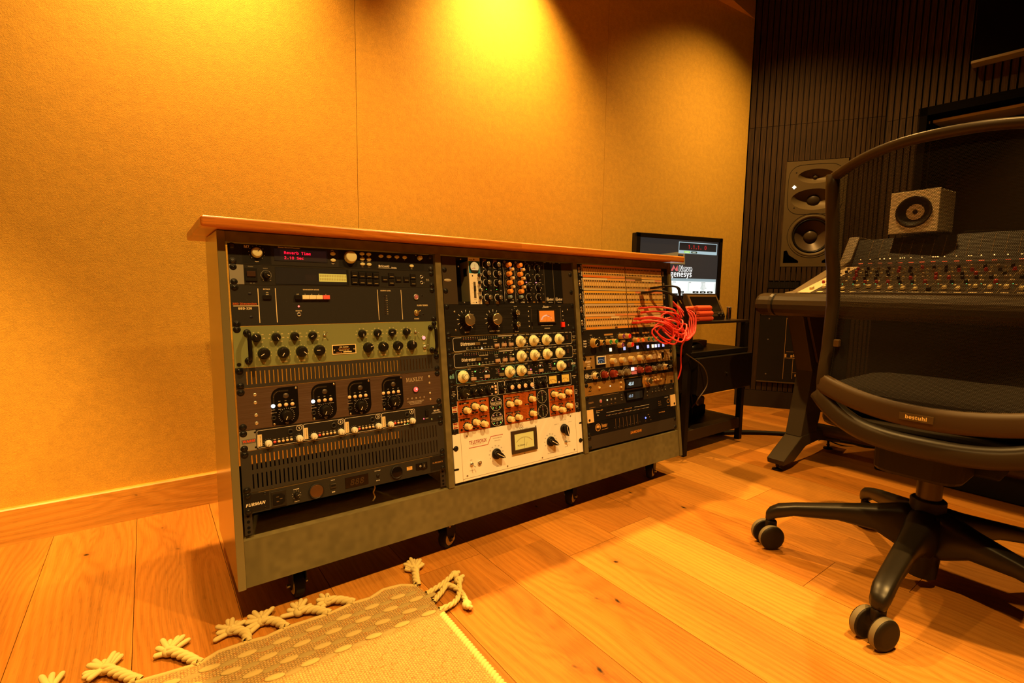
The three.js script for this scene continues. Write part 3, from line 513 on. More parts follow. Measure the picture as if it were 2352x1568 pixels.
const ventSlots = (y0, y1, n = 51, x0 = 21.7, x1 = 460) => [...Array(n)].map((_, i) => [x0 + (x1 - x0) * i / (n - 1), y0, y1, 2.7]);
new Unit(0, 6, 1, 'rack_vent', 'black single-height vent panel with one row of upright slots', 'vent panel', (p) => p.fill('#35322d').grain(0.06), { slots: ventSlots(8, 36), rough: 0.6 });
{
  const xs = [95.5, 179.6, 263.3, 348];
  const u = new Unit(0, 7, 2, 'four_channel_preamp', 'dark brown brushed four-channel preamp with a red jewel lamp', 'preamp', (p) => {
    p.fill('#6a5647').grain(0.10, 1);
    for (const x of xs) {
      p.c.fillStyle = '#191715'; p.c.beginPath(); p.c.moveTo(x - 5, 4); p.c.lineTo(x + 26, 4); p.c.lineTo(x + 26, 66); p.c.quadraticCurveTo(x + 24, 88, x + 4, 88); p.c.lineTo(x - 30, 86); p.c.lineTo(x - 30, 24); p.c.quadraticCurveTo(x - 28, 4, x - 5, 4); p.c.fill();
      p.line('#3c362e', 3.4, x - 25, 40, x - 25, 26).ring('#3c362e', 3.4, x - 12, 25, 13, Math.PI, Math.PI * 1.5).line('#3c362e', 3.4, x - 12, 12, x + 6, 12);
      p.text('HPF', x - 13.4, 34.5, 2.4, INK).text('INV', x - 0.5, 34.5, 2.4, INK).text('48V', x + 13, 34.5, 2.4, INK).text('INPUT', x - 26.8, 52, 2.6, INK).text('FLAT', x - 13.4, 52, 2.6, INK).text('PHANTOM', x + 14, 51.5, 2.3, INK).text('DIRECT IN', x - 26, 58.5, 2.4, INK).text('INPUT', x, 83, 2.6, INK).text('LEVEL', x, 85.5, 2, INK);
      p.ticks(INK, x, 67, 14.5, 17, 19, 0.8);
    }
    p.text('MANLEY', 407.6, 17.3, 14.5, '#f2e3c2', { font: 'serif', sx: 0.78, bold: false });
    ['F', 'O', 'R', 'C', 'E'].forEach((t, i) => p.text(t, 386 + i * 11.5, 65.5, 5.6, '#f2e3c2', { sx: 1.2 })); p.text('FOUR CHANNEL MICROPHONE TUBE', 407, 72.5, 2.7, INK).text('AMPLIFIER WITH LINE INPUT', 407, 75.8, 2.7, INK).text('HANDCRAFTED IN CALIFORNIA', 407, 80, 2.2, INK);
  }, { rough: 0.36, metal: 0.55, screws: [[8, 7], [8, 81], [474, 7], [474, 81]] });
  for (const y of [14.1, 31.3, 58.4, 75.7]) u.bolt(34.6, y, 3.4, M(0.75, 0.66, 0.5, 0.3, 0.7)); for (const y of [12.9, 29.7, 56.8, 73.2]) u.bolt(449.8, y, 2.6, M(0.75, 0.66, 0.5, 0.3, 0.7));
  xs.forEach((x, i) => {
    u.lamp(x + 0.4, 23.3, 6, M(0.09, 0.07, 0.055, 0.4, 0.5), 3, 'level_button');
    for (let k = 0; k < 4; k++) { const lit = k === 0 && i < 2, b = u.lamp(x - 26.6 + 13.2 * k, 43.2, 4.2, lit ? glow(0.85, 0.95, 1, 2.4) : M(0.80, 0.62, 0.42, 0.4), 3, lit ? 'button_lamp' : 'button'); if (lit) b.userData.label = 'button lit white'; }
    u.jack(x - 26.6, 69.5, 5); u.knob(x, 67, 12, 12, blackKnob, { turn: 2.0 }); u.bolt(x + 22.5, 8, 2.4, screwGold); u.bolt(x - 26, 83, 2.4, screwGold);
    for (let k = 0; k < 7; k++) { const a = Math.PI + k * 0.26; u.lamp(x - 12 + 13 * Math.cos(a), 25 + 13 * Math.sin(a), 0.9, M(0.12, 0.1, 0.06, 0.4), 1, 'led'); }
  });
  u.bezel(408.5, 42.6, 6.6, 8.4, darkSteel, 3); u.lamp(408.5, 42.6, 6.8, glow(1, 0.07, 0.05, 1.6), 6); u.lamp(409, 42.2, 2.6, glow(1, 0.55, 0.5, 5), 6.6, 'lamp_core');
}
{
  const mods = [[34, 127.8], [129, 220.5], [222, 312], [313.5, 402.5]];
  const u = new Unit(0, 9, 1, 'channel_preamp', 'black four-channel preamp with white numbered frames and pale knobs', 'preamp', (p) => {
    p.fill('#22201e').grain(0.05); p.text('WARM', 17.7, 23, 8, '#d8401c', { sx: 1.1 }).line('#d8401c', 0.5, 4, 28.5, 31, 28.5);
    mods.forEach(([a, b], i) => {
      p.rect(INK, 0.9, a, 3.5, b - a, 37.5, 3); p.block('#e0cfa6', a + 0.8, 12, 8.4, 26, 0.8); for (let k = 0; k < 8; k++) p.dot('#3a2a18', a + 5.6, 16 + k * 2.8, 0.7);
      p.ring(INK, 0.9, b - 8.5, 10, 5.6).text(String(i + 1), b - 8.5, 10.2, 7.6, INK);
      ['TONE', '48V', 'PAD', 'POL', 'INST'].forEach((t, k) => p.text(t, a + 34 + k * 8.5, 27.2, 2.1)); p.dots(INK, a + 21, 33.6, 10, 11, 0.4).dots(INK, b - 9, 33, 10, 11, 0.4);
    });
    p.text('WA-412', 465, 15.5, 6, INK, { sx: 0.8 }).text('FOUR CHANNEL PREAMP', 465, 20, 2, INK).line(INK, 0.5, 450, 22.6, 480, 22.6).text('POWER', 436, 33, 2.4);
  });
  u.at('ear_plate', box(0.031, 0.0425, 0.0008), M(0.32, 0.33, 0.28, 0.4, 0.4), 16, 21.8, 0.2);
  u.screen(17.6, 23, 27, 9, (p) => { p.fill('#5c5d55').text('WARM', 13.5, 4.2, 7.6, '#d8401c', { sx: 1.0 }); }, { name: 'maker_badge' });
  mods.forEach(([a, b], i) => {
    u.knob(a + 21, 33.6, 7.6, 11, whiteKnob, { pointer: M(0.03, 0.03, 0.03), turn: 1.9 }); u.knob(b - 9.2, 33, 7.6, 11, whiteKnob, { pointer: M(0.03, 0.03, 0.03), turn: 1.7 });
    for (let k = 0; k < 5; k++) u.lamp(a + 34 + 8.5 * k, 33, 2.9, k ? M(0.80, 0.60, 0.36, 0.4) : M(0.85, 0.07, 0.05, 0.4), 3, 'button');
    u.jack(a + 67, 15.8, 6.5); if (i === 3) { u.lamp(a + 59, 39, 1.2, glow(1, 0.5, 0.1, 3), 1.5, 'led'); u.lamp(a + 67, 39, 1.1, glow(0.1, 1, 0.15, 1.5), 1.5, 'led'); }
  });
  u.button(436.4, 18.5, 9, 15, blackKnob, 3, 'power_switch'); u.lamp(426.8, 33, 1.6, glow(1, 0.08, 0.12, 3), 2, 'led'); u.bolt(456, 6, 2, steel); u.bolt(450, 38, 2.4, M(0.2, 0.25, 0.15, 0.4, 0.5)); u.bolt(30, 6, 3, screwBlack); u.bolt(30, 38, 3, screwBlack);
}
new Unit(0, 10, 2, 'rack_vent', 'black double-height vent panel with two rows of upright slots', 'vent panel', (p) => p.fill('#35322d').grain(0.06), { slots: [...ventSlots(9.5, 41), ...ventSlots(49.5, 81)], rough: 0.6 });
{
  const u = new Unit(0, 12, 1, 'power_conditioner', 'black power conditioner with pull-out round lamps above the empty slot', 'power conditioner', (p) => {
    p.fill('#2f2d28').grain(0.05).block('#1d1b19', 1, 3, 49, 38, 1).block('#1d1b19', 437, 3, 44, 38, 1).line('#6d5a33', 1.2, 30, 1.2, 445, 1.2);
    p.text('FURMAN', 23.5, 24.5, 9.2, '#f4ead6', { slant: 1, sx: 0.98 }).text('DIMMER', 105.6, 11, 3, INK).text('LIGHTS', 105.6, 38, 3, INK).text('VOLTS', 186, 8, 3, INK).text('USB', 186, 36, 4, INK).text('VOLT/AMP', 294, 8, 3, INK).text('METER', 294, 32, 3, INK);
    p.block('#d9b46a', 371, 15.5, 15, 9, 0.5).text('BASIC', 378.5, 18, 2.6, '#5a1a10').text('CLEAN', 378.5, 22, 2.4, '#5a1a10').text('PL-PRO DMC E', 459, 20, 5.2, '#b98a4a', { sx: 0.85 }).dots(INK, 105.6, 24.4, 9, 9, 0.6);
  }, { screws: [[9, 5], [9, 38], [474, 5], [474, 38]] });
  u.button(68.9, 24, 30, 34, M(0.02, 0.02, 0.02, 0.5), 2, 'outlet_plate'); const sk = u.at('mains_outlet', prism([[-0.012, -0.011], [0.006, -0.011], [0.012, -0.006], [0.012, 0.006], [0.006, 0.011], [-0.012, 0.011]], 0, 0.0036), M(0.004, 0.004, 0.004, 0.6), 68.9, 24, 0);
  for (const [x, y] of [[0.004, 0], [-0.003, 0.005], [-0.003, -0.005]]) part(sk, 'contact', box(0.005, 0.0016, 0.0008), M(0.2, 0.15, 0.08, 0.4, 0.6), x, y, 0.004);
  u.knob(105.6, 24.4, 5.6, 8, blackKnob, { turn: -0.3 });
  for (const [x, y, r, m] of [[147.8, 25, 15, M(0.12, 0.07, 0.035, 0.15, 0.2)], [342.4, 21.6, 14, M(0.006, 0.006, 0.006, 0.12)]]) { u.bezel(x, y, r, r + 1.6, darkSteel, 5); u.at('lamp_tube_end', latheZ('lt' + r, [[0, 0.006], [r * 0.9 / 1000, 0.0058], [r / 1000, 0.004], [r / 1000, 0]], 28), m, x, y); }
  u.button(186.1, 22, 14, 11, M(0.05, 0.045, 0.035, 0.4, 0.6), 2, 'usb_port'); u.button(186.1, 21, 11, 4, M(0.003, 0.003, 0.003, 0.7), 2.6, 'usb_slot');
  u.screen(241.7, 22.5, 56, 25, (p) => { p.fill('#0a0807').text('888', 29, 13, 19, '#3a2c1c', { font: 'monospace', slant: 1, sx: 1.0 }); });
  u.lamp(294, 20.7, 4, blackKnob, 4, 'button'); u.button(412, 20, 32, 17, M(0.006, 0.006, 0.006, 0.4), 2, 'switch_frame'); u.button(417, 20, 9, 13, M(0.02, 0.02, 0.02, 0.3), 5, 'power_switch'); u.bezel(408, 20, 1.6, 2.5, M(0.8, 0.75, 0.6), 2.6, 'off_mark'); u.button(417, 20, 0.9, 6, M(0.8, 0.75, 0.6), 5.6, 'on_mark');
  u.bolt(42, 7, 3, screwBlack); u.bolt(42, 37, 3, screwBlack); u.bolt(445, 7, 2.4, screwBlack); u.bolt(445, 37, 2.4, screwBlack);
}
{
  const c = thing('hanging_cable', 'short tan cable hanging in the empty slot below the power conditioner', 'cable');
  part(c, 'cable', tube([faceAt(0, 292, 578, -30), faceAt(0, 293, 588, -22), faceAt(0, 290, 600, -26), faceAt(0, 292, 612, -24), faceAt(0, 289, 622, -30)], 0.0018, 24, 6), M(0.45, 0.32, 0.12, 0.6));
}

// ---------------------------------------------------------------- centre bay
{
  // card frame for small modules: open box with two ears; the modules are things of their own
  const g = thing('module_rack', 'black rack frame holding a row of narrow audio modules', 'module rack'), h = 3 * U1 - 0.9;
  g.position.copy(faceAt(1, 0, 0.45)); g.rotation.x = -TILT;
  const grey = M(0.055, 0.05, 0.042, 0.55, 0.2), add = (n, w, hh, d, m, x, y, z) => part(g, n, box(w / 1000, hh / 1000, d / 1000), m, x / 1000, -y / 1000, z / 1000);
  add('ear', 44, h, 3, grey, 22, h / 2, -1.5); add('ear', 47, h, 3, grey, BAYW - 23.5, h / 2, -1.5);
  const inner = M(0.006, 0.006, 0.006, 0.6);
  add('top_wall', 396, 2, 50, inner, 240, 1.2, -26); add('bottom_wall', 396, 2, 50, inner, 240, h - 1.2, -26); add('side_wall', 2, h - 4, 50, inner, 43, h / 2, -26); add('side_wall', 2, h - 4, 50, inner, 437, h / 2, -26); add('back_wall', 396, h - 4, 2, inner, 240, h / 2, -50);
  add('mounting_strip', 392, 5, 3, inner, 240, 4.8, -3.5); add('mounting_strip', 392, 5, 3, inner, 240, h - 4.8, -3.5);
  const u = Object.create(Unit.prototype); u.g = g; for (const [x, y] of [[7, 38], [7, 96], [474, 38], [474, 96]]) u.screw(x, y);
  const badge = u.at('badge', latheZ('badge', [[0, 0.0012], [0.45, 0.0012], [0.5, 0.0004], [0.5, 0]], 24), M(0.6, 0.55, 0.42, 0.35, 0.5), 15.5, 66.4); badge.scale.set(0.0225, 0.0075, 1);
  for (const [x, y] of [[62, 6], [53, 27], [66, 128]]) u.at('panel_screw', latheZ('bolt2', [[0, 0.0008], [0.002 / 1.6, 0.0008], [0.002, 0]], 12), steel, x, y, -2);
}
// a narrow module, x0..x1 mm in the frame
class Module extends Unit {
  constructor(x0, x1, name, label, category, draw, o = {}) { super(1, 0, 3, name, label, category, draw, { w: x1 - x0 - 0.6, screws: [], depth: 0, ...o }); this.g.position.copy(faceAt(1, x0 + 0.3, 0.45)); this.x0 = x0; }
}
{
  const m = new Module(84.8, 123.4, 'meter_compressor_module', 'cream narrow compressor module with a blue meter on top', 'audio module', (p) => {
    p.fill('#e8e2d2').grain(0.05).block('#2f83ad', 0.5, 10, 37, 35, 1); p.text('Stam', 8, 6.5, 4.4, '#2a2018', { slant: 1 });
    p.dot('#2a2018', 19, 5, 2).dot('#2a2018', 19, 128, 2); for (let i = 0; i < 4; i++) { p.text(['GAIN', 'ATTACK', 'RELEASE', 'MIX'][i], 28, 59 + i * 22, 2.4, '#4a3a28'); p.dot('#a03018', 9, 74 + i * 13, 0.7); }
    p.text('STAM', 9, 128, 2.4, '#4a3a28').text('BYPASS', 16, 120, 2.2, '#4a3a28');
  });
  part(m.g, 'module_box', box(0.036, 0.118, 0.046), M(0.30, 0.28, 0.16, 0.5, 0.3), 0.019, -0.068, -0.0265); part(m.g, 'side_opening', box(0.0006, 0.022, 0.018), M(0.004, 0.004, 0.004, 0.8), 0.0006, -0.04, -0.022);
  m.bezel(19, 27, 14.6, 16.4, M(0.02, 0.02, 0.02, 0.4), 3); m.at('meter_light_face', cylZ(0.0146, 0.0146, 0.001, 28), glow(0.9, 0.55, 0.17, 0.75), 19, 27, 0.6);
  m.button(19, 39, 22, 6, M(0.03, 0.025, 0.02, 0.5), 3, 'meter_cover'); m.at('needle', box(0.0005, 0.014, 0.0003), M(0.05, 0.02, 0.01), 20, 26, 1.3); m.at('zero_arc', cached('zarc', () => new THREE.RingGeometry(0.0045, 0.0058, 16, 1, 0.3, 2.4)), M(0.5, 0.03, 0.02), 16, 35, 1.3);
  for (const y of [49.5, 70.8, 93, 114.3]) { const k = m.knob(33, y, 5.2, 12, blackKnob, { cap: steel, turn: 2 }); }
  m.lamp(11, 52, 2, blackKnob, 1.5, 'led'); m.button(16, 92, 7, 46, M(0.10, 0.10, 0.08, 0.5), 1.2, 'slider_track'); m.button(16, 88, 6, 14, M(0.03, 0.03, 0.03, 0.4), 3, 'slider');
}
for (const [i, x0] of [126, 162.5].entries()) {
  const m = new Module(x0, x0 + 36, 'silver_knob_module', ['black module with silver knobs beside the blue meter module', 'black module with silver knobs beside the orange knob modules'][i], 'audio module', (p) => {
    p.fill('#1b1a18').grain(0.05).block('#7a5a2a', 8, 2, 12, 6, 0.4).block('#7a5a2a', 8, 126, 12, 6, 0.4).text('⊓', 28, 4.6, 5, INK).text('◨', 28, 128, 6, INK);
    for (const y of [18.4, 44.2, 70.6, 113.9]) p.ring(INK, 1.1, 16, y, 10.6, 1.3, 5.2).dot(INK, 9, y - 8.5, 1.6).dot(INK, 9, y + 8.5, 1.6).text('10', 31, y + 9, 2.2);
    p.text('3⊓2', 29, 93, 3.4, INK).text('⊓⊓', 28.5, 96.5, 3, INK);
  }, { group: 'black modules with silver knobs' });
  for (const y of [18.4, 44.2, 70.6, 113.9]) m.knob(18, y, 8.4, 15, blackKnob, { cap: M(0.75, 0.7, 0.58, 0.25, 0.9), turn: y * 1.3 });
  m.lamp(14, 90, 1.2, glow(0.15, 1, 0.1, 1.6), 1.5, 'led'); m.lamp(14, 96, 1, M(0.4, 0.05, 0.03), 1.2, 'led');
}
for (const [i, x0] of [203, 244].entries()) {
  const org = M(0.85, 0.36, 0.06, 0.45), crm = M(0.78, 0.62, 0.36, 0.45), blu = M(0.22, 0.33, 0.42, 0.4);
  const m = new Module(x0, x0 + 40, 'orange_knob_module', ['black module with orange and cream knobs next to the silver knob modules', 'black module with orange and cream knobs next to the black knob modules'][i], 'audio module', (p) => {
    p.fill('#1a1918').grain(0.05).line(INK, 0.6, 0.6, 12, 0.6, 126).ring(INK, 0.7, 8, 7, 3).text('API', 8, 7.2, 2.6).text('× 560', 26, 127, 6, INK).text('LC', 6, 119.5, 3).text('HC', 31, 119.5, 3);
    for (const y of [16.4, 43.4, 69.6, 95.6]) p.dots(INK, 17, y, 11.5, 11, 0.6, 1.6, 4.9).text('+', 5, y - 8, 2.4);
  }, { group: 'black modules with orange knobs' });
  for (const y of [16.4, 43.4, 69.6, 95.6]) m.knob(18, y, 7.6, 15, org, { turn: -0.6, pointer: M(0.5, 0.16, 0.02) });
  for (const y of [29.4, 55.8, 82.2]) m.knob(29, y, 5.2, 14, crm, { pointer: null }); m.knob(17, 112, 6, 12, blu, { pointer: null });
  m.lamp(27, 24, 1.1, glow(0.2, 0.3, 1, 1.2), 1.5, 'led');
}
for (const [i, x0] of [285.5, 324].entries()) {
  const m = new Module(x0, x0 + 37, 'black_knob_module', ['black equalizer module with black ringed knobs beside the orange knob modules', 'black equalizer module with black ringed knobs beside the blank modules'][i], 'audio module', (p) => {
    p.fill('#1d1b19').grain(0.05); for (const y of [20.4, 50.6, 81.8, 110.9]) p.ring(INK, 0.7, 11, y, 11, 2.2, 7.2).ticks(INK, 11, y, 11, 13.2, 5, 0.6).text('+10', 30, y - 9, 2.6).text('⟋', 29, y, 6, INK);
    p.text('EQ', 4, 3.5, 3).text('C=', 5, 127, 5).text('MM', 29, 127, 5, '#d99a3a').line(INK, 1, 2, 66.4, 24, 66.4);
  }, { group: 'black modules with ringed knobs' });
  for (const y of [20.4, 50.6, 81.8, 110.9]) m.knob(11, y, 8, 11, blackKnob, { turn: y * 0.7 }); m.lamp(2.5, 66.4, 1.7, glow(1, 0.25, 0.3, 3), 2, 'led');
}
for (const [i, x0] of [361.5, 399.5].entries()) {
  new Module(x0, x0 + 37.5, 'blank_module', ['blank black module plate beside the ringed knob modules', 'blank black module plate beside the grey rack ear'][i], 'audio module', (p) => {
    p.fill('#0d0d0d').line('#8d8570', 0.7, 0.5, 0, 0.5, 133).line('#8d8570', 0.7, 37, 0, 37, 133).text('BLANK', 6, 2.6, 2.4).text('PANEL', 30, 2.6, 2.4).text('Radial', 20, 118.5, 9.6, INK, { sx: 0.9 }).ring(INK, 0.8, 9, 118, 5.5).text('engineering', 20, 127, 3, INK);
  }, { group: 'blank black modules', rough: 0.7 });
}
{
  const u = new Unit(1, 3, 2, 'limiting_amplifier', 'black limiting amplifier with two large knobs and an orange lit meter', 'compressor', (p) => {
    p.fill('#1c1a18').grain(0.08, 1);
    for (const x of [66.3, 158.5]) p.ticks(INK, x, 44.6, 23, 27.5, 11, 1.1).dots(INK, x, 44.6, 28.6, 11, 1.1);
    p.text('INPUT', 66.9, 77.6, 5).text('OUTPUT / TUBE', 160.4, 77.5, 5).text('ATTACK', 241, 7.6, 3.4).text('RELEASE', 241, 82.5, 3.4).text('RATIO', 296, 7.6, 3.2).text('METER', 419, 7.6, 3.2);
    for (const y of [26.5, 61.6]) p.ticks(INK, 238, y, 13, 15.5, 7, 0.9);
    p.line('#4a4236', 1.6, 301.4, 15, 301.4, 78).line('#8a8070', 1, 421.7, 14, 421.7, 74); for (let i = 0; i < 4; i++) p.dot(INK, 290, 22 + i * 15.3, 1.7).dot(INK, 431, 24 + i * 14, 1.6);
    p.text('Stam', 361, 8.6, 9, INK, { slant: 1, font: 'serif' }).line(INK, 0.7, 346, 12, 384, 8).text('SA-76ADG  LIMITING  AMPLIFIER', 361, 68, 3.2).text('STAM AUDIO', 361.4, 76, 3.8);
  }, { depth: 30 });
  for (const [x, t] of [[66.3, -2.0], [158.5, 2.9]]) u.knob(x, 44.6, 21, 22, M(0.02, 0.018, 0.015, 0.2, 0.3), { kind: 'plain', turn: t, cap: M(0.72, 0.58, 0.32, 0.25, 0.9) });
  for (const y of [26.5, 61.6]) u.knob(238, y, 9.6, 16, blackKnob, { cap: M(0.72, 0.6, 0.36, 0.25, 0.9), turn: 1 });
  u.meter(360.7, 39, 66, 36, '#ff7a1c', M(0.02, 0.018, 0.014, 0.4), (p) => { p.ring('#fff0c0', 0.5, 33, 40, 26, 3.7, 5.7); p.ticks('#fff3cf', 33, 40, 22, 27, 21, 0.6, 3.65, 5.2); p.line('#a01808', 1.6, 37, 14, 50, 19).line('#5a1404', 0.6, 33, 36, 36, 14); for (let i = 0; i < 9; i++) p.dot('#7a2408', 10 + i * 3, 24 - i * 0.9, 0.7); p.text('VU', 52, 30, 4, '#7a2408'); }, 0.95, 3);
  u.button(425.4, 67, 12.5, 15.5, M(0.85, 0.04, 0.02, 0.4), 7, 'slider'); for (const [x, y] of [[31.2, 20.1], [31.5, 70.7], [452.6, 19.1], [453, 70]]) u.bolt(x, y, 2.6, screwGold); u.button(301.4, 60, 4, 9, blackKnob, 4, 'slider');
}
for (let i = 0; i < 2; i++) {
  const Y = '#f0c94a';
  const u = new Unit(1, 5 + i, 1, 'knee_compressor', ['black single-space compressor with four cream dial knobs under the orange meter unit', 'black single-space compressor with four cream dial knobs above the blue lettered unit'][i], 'compressor', (p) => {
    p.fill('#1b1a19').grain(0.05); p.rect(INK, 1, 20, 3.6, 444, 37.5, 6).block('#1b1a19', 47, 1, 123, 8, 0).block('#1b1a19', 225, 1, 4, 43, 0).block('#1b1a19', 61, 37, 110, 6, 0);
    p.text('Distressor', 67, 21.8, 12.5, INK, { sx: 0.78, bold: true });
    for (let k = 0; k < 16; k++) p.text(String([30, 25, 20, 17, 15, 12, 10, 9, 8, 7, 6, 5, 4, 3, 2, 1][k]), 54 + 7.7 * k, 4.2, 2.7);
    p.text('GAIN REDUCTION', 117, 13, 3.6).text('BY-PASS', 124, 22.6, 3).text('∿', 144, 19, 9, INK).text('· BRIT MODE', 160, 14.5, 2.4).text('· 1 LR LINK', 160, 20, 2.4).rect(INK, 0.9, 62, 31, 112, 8.5, 3).block('#1b1a19', 64, 29, 104, 6, 0).text('RATIO', 112, 39.4, 3.8).text('RATIO', 163, 38, 3.6).text('DETECTOR', 189, 38, 3.4).text('AUDIO', 214.5, 38, 3.4);
    ['1:1', '2:1', '3:1', '4:1', '6:1', '10:1', '20:1', 'NUKE'].forEach((t, k) => p.text(t, 66 + 11.6 * k, 33, 2.6, k ? INK : Y));
    p.line(INK, 0.9, 172, 5.2, 222, 5.2).text('⟋HP', 187, 10, 4.4).text('⋀', 186, 17, 6).text('LINK', 187, 23.6, 2.6).text('⟋HP', 213, 10, 4.4).text('Dist 2', 212, 16.6, 2.8).text('Dist 3', 212, 23, 2.8);
    ['INPUT', 'ATTACK', 'RELEASE', 'OUTPUT', 'POWER'].forEach((t, k) => { p.block('#1b1a19', [225, 270, 325, 378, 430][k], 1, 22, 5.4, 0).text(t, [236, 281, 336, 389, 441][k], 4, 3.6); });
    p.text('FAST', 276, 11, 2.8, Y).text('10 = OPTO', 276, 15, 2.4, Y).text('FAST', 328, 11, 2.8, Y).text('SLOW', 276, 38, 2.6).text('SLOW', 328, 38, 2.6).text('Empirical', 473, 17, 3.2).text('Labs', 473, 22, 3.2).text('EL8-X', 473, 31, 4.8, Y);
  }, { depth: 30 });
  u.button(97.6, 22.7, 16, 9, M(0.13, 0.11, 0.06, 0.4), 4); for (const x of [163, 188.7, 214.5]) u.button(x, 30.6, 16, 9, M(0.45, 0.31, 0.22, 0.5), 5);
  [250.7, 301.8, 352.4, 405.3].forEach((x, k) => u.knob(x, 24, 17.5, 20, dialKnob, { kind: 'skirt', gripMat: dialGrip, turn: k * 0.9 + i }));
  u.button(441.3, 20, 8, 14, M(0.05, 0.03, 0.02, 0.4), 3, 'power_switch');
  for (let k = 0; k < 16; k++) u.lamp(54 + 7.7 * k, 9, 0.95, k < 6 ? glow(0.5, 0.05, 0.02, 0.7) : k < 13 ? glow(0.5, 0.28, 0.04, 0.6) : glow(0.1, 0.35, 0.06, 0.5), 1.2, 'led');
  for (let k = 0; k < 8; k++) u.lamp(66 + 11.6 * k, 36.6, k === (i ? 3 : 4) ? 2 : 1, k === (i ? 3 : 4) ? (i ? glow(0.3, 1, 0.15, 2.2) : glow(1, 0.75, 0.35, 3)) : k === 7 ? M(0.8, 0.75, 0.6) : glow(0.3, 0.25, 0.03, 0.5), 1.5, 'led');
  u.lamp(196, 10, 1, glow(0.4, 0.6, 0.05, 0.8), 1.2, 'led'); u.lamp(222, 16.6, i ? 1.8 : 1, i ? glow(1, 0.5, 0.1, 2.5) : glow(0.3, 0.2, 0.02, 0.5), 1.2, 'led'); u.lamp(196, 23, 1, glow(0.6, 0.04, 0.02, 0.8), 1.2, 'led');
  for (const x of [262, 313]) u.lamp(x + 15, 32, 1.8, M(0.7, 0.45, 0.2, 0.4), 2, 'button');
}
{
  const BL = '#7fc4cc';
  const u = new Unit(1, 7, 1, 'tape_simulator', 'black tape simulator with a pale blue logo and four cream dial knobs', 'tape simulator', (p) => {
    p.fill('#191918').grain(0.05).rect(BL, 1, 22.5, 4.4, 200, 36, 5).rect(BL, 1, 224.5, 4.4, 236, 36, 5); p.text('eli', 9.6, 19.5, 17, BL, { sx: 0.75 });
    for (const [o, d] of [[0, 0], [202, 0]]) {
      p.block('#191918', 58 + o, 2, 130, 5, 0).text('INPUT', 66 + o, 4.2, 3.6).text('WARMTH', 125 + o, 4.2, 3).text('OUTPUT', 181 + o, 4.4, 3.6).text('COMP', 76 + o, 40.5, 3.4).text('EDGE', 184 + o, 39, 3);
      ['BUSS', 'G.P.', 'TRACK', 'SPANK'].forEach((t, k) => p.text(t, 76 + o, 12 + k * 5, 2.6)); p.text('0VU', 102 + o, 16, 2.6).text('4 SPEED', 104 + o, 31, 2.4).text('LINK', 161 + o, 17, 2.4).text('BYPASS', 160 + o, 23, 2.4).text('TRANNY', 160 + o, 11.5, 2.4); for (let k = 0; k < 7; k++) p.text(String(k), 90 + o + k * 13, 9, 2.2).dot(INK, 90 + o + k * 13, 36, 0.6);
    }
    p.text('FATSO', 463, 17.5, 9.5, INK, { sx: 0.72 }).text('EL7X', 466, 25.5, 5.5, BL).text('POWER', 441, 5, 2.6);
  }, { depth: 30 });
  [[44.5, 23.2], [203.8, 22.6], [247, 22.8], [407.1, 21]].forEach(([x, y], k) => u.knob(x, y, 17.5, 20, dialKnob, { kind: 'skirt', gripMat: dialGrip, turn: k * 1.3 }));
  for (const [x, y, dark] of [[76.8, 32.1, 0], [122.1, 28.8, 0], [173.9, 28.3, 1], [278.8, 32.1, 0], [323.4, 28.6, 0], [375.7, 28, 1]]) u.button(x, y, 16.5, 9, dark ? M(0.16, 0.13, 0.06, 0.5) : M(0.45, 0.31, 0.22, 0.5), 5);
  const A = glow(1, 0.6, 0.25, 2), R = glow(0.8, 0.05, 0.03, 1), G = glow(0.2, 1, 0.12, 2.2), D = glow(0.35, 0.2, 0.03, 0.6);
  u.lamp(84.9, 11.7, 1.9, G, 2, 'led'); u.lamp(181.2, 12.7, 1.9, G, 2, 'led'); u.lamp(285.2, 22.6, 2, glow(1, 0.1, 0.15, 3), 2, 'led'); u.lamp(382.4, 12.5, 1.9, G, 2, 'led'); u.lamp(121.5, 14.7, 2, A, 2, 'led'); u.lamp(322.6, 13.9, 2, A, 2, 'led');
  for (const o of [0, 201]) { for (let k = 0; k < 7; k++) { const a = Math.PI + 0.45 * k + 0.2; u.lamp(121.7 + o + 12 * Math.cos(a), 19 + 9 * Math.sin(a), 0.9, k % 2 ? R : D, 1.2, 'led'); } for (let k = 0; k < 8; k++) u.lamp(96 + o + 11 * k, 37, 0.9, k < 3 ? R : D, 1.2, 'led'); for (let k = 0; k < 4; k++) u.lamp(166 + o, 14 + 5 * k, 0.9, R, 1.2, 'led'); }
  u.button(441, 20, 8, 13, M(0.04, 0.025, 0.02, 0.4), 3, 'power_switch');
}
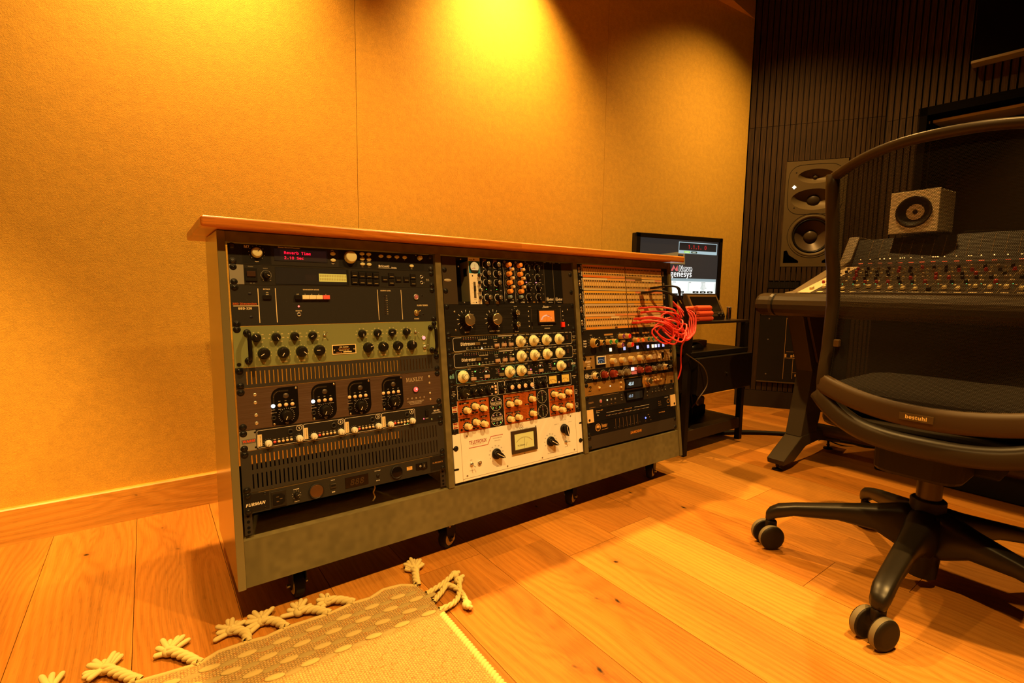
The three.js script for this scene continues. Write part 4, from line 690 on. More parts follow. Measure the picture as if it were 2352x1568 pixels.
{
  const u = new Unit(1, 8, 1, 'channel_strip', 'black channel strip with small black and white knobs and two amber meters', 'channel strip', (p) => {
    p.fill('#191817').grain(0.05); for (const [a, b] of [[23.5, 158], [159.5, 183], [184.5, 292.5], [294, 347], [349, 448.6]]) p.rect(INK, 0.9, a, 3.4, b - a, 38, 3);
    p.block('#191817', 60, 1, 30, 6, 0).text('COMPRESSOR', 76, 4.4, 3).text('EQUALIZER', 234, 4.2, 3).text('OUTPUT', 318, 4.2, 3).text('INPUT', 170, 4.4, 2.6).text('LEFT', 369, 37, 3).text('RIGHT', 422, 36, 3).text('⋀⋁⋀', 208, 12, 7).text('⋀', 246, 12, 7).text('⟋', 268, 11, 7);
    ['BRUTE', 'NICE', 'DYNAMIC', 'EQ'].forEach((t, k) => p.text(t, 12, 16 + k * 4.4, 3)); p.text('BRAINWORX', 464, 14, 3.4).text('AMP', 464, 20, 3.4);
    for (const x of [43.2, 74.4, 98.4, 124.1, 172, 201, 226.6, 250.1, 275.4, 308, 333.4]) p.ticks(x < 160 ? '#e8c45a' : INK, x, 23.6, x < 50 ? 15 : 10.6, x < 50 ? 17.5 : 12.6, 9, 0.6); p.text('2', 33, 38, 3).text('4', 43, 38, 3).text('8', 54, 38, 3);
  }, { depth: 30 });
  u.knob(43.2, 23.5, 13.6, 14, M(0.02, 0.02, 0.015, 0.4), { turn: 0.5 }); for (const x of [74.4, 98.4, 124.1]) u.knob(x, 23.6, 9, 12, blackKnob, { turn: x }); u.knob(172, 23.6, 9.6, 12, blackKnob, { turn: 0.5 });
  for (const x of [201.1, 226.6, 250.1, 275.4]) u.knob(x, 23.4, 8.6, 14, blackKnob, { cap: M(0.78, 0.6, 0.45, 0.5), pointer: M(0.1, 0.06, 0.04), turn: 2.5 - x * 0.01 }); for (const x of [308.2, 333.4]) u.knob(x, 22.8, 8.6, 12, blackKnob, { turn: -0.8 });
  for (const [x, y] of [[138.9, 16.5], [150, 15.5], [150, 24], [150, 33]]) u.button(x, y, 6.4, 6.4, M(0.78, 0.55, 0.38, 0.5), 2.5); u.lamp(137.2, 36.5, 1.7, glow(1, 0.25, 0.06, 2.5), 2, 'led'); u.lamp(148, 7, 1.3, glow(1, 0.4, 0.1, 2), 2, 'led'); u.lamp(289, 34, 1.5, glow(1, 0.5, 0.3, 2), 2, 'led');
  for (const x of [368.9, 422.2]) u.meter(x, 17.5, 36, 25, '#ffa52a', M(0.015, 0.015, 0.015, 0.5), (p) => { p.ring('#8a3a08', 0.6, 18, 32, 20, 3.9, 5.5).ticks('#8a3a08', 18, 32, 19, 22, 11, 0.5, 3.95, 5.45).line('#7a1a08', 0.7, 18, 24, 9, 10).line('#b02a10', 1, 26, 16, 31, 19); }, 0.9, 1.4);
  u.button(395, 28, 7, 6, M(0.75, 0.5, 0.38, 0.5), 2.5);
}
for (let i = 0; i < 2; i++) {
  const u = new Unit(1, 9 + i, 1, 'character_compressor', ['burnt orange compressor with cream knobs, upper of two, under the small knob channel strip', 'burnt orange compressor with cream knobs, lower of two, on top of the cream levelling amplifier'][i], 'compressor', (p) => {
    p.fill('#1a1817').grain(0.05); for (const [a, b] of [[21, 124], [176, 299], [350, 458.6]]) p.block('#a3501c', a, 0, b - a, 44, 0);
    p.line(INK, 0.7, 176, 0, 176, 44).line(INK, 0.7, 350, 0, 350, 44).line(INK, 0.8, 20.6, 0, 20.6, 44).line(INK, 0.8, 459, 0, 459, 44);
    const tag = (t, x, y, w) => p.block('#15110e', x - w / 2, y - 2.3, w, 4.6, 0.6).text(t, x, y, 3, INK);
    tag('DRIVE', 46, 8, 24); tag('OUTPUT', 104, 8, 22); tag('MIX', 76, 38, 20); tag('THRESHOLD', 194, 11, 24); tag('CONTOUR', 224, 11, 22); tag('ATTACK', 280, 10, 18); tag('RATIO', 262, 38, 16); tag('ATTACK', 365, 36, 18); tag('RELEASE', 398, 9, 20); tag('SPEED', 430, 35, 18);
    for (const [x, y] of [[47.2, 28], [74.7, 20], [101.5, 28.5], [194, 28.5], [223.4, 27], [278.6, 23], [368.7, 19], [398, 27.5], [428.3, 18.3]]) { p.dot('#171411', x, y, 13).dots(INK, x, y, 11.4, 11, 0.7); }
    for (let k = 0; k < 4; k++) p.rect('#2a1508', 0.5, 244, 8 + k * 9, 14, 5, 1); p.dot('#1a1410', 30, 8, 3.6).dot('#1a1410', 30, 36, 3.6).dot('#1a1410', 447, 8, 3).dot('#1a1410', 447, 33, 3);
    p.ring(INK, 1, 149.5, 22, 20).block('#1a1817', 127, 17, 45, 10, 0).line(INK, 0.7, 128, 17, 171, 17).line(INK, 0.7, 128, 27, 171, 27).text('TWEAKER', 149.5, 22.1, 8, INK, { sx: 0.95, font: 'serif' }).text('C', 149.5, 10, 9, INK, { font: 'serif', bold: false }).text('C', 149.5, 34.5, 9, INK, { font: 'serif', bold: false });
    p.ring(INK, 0.8, 322.8, 22, 19.5).dots(INK, 322.8, 22, 15.5, 9, 0.7);
    p.block('#e6d2ae', 3.5, 13, 16, 17, 1).block('#8a2a14', 5, 14.5, 13, 4, 0.3).block('#8a2a14', 5, 25, 13, 3.6, 0.3).text('KUSH', 11.5, 21.8, 4.6, '#3a2010'); p.rect(INK, 0.8, 463, 14, 10, 9, 1).text('UBK', 468, 27.5, 4.6, INK);
  }, { depth: 30, rough: 0.45 });
  for (const [k, [x, y]] of [[47.2, 28], [74.7, 20], [101.5, 28.5], [194, 28.5], [223.4, 27], [278.6, 23], [368.7, 19], [398, 27.5], [428.3, 18.3]].entries()) u.knob(x, y, 9, 19, M(0.86, 0.70, 0.34, 0.45), { pointer: M(0.1, 0.06, 0.03), turn: [-0.8, 0.9, 0.7, -0.7, -1.2, -0.2, -0.4, -0.3, 0.1][k] });
  const R = glow(0.9, 0.25, 0.15, 1.4), G = glow(0.25, 0.8, 0.1, 1.2); u.lamp(138, 11, 1.7, R, 2, 'led'); u.lamp(161, 11, 1.7, R, 2, 'led'); u.lamp(138, 33, 1.7, G, 2, 'led'); u.lamp(161, 33, 1.7, G, 2, 'led');
  for (let k = 0; k < 7; k++) u.lamp(322.8, 8 + 4.4 * k, 1.1, k < 3 ? glow(0.6, 0.12, 0.03, 0.9) : glow(0.7, 0.4, 0.05, 0.9), 1.4, 'led'); u.lamp(210, 16, 1.6, M(0.85, 0.68, 0.2, 0.4), 1.6, 'led');
}
{
  const D = '#3a2c22', R = '#8c2f2a';
  const u = new Unit(1, 11, 3, 'levelling_amplifier', 'tall cream levelling amplifier with a yellow meter and black pointer knobs', 'compressor', (p) => {
    p.fill('#f0f2ee').grain(0.04).line('#8b7d63', 0.8, 25, 0, 25, 133).line('#8b7d63', 0.8, 457, 0, 457, 133).line('#5d5340', 0.9, 25, 126.5, 457, 126.5);
    p.text('TELETRONIX', 80, 30.5, 13.5, R, { sx: 0.72 }).text('ENGINEERING CO', 80, 38.3, 4, '#9c8a78', { sx: 1.15, bold: false }).line('#b5655c', 2.1, 49, 45, 112, 45, 124, 24.4, 166, 24.4); p.text('LEVELING AMPLIFIER', 146, 31.5, 3.4, D, { bold: false }).text('MODEL LA-2A', 146, 39, 3.4, D, { bold: false });
    for (const [x, y] of [[139.1, 76.5], [345.4, 75.5]]) for (let i = 0; i <= 10; i++) { const a = 2.2 + i * 0.49; p.text(String(i * 10), x + Math.cos(a) * 23.5, y + Math.sin(a) * 23.5, 4.6, D, { bold: false }); }
    p.text('GAIN', 140, 113, 3.6, D, { bold: false }).text('PEAK REDUCTION', 345, 112, 3.6, D, { bold: false }).text('GAIN REDUCTION', 403, 17, 3.2, D, { bold: false }).text('OUTPUT +10', 374, 26, 3, D, { bold: false }).text('OUTPUT +4', 433, 26, 3, D, { bold: false }).text('LIMIT', 54, 78, 3, D, { bold: false }).text('COMPRESS', 54, 107, 3, D, { bold: false }).text('POWER', 409, 103, 3, D, { bold: false }).text('ON', 409, 73, 3, D, { bold: false });
    p.line(D, 0.9, 234.4, 6, 242, 15, 234.4, 24, 227, 15, 234.4, 6).text('UA', 234.4, 15.2, 5.4, D).text('CLASSICS', 252, 21, 3.2, D, { bold: false });
    for (const [x, y] of [[4, 39], [4, 96], [478, 37.5], [478, 94]]) p.block('#15120e', x - 6, y - 2.8, 16, 5.6, 2.8);
  }, { depth: 30, rough: 0.4, screws: [[8.3, 39], [474, 93.9]] });
  u.meter(241.6, 55, 76, 48, '#ffc24a', M(0.05, 0.038, 0.025, 0.55), (p) => { p.ring('#8a5a18', 0.5, 38, 56, 42, 4.0, 5.4).ticks('#7a4a10', 38, 56, 40, 44, 24, 0.5, 3.95, 5.2); p.ring('#b0301a', 1.2, 38, 56, 42, 5.2, 5.55).line('#2a1408', 0.8, 38, 46, 41, 16).text('TELETRONIX', 27, 37, 5.6, '#2a1408', { sx: 0.85 }).line('#2a1408', 0.6, 45, 42, 49, 30); }, 0.82, 9);
  for (const [x, y] of [[139.1, 76.5], [345.4, 75.5]]) u.knob(x, y, 15.5, 17, blackKnob, { kind: 'chicken', turn: 0.55 }); u.knob(403.9, 44.4, 15, 17, blackKnob, { kind: 'chicken', turn: 1.35 });
  u.toggle(54.6, 90.5, 6, [0.45, 0.6]); u.bezel(80.5, 91, 4.4, 6.4, steel, 4); u.lamp(80.5, 91, 4.5, M(0.3, 0.16, 0.05, 0.2), 6, 'jewel_lamp'); u.toggle(408.9, 88, 6, [0.8, -0.2]);
  for (const [x, y] of [[45.1, 11], [436, 8.9], [38.9, 120], [175.9, 120], [308.9, 120], [444.2, 119]]) u.bolt(x, y, 3, M(0.4, 0.36, 0.28, 0.3, 0.8)); u.bolt(242.2, 94, 1.8, M(0.1, 0.08, 0.06)); u.bolt(290, 20, 2.6, M(0.2, 0.17, 0.1, 0.3, 0.8));
}

// ---------------------------------------------------------------- right bay
// five patchbays: rows of tiny sockets over paper label strips
const stripColours = [
  [['#e2731f', 0, 0.32], ['#d98a50', 0.32, 0.5], ['#8a6a3a', 0.5, 0.72], ['#e8b25a', 0.72, 1]],
  [['#cdbf95', 0, 0.55], ['#b9a58a', 0.55, 0.75], ['#e2a36a', 0.75, 1]],
  [['#f0b52c', 0, 0.55], ['#e9a92a', 0.55, 1]],
  [['#e3c59a', 0, 0.35], ['#e79a62', 0.35, 0.7], ['#d9b487', 0.7, 1]],
  [['#e79a3a', 0, 0.12], ['#e0a24e', 0.12, 0.3], ['#5a3414', 0.34, 0.37], ['#e6a04a', 0.37, 0.62], ['#7a5a30', 0.7, 0.8], ['#e2a76a', 0.85, 1]]];
const upperColours = [[['#e39a4a', 0, 1]], [['#e8dcc0', 0, 0.28], ['#e7a95c', 0.28, 0.5], ['#d79a86', 0.5, 0.63], ['#7a5a34', 0.63, 0.72], ['#f0d9a8', 0.72, 0.9], ['#e8a080', 0.9, 1]], [['#f2b83c', 0, 0.62], ['#e38a5c', 0.62, 1]], [['#cbb8a2', 0, 0.6], ['#e2b067', 0.6, 1]], [['#e69a3c', 0, 0.3], ['#f0dcb4', 0.3, 0.4], ['#c79a5c', 0.42, 0.55], ['#7a4a24', 0.6, 0.66], ['#ecdcb8', 0.72, 1]]];
const patchLabels = ['topmost of five, under the worktop rail', 'second of five, orange strip above it', 'middle of five, bright yellow label strip', 'fourth of five, red cables hanging over it', 'lowest of five, red cables plugged into its end'];
for (let i = 0; i < 5; i++) {
  const u = new Unit(2, i, 1, 'patchbay', 'amber patchbay with two rows of sockets, ' + patchLabels[i], 'patchbay', (p) => {
    p.fill('#15161a').block('#cba560', 23.5, 0.4, 424, 43, 0.4);
    for (const [c, a, b] of upperColours[i]) p.block(c, 23.7 + 423 * a, 1, 423 * (b - a), 5.6, 0);
    for (const [c, a, b] of stripColours[i]) p.block(c, 23.7 + 423 * a, 37, 423 * (b - a), 6, 0);
    for (let k = 0; k < 48; k++) { const x = 31.3 + k * 8.65 + (k > 23 ? 3 : 0); p.block('#efd08c', x - 1.7, 15, 3.4, 11.5, 1.4); if (k % 3 === 0) p.text('·····', x + 6, 40, 2.6, '#5a3a1c').text('····', x + 6, 4, 2.4, '#5a3a1c'); }
    p.block('#241509', 236.6, 1, 3.2, 42, 0); p.text('Switchcraft', 18.5, 21.5, 7, INK, { turn: -Math.PI / 2, slant: 1 }).text('P', 11, 37, 4, INK, { turn: -1.57 });
  }, { group: 'patchbays at the top of the right bay', screws: [], depth: 30, rough: 0.45 });
  for (const y of [14.5, 24.5]) { u.at('rack_screw', screwG, screwGold, 8.4, y); u.at('rack_screw', screwG, screwGold, 458, y); }
  const hole = cylZ(0.0029, 0.0029, 0.0012, 10), inst = new THREE.InstancedMesh(hole, M(0.003, 0.003, 0.003, 0.9), 96), ring = new THREE.InstancedMesh(latheZ('pring', [[0.0029, 0], [0.0029, 0.0011], [0.0035, 0.0006], [0.0035, 0]], 10), M(0.62, 0.40, 0.13, 0.4, 0.4), 96), mm = new THREE.Matrix4();
  for (let k = 0; k < 96; k++) { const c = k % 48, x = 31.3 + c * 8.65 + (c > 23 ? 3 : 0), y = k < 48 ? 10.6 : 31; mm.makeTranslation(x / 1000, -y / 1000, 0.0003); inst.setMatrixAt(k, mm); ring.setMatrixAt(k, mm); }
  inst.name = 'socket_hole'; ring.name = 'socket_ring'; inst.userData.kind = ring.userData.kind = 'stuff'; u.g.add(inst, ring);
}
{
  const gold = M(0.72, 0.48, 0.14, 0.4, 0.3), cap = { k: M(0.012, 0.012, 0.012, 0.4), g: M(0.03, 0.22, 0.05, 0.4), p: M(0.16, 0.03, 0.16, 0.4), r: M(0.75, 0.02, 0.02, 0.4), o: M(0.85, 0.17, 0.03, 0.4), t: M(0.03, 0.16, 0.13, 0.4) };
  const u = new Unit(2, 5, 2, 'analogue_processor', 'black two-space processor with gold sided coloured knobs and square lit buttons', 'processor', (p) => {
    p.fill('#201d1b').grain(0.05); ['Solid', 'State', 'Logic'].forEach((t, i) => p.text(t, 14.7, 36 + i * 8.5, 7.2, INK, { sx: 0.85 }));
    for (const [x, y, w] of [[131.4, 19.2, 44], [273.9, 19, 42], [332.7, 20.4, 40], [203.3, 45.3, 26]]) p.block('#b98f52', x - w / 2, y - 3, w, 6, 0.5).text('◄ ·······', x, y, 4, '#2a1a0c');
    ['INPUT', 'OUTPUT', 'HPF', 'DRIVE', 'DENSITY'].forEach((t, i) => p.text(t, [45, 50, 85, 118, 148][i], [18, 29, 28, 28, 28][i], 3.6)); ['THRESH', 'HF', 'LMC', 'WIDTH'].forEach((t, i) => p.text(t, [264, 292, 324, 352][i], 30, 3));
    for (const [x, y] of [[51.8, 44.8], [87.4, 45], [120.2, 45], [148.7, 44.7], [187.9, 28.2], [220.1, 28.7], [180.4, 58.8], [232.1, 59.8], [263.8, 45.1], [292.2, 45.6], [323.9, 45.3], [350.5, 45.7], [377.5, 46.9]]) p.ticks(INK, x, y, x < 60 ? 19 : 12.5, x < 60 ? 21.5 : 14.5, 11, 0.7);
  }, { depth: 30 });
  u.knob(51.8, 44.8, 16, 22, gold, { cap: cap.k }); u.knob(87.4, 45, 10, 18, gold, { cap: cap.k });
  for (const [x, y, c] of [[120.2, 45, 'g'], [148.7, 44.7, 'g'], [187.9, 28.2, 'p'], [220.1, 28.7, 'r'], [180.4, 58.8, 'p'], [232.1, 59.8, 'r'], [263.8, 45.1, 'o'], [292.2, 45.6, 'o'], [323.9, 45.3, 't'], [350.5, 45.7, 't'], [377.5, 46.9, 't']]) u.knob(x, y, 10, 19, gold, { cap: cap[c], turn: 1 });
  const lit = { o: glow(1, 0.62, 0.3, 3), b: glow(0.55, 0.55, 0.85, 1.1), w: glow(0.85, 0.85, 1, 1.3) };
  for (const [x, c, y = 72] of [[133.6, 'o'], [205.6, 'b'], [277.4, 'b'], [337.3, 'b'], [364.7, 'o'], [382.2, 'w'], [400.2, 'b'], [428.1, 'b']]) { u.button(x, y, 14, 15, M(0.02, 0.02, 0.02, 0.5), 2, 'button_frame'); u.button(x, y, 10.5, 12, lit[c], 4, 'button_lamp'); }
  u.panel.userData.label = 'black panel';
}
{
  const u = new Unit(2, 7, 1, 'bus_compressor', 'tan bus compressor with a small dark meter and five cream knobs', 'compressor', (p) => {
    p.fill('#8d7040').grain(0.06).block('#161413', 55, 0, 52, 44, 0); p.text('Stam', 23, 17, 10, INK, { slant: 1, font: 'serif' }).text('AUDIO', 26, 26, 4, INK).text('SA4000', 24, 33, 4.4, INK);
    ['THRESHOLD', 'RATIO', 'ATTACK', 'RELEASE', 'MAKE UP'].forEach((t, i) => p.text(t, [137, 185, 233, 283, 331][i], 4.5, 3.4, INK)); for (const x of [137.2, 185.2, 233.5, 283.2, 331.5]) p.ticks(INK, x, 23, 13, 15, 9, 0.7); p.text('BYPASS', 370, 7, 2.8, INK).text('SIDE CHAIN', 399, 7, 2.4, INK).text('POWER', 424, 7, 2.8, INK);
    for (let k = 0; k < 4; k++) p.text('COMPRESSOR', 459, 13 + k * 6, 3.2, INK); p.dot('#1a1410', 37, 7, 3.4).dot('#1a1410', 38, 38, 3.4).dot('#1a1410', 8, 38, 4.4).dot('#1a1410', 440, 7, 3);
  }, { depth: 30, screws: [[8, 7], [475, 8], [475, 36]] });
  u.meter(83.8, 16.5, 38, 23, '#243a46', M(0.75, 0.72, 0.6, 0.4), (p) => { p.ring('#dfe8e8', 0.6, 19, 28, 20, 3.9, 5.5).ticks('#dfe8e8', 19, 28, 18, 21, 11, 0.6, 3.95, 5.45).line('#ffffff', 1, 13, 22, 5, 11).text('dB', 22, 18, 4, '#dfe8e8'); }, 0.55, 2);
  for (const [x, y] of [[137.2, 23], [185.2, 23], [233.5, 22.5], [283.2, 21.8], [331.5, 22.6]]) u.knob(x, y, 10.5, 19, M(0.78, 0.58, 0.24, 0.45), { cap: M(0.42, 0.36, 0.24, 0.5), turn: 0.6 }); for (const x of [369.8, 399.3]) u.button(x, 23, 15, 16, M(0.85, 0.72, 0.5, 0.5), 6);
  u.button(423.8, 22.4, 10, 26, M(0.01, 0.01, 0.01, 0.4), 3, 'power_switch'); u.button(423.8, 34, 6, 5, M(0.8, 0.65, 0.4, 0.4), 4, 'button');
}
{
  const u = new Unit(2, 8, 1, 'vintage_equalizer', 'black vintage style equalizer with dark red, grey and cream knobs', 'equalizer', (p) => {
    p.fill('#1b1918').grain(0.05).ring(INK, 1.4, 14, 21, 8).text('H', 14, 21.2, 12, INK, { font: 'serif' }).text('eritage', 29, 20, 6, INK).text('Audio', 30, 28, 5, INK).text('HA73 EQ', 468, 19, 5, INK, { sx: 0.8 }).line(INK, 0.6, 455, 25, 481, 25).text('ELITE SERIES', 468, 29, 2.4);
    for (const [x, r] of [[49.8, 15], [93.1, 15.5], [137.3, 18], [208.9, 17], [279.9, 16], [325.4, 17], [395.7, 16], [429.6, 15]]) { p.ring('#d8c48a', 1, x, 22, r, 2.3, 5.4).ticks(INK, x, 22, r + 0.5, r + 3, 11, 0.6); } for (const x of [120, 190, 310, 380]) p.text('kHz', x, 40, 3);
  }, { depth: 30, screws: [[8, 38], [475, 6]] });
  const red = M(0.22, 0.025, 0.012, 0.4), grey = M(0.20, 0.16, 0.10, 0.45);
  u.knob(49.8, 22.3, 12, 17, M(0.8, 0.66, 0.4, 0.45), { cap: blackKnob }); u.knob(93.1, 22, 12, 17, red, { turn: -0.7 }); u.knob(137.3, 22.6, 14, 18, red, { turn: 0.4 }); u.knob(172.7, 22.6, 10.5, 18, grey, { turn: -0.5 }); u.knob(208.9, 22.8, 13, 17, grey, { turn: 0.8 });
  u.knob(279.9, 21.4, 12.5, 17, red, { turn: -0.4 }); u.knob(325.4, 22.4, 13, 18, red, { turn: 0.6 }); u.knob(358, 22, 10, 16, grey); u.knob(395.7, 21.4, 12.5, 17, grey, { turn: -0.9 }); u.knob(429.6, 21.8, 11.5, 17, M(0.8, 0.66, 0.4, 0.45), { cap: blackKnob });
  u.button(243.8, 15, 14, 12, glow(1, 0.42, 0.35, 3), 4, 'button_lamp'); u.button(258.5, 15.6, 12, 11, glow(0.9, 0.12, 0.06, 0.8), 4, 'button_lamp'); u.button(250.5, 29.5, 25, 10, glow(0.9, 0.12, 0.06, 0.7), 4, 'button_lamp');
}
{
  const u = new Unit(2, 9, 1, 'clock_interface', 'gold faced converter with a black display reading 48.0 and a large metal knob', 'converter', (p) => {
    p.fill('#b98b45').grain(0.08, 1).text('2', 25, 21, 26, '#1c140c', { slant: 1, font: 'serif' }).text('ZEN', 24, 14, 7, '#1c140c', { sx: 1.1 }).text('TOUR SYNERGY CORE', 28, 38, 2.6, '#3a2a16').text('antelope', 465, 21, 4, '#2a1c10').text('⟁', 464, 11, 9, '#2a1c10'); for (const x of [96, 122.7, 149]) p.text('○', x, 37, 3, '#3a2a16'); p.line('#7a5a2a', 1, 120, 6, 196, 6).line('#7a5a2a', 1, 120, 8.4, 196, 8.4).line('#8a6a34', 3, 440, 0, 430, 44).line('#8a6a34', 3, 452, 0, 444, 44);
  }, { depth: 30, rough: 0.32, metal: 0.5, screws: [[8.5, 8]] });
  u.at('display_bezel', prism([[-0.051, -0.02], [0.051, -0.02], [0.046, 0], [0.051, 0.02], [-0.051, 0.02], [-0.046, 0]], 0, 0.0015), M(0.004, 0.004, 0.004, 0.3), 246, 21.8, 0);
  u.screen(246, 21.8, 82, 30, (p) => { p.fill('#040405').text('48.0', 25, 15.5, 17, '#cfe4e8', { slant: 1, sx: 0.85 }); }, { lit: 1.1, z: 2 });
  u.knob(322.2, 21.6, 14.5, 17, M(0.78, 0.6, 0.34, 0.22, 0.85), { pointer: null, cap: M(0.45, 0.34, 0.18, 0.25, 0.9) });
  const nub = M(0.85, 0.68, 0.4, 0.3, 0.6); for (const [x, y, r] of [[67.8, 20.8, 5], [176.4, 13.2, 4], [176.4, 30, 4], [350.5, 12, 3], [350.5, 24, 4], [367.8, 12, 3], [367.8, 22.5, 4], [385.2, 22, 4], [402.8, 21.5, 4]]) u.lamp(x, y, r, nub, 7, 'button'); u.lamp(122.7, 20, 1.9, glow(1, 0.9, 0.6, 3), 2, 'led'); u.lamp(430.6, 26.8, 2.6, M(0.02, 0.02, 0.02), 1, 'button'); u.button(466, 36, 10, 10, blackKnob, 3, 'corner_socket');
}
{
  const u = new Unit(2, 10, 1, 'multichannel_interface', 'dark converter with a trapezoid display reading 48.0 and a red power button', 'converter', (p) => {
    p.fill('#2a2623').grain(0.05).text('ORION⁺', 27, 22.5, 7.5, '#c79a62', { bold: false }).text('⟁', 464, 10, 8, INK).text('antelope', 464, 20, 3.4, '#c79a62').line('#c79a62', 0.7, 85, 4, 165, 4).text('POWER', 71, 37, 2.4, '#c79a62'); ['LOCK', 'OVEN', 'ATOMIC'].forEach((t, i) => p.text(t, 104 + 20 * i, 37, 2.4, '#c79a62')); p.text('32 CHANNEL INTERFACE', 30, 39, 2.6, '#c79a62').text('PRESETS', 178, 22, 2.4, INK); for (let i = 0; i < 5; i++) p.text(String(i + 1), 348 + 19.4 * i, 9, 3, INK).text('·', 348 + 19.4 * i, 36, 3, INK);
  }, { depth: 30, screws: [[8, 6], [475, 6]] });
  u.at('display_bezel', prism([[-0.046, -0.02], [0.046, -0.02], [0.058, 0.02], [-0.058, 0.02]], 0, 0.0012), M(0.004, 0.004, 0.004, 0.3), 247, 21.8, 0);
  u.screen(247, 21.8, 84, 26, (p) => { p.fill('#040405').text('48.0', 20, 13, 14, '#a9bccb', { slant: 1, sx: 0.85 }).text('→ ⋮', 54, 13, 9, '#59656c').block('#0c1412', 44, 1, 24, 24, 1); }, { lit: 0.8, z: 1.8 });
  u.bezel(71.3, 21.9, 5, 6.4, steel, 2); u.lamp(71.3, 21.9, 5.1, glow(0.75, 0.06, 0.03, 0.7), 4, 'power_lamp'); u.lamp(103.7, 22.1, 2.6, glow(1, 0.7, 0.3, 2), 2, 'led'); for (const x of [124.3, 143.8]) u.lamp(x, 22, 3.4, glow(0.35, 0.14, 0.03, 0.6), 2, 'led');
  for (const [x, y] of [[177.7, 14], [177.3, 30.1], [317.1, 18], [317.7, 31], ...[0, 1, 2, 3, 4].map((i) => [348.1 + 19.4 * i, 20.4])]) u.lamp(x, y, 3.2, M(0.10, 0.09, 0.08, 0.3, 0.6), 4, 'button');
}
{
  const u = new Unit(2, 11, 1, 'audio_interface', 'black interface with cream end brackets and a long row of small dots', 'interface', (p) => {
    p.fill('#17171a').grain(0.04).text('Quantum 4848', 47, 8, 5.4, '#d9a85a', { align: 'left', sx: 0.85 }).text('Ultra Low', 47, 14.5, 3.4, INK, { align: 'left' }).text('⚡', 54, 24, 8, INK).line(INK, 1.1, 96, 20.3, 176, 20.3).line(INK, 1.1, 243, 20.3, 326, 20.3).text('Analog Input/Output', 209.5, 20.2, 4.4, '#d9a85a', { sx: 0.9 });
    for (let k = 0; k < 32; k++) p.dot(k % 8 ? '#e8dcc0' : '#e08a5a', 96 + k * 7.3, 30.6, 1.25); for (let k = 0; k < 6; k++) p.text(['ADAT', 'WCLK', 'MIDI', '48k', '96k', '192k'][k], 384 + (k > 2 ? 9 : 0), 16 + (k % 3) * 7, 3, '#d9a85a'); p.text('PreSonus', 430, 5, 5, INK).text('Powered On', 440, 38, 3, '#d9a85a').ring('#d9a85a', 1.6, 440, 21, 7).text('⏻', 440, 21, 7, '#c05a2a');
  }, { depth: 30, screws: [[9, 7], [475, 36]] });
  for (const [x, s] of [[16, 1], [467, -1]]) { const b = u.at('end_bracket', prism([[-0.0155, -0.0215], [0.0155, -0.0215], [0.0155 - (s < 0 ? 0 : 0.002), 0.0215], [-0.0155, 0.0215]], 0, 0.003), M(0.75, 0.55, 0.28, 0.45), x, 21.8, 0.2); part(b, 'bracket_slot', cylZ(0.0045, 0.0045, 0.0006, 14), M(0.02, 0.015, 0.01), -0.006 * s, -0.013, 0.0032); }
  u.lamp(54, 24, 2.2, M(0.8, 0.75, 0.6), 1.4, 'input_mark');
}
{
  const u = new Unit(2, 12, 1, 'headphone_hub', 'black headphone hub with a round logo and a blue light', 'headphone hub', (p) => {
    p.fill('#141416').grain(0.04).ring('#d9a860', 2.2, 50.9, 20, 11.5).dot('#d9a860', 50.9, 20, 8).block('#141416', 44.5, 21, 3.4, 9, 1).block('#141416', 54, 21, 3.4, 9, 1).block('#141416', 48.6, 22, 4.6, 8, 1).text('hear', 83, 17, 17, '#d9a860', { sx: 0.75 }).line('#d9a860', 1, 68, 31, 100, 29).text('hear back pro', 398, 13, 6, '#d9a860', { sx: 0.9 });
    for (let k = 0; k < 7; k++) p.line('#8a6a44', 1.2, 139.2 + 19.5 * k, 3, 139.2 + 19.5 * k, 38); for (let k = 0; k < 8; k++) p.dot('#b0a890', 131 + 19.5 * k, 33, 1).dot('#39507a', 131 + 19.5 * k, 27, 0.8); p.text('Power', 318, 12, 3, '#d9a860').text('Sync', 300, 34, 2.6, '#d9a860').text('Error', 330, 34, 2.6, '#d9a860');
  }, { depth: 30, screws: [[8, 6], [8, 38], [475, 6]] });
  u.lamp(300.5, 22.5, 3.4, glow(0.05, 0.1, 1, 4), 2, 'led'); u.lamp(300.5, 22.5, 1.6, glow(0.6, 0.7, 1, 6), 2.6, 'lamp_core'); u.lamp(323.2, 22, 1.4, glow(0.5, 0.1, 0.02, 0.6), 1.5, 'led');
}
{
  new Unit(2, 13, 1, 'rack_filler', 'plain dark brown blank rack panel with orange lettering', 'blank panel', (p) => p.fill('#3a332b').grain(0.06).text('SAMSON', 243.4, 19.5, 13, '#e2952c', { sx: 1.15, slant: 1 }), { depth: 30, rough: 0.6 });
}
// ---------------------------------------------------------------- patch cables
const redCable = M(0.78, 0.045, 0.035, 0.42), blackCable = M(0.012, 0.012, 0.012, 0.4), plugGold = M(0.62, 0.42, 0.16, 0.3, 0.85);
function patchLead(label, mat, group, pts, plugs) {                                   // pts: [x mm, y mm, out mm] on the right bay's face; the first (and last) leave a plug
  const c = thing('patch_cable', label, 'cable', group), P = pts.map((a) => faceAt(2, ...a));
  part(c, 'cord', tube(P, 0.0031, 70, 8), mat);
  for (const k of plugs) {
    const a = k ? P[P.length - 1] : P[0], q = pts[k ? pts.length - 1 : 0];
    const body = part(c, 'plug', latheZ('plugb', [[0, 0.03], [0.0032, 0.029], [0.0042, 0.022], [0.0042, 0.002], [0.0022, 0.0005], [0, 0.0005]], 12), mat); body.position.copy(faceAt(2, q[0], q[1], q[2] - 28)); body.rotation.x = -TILT;
    part(body, 'plug_tip', cylZ(0.0022, 0.0022, 0.03, 10), plugGold, 0, 0, -0.012);
  }
}
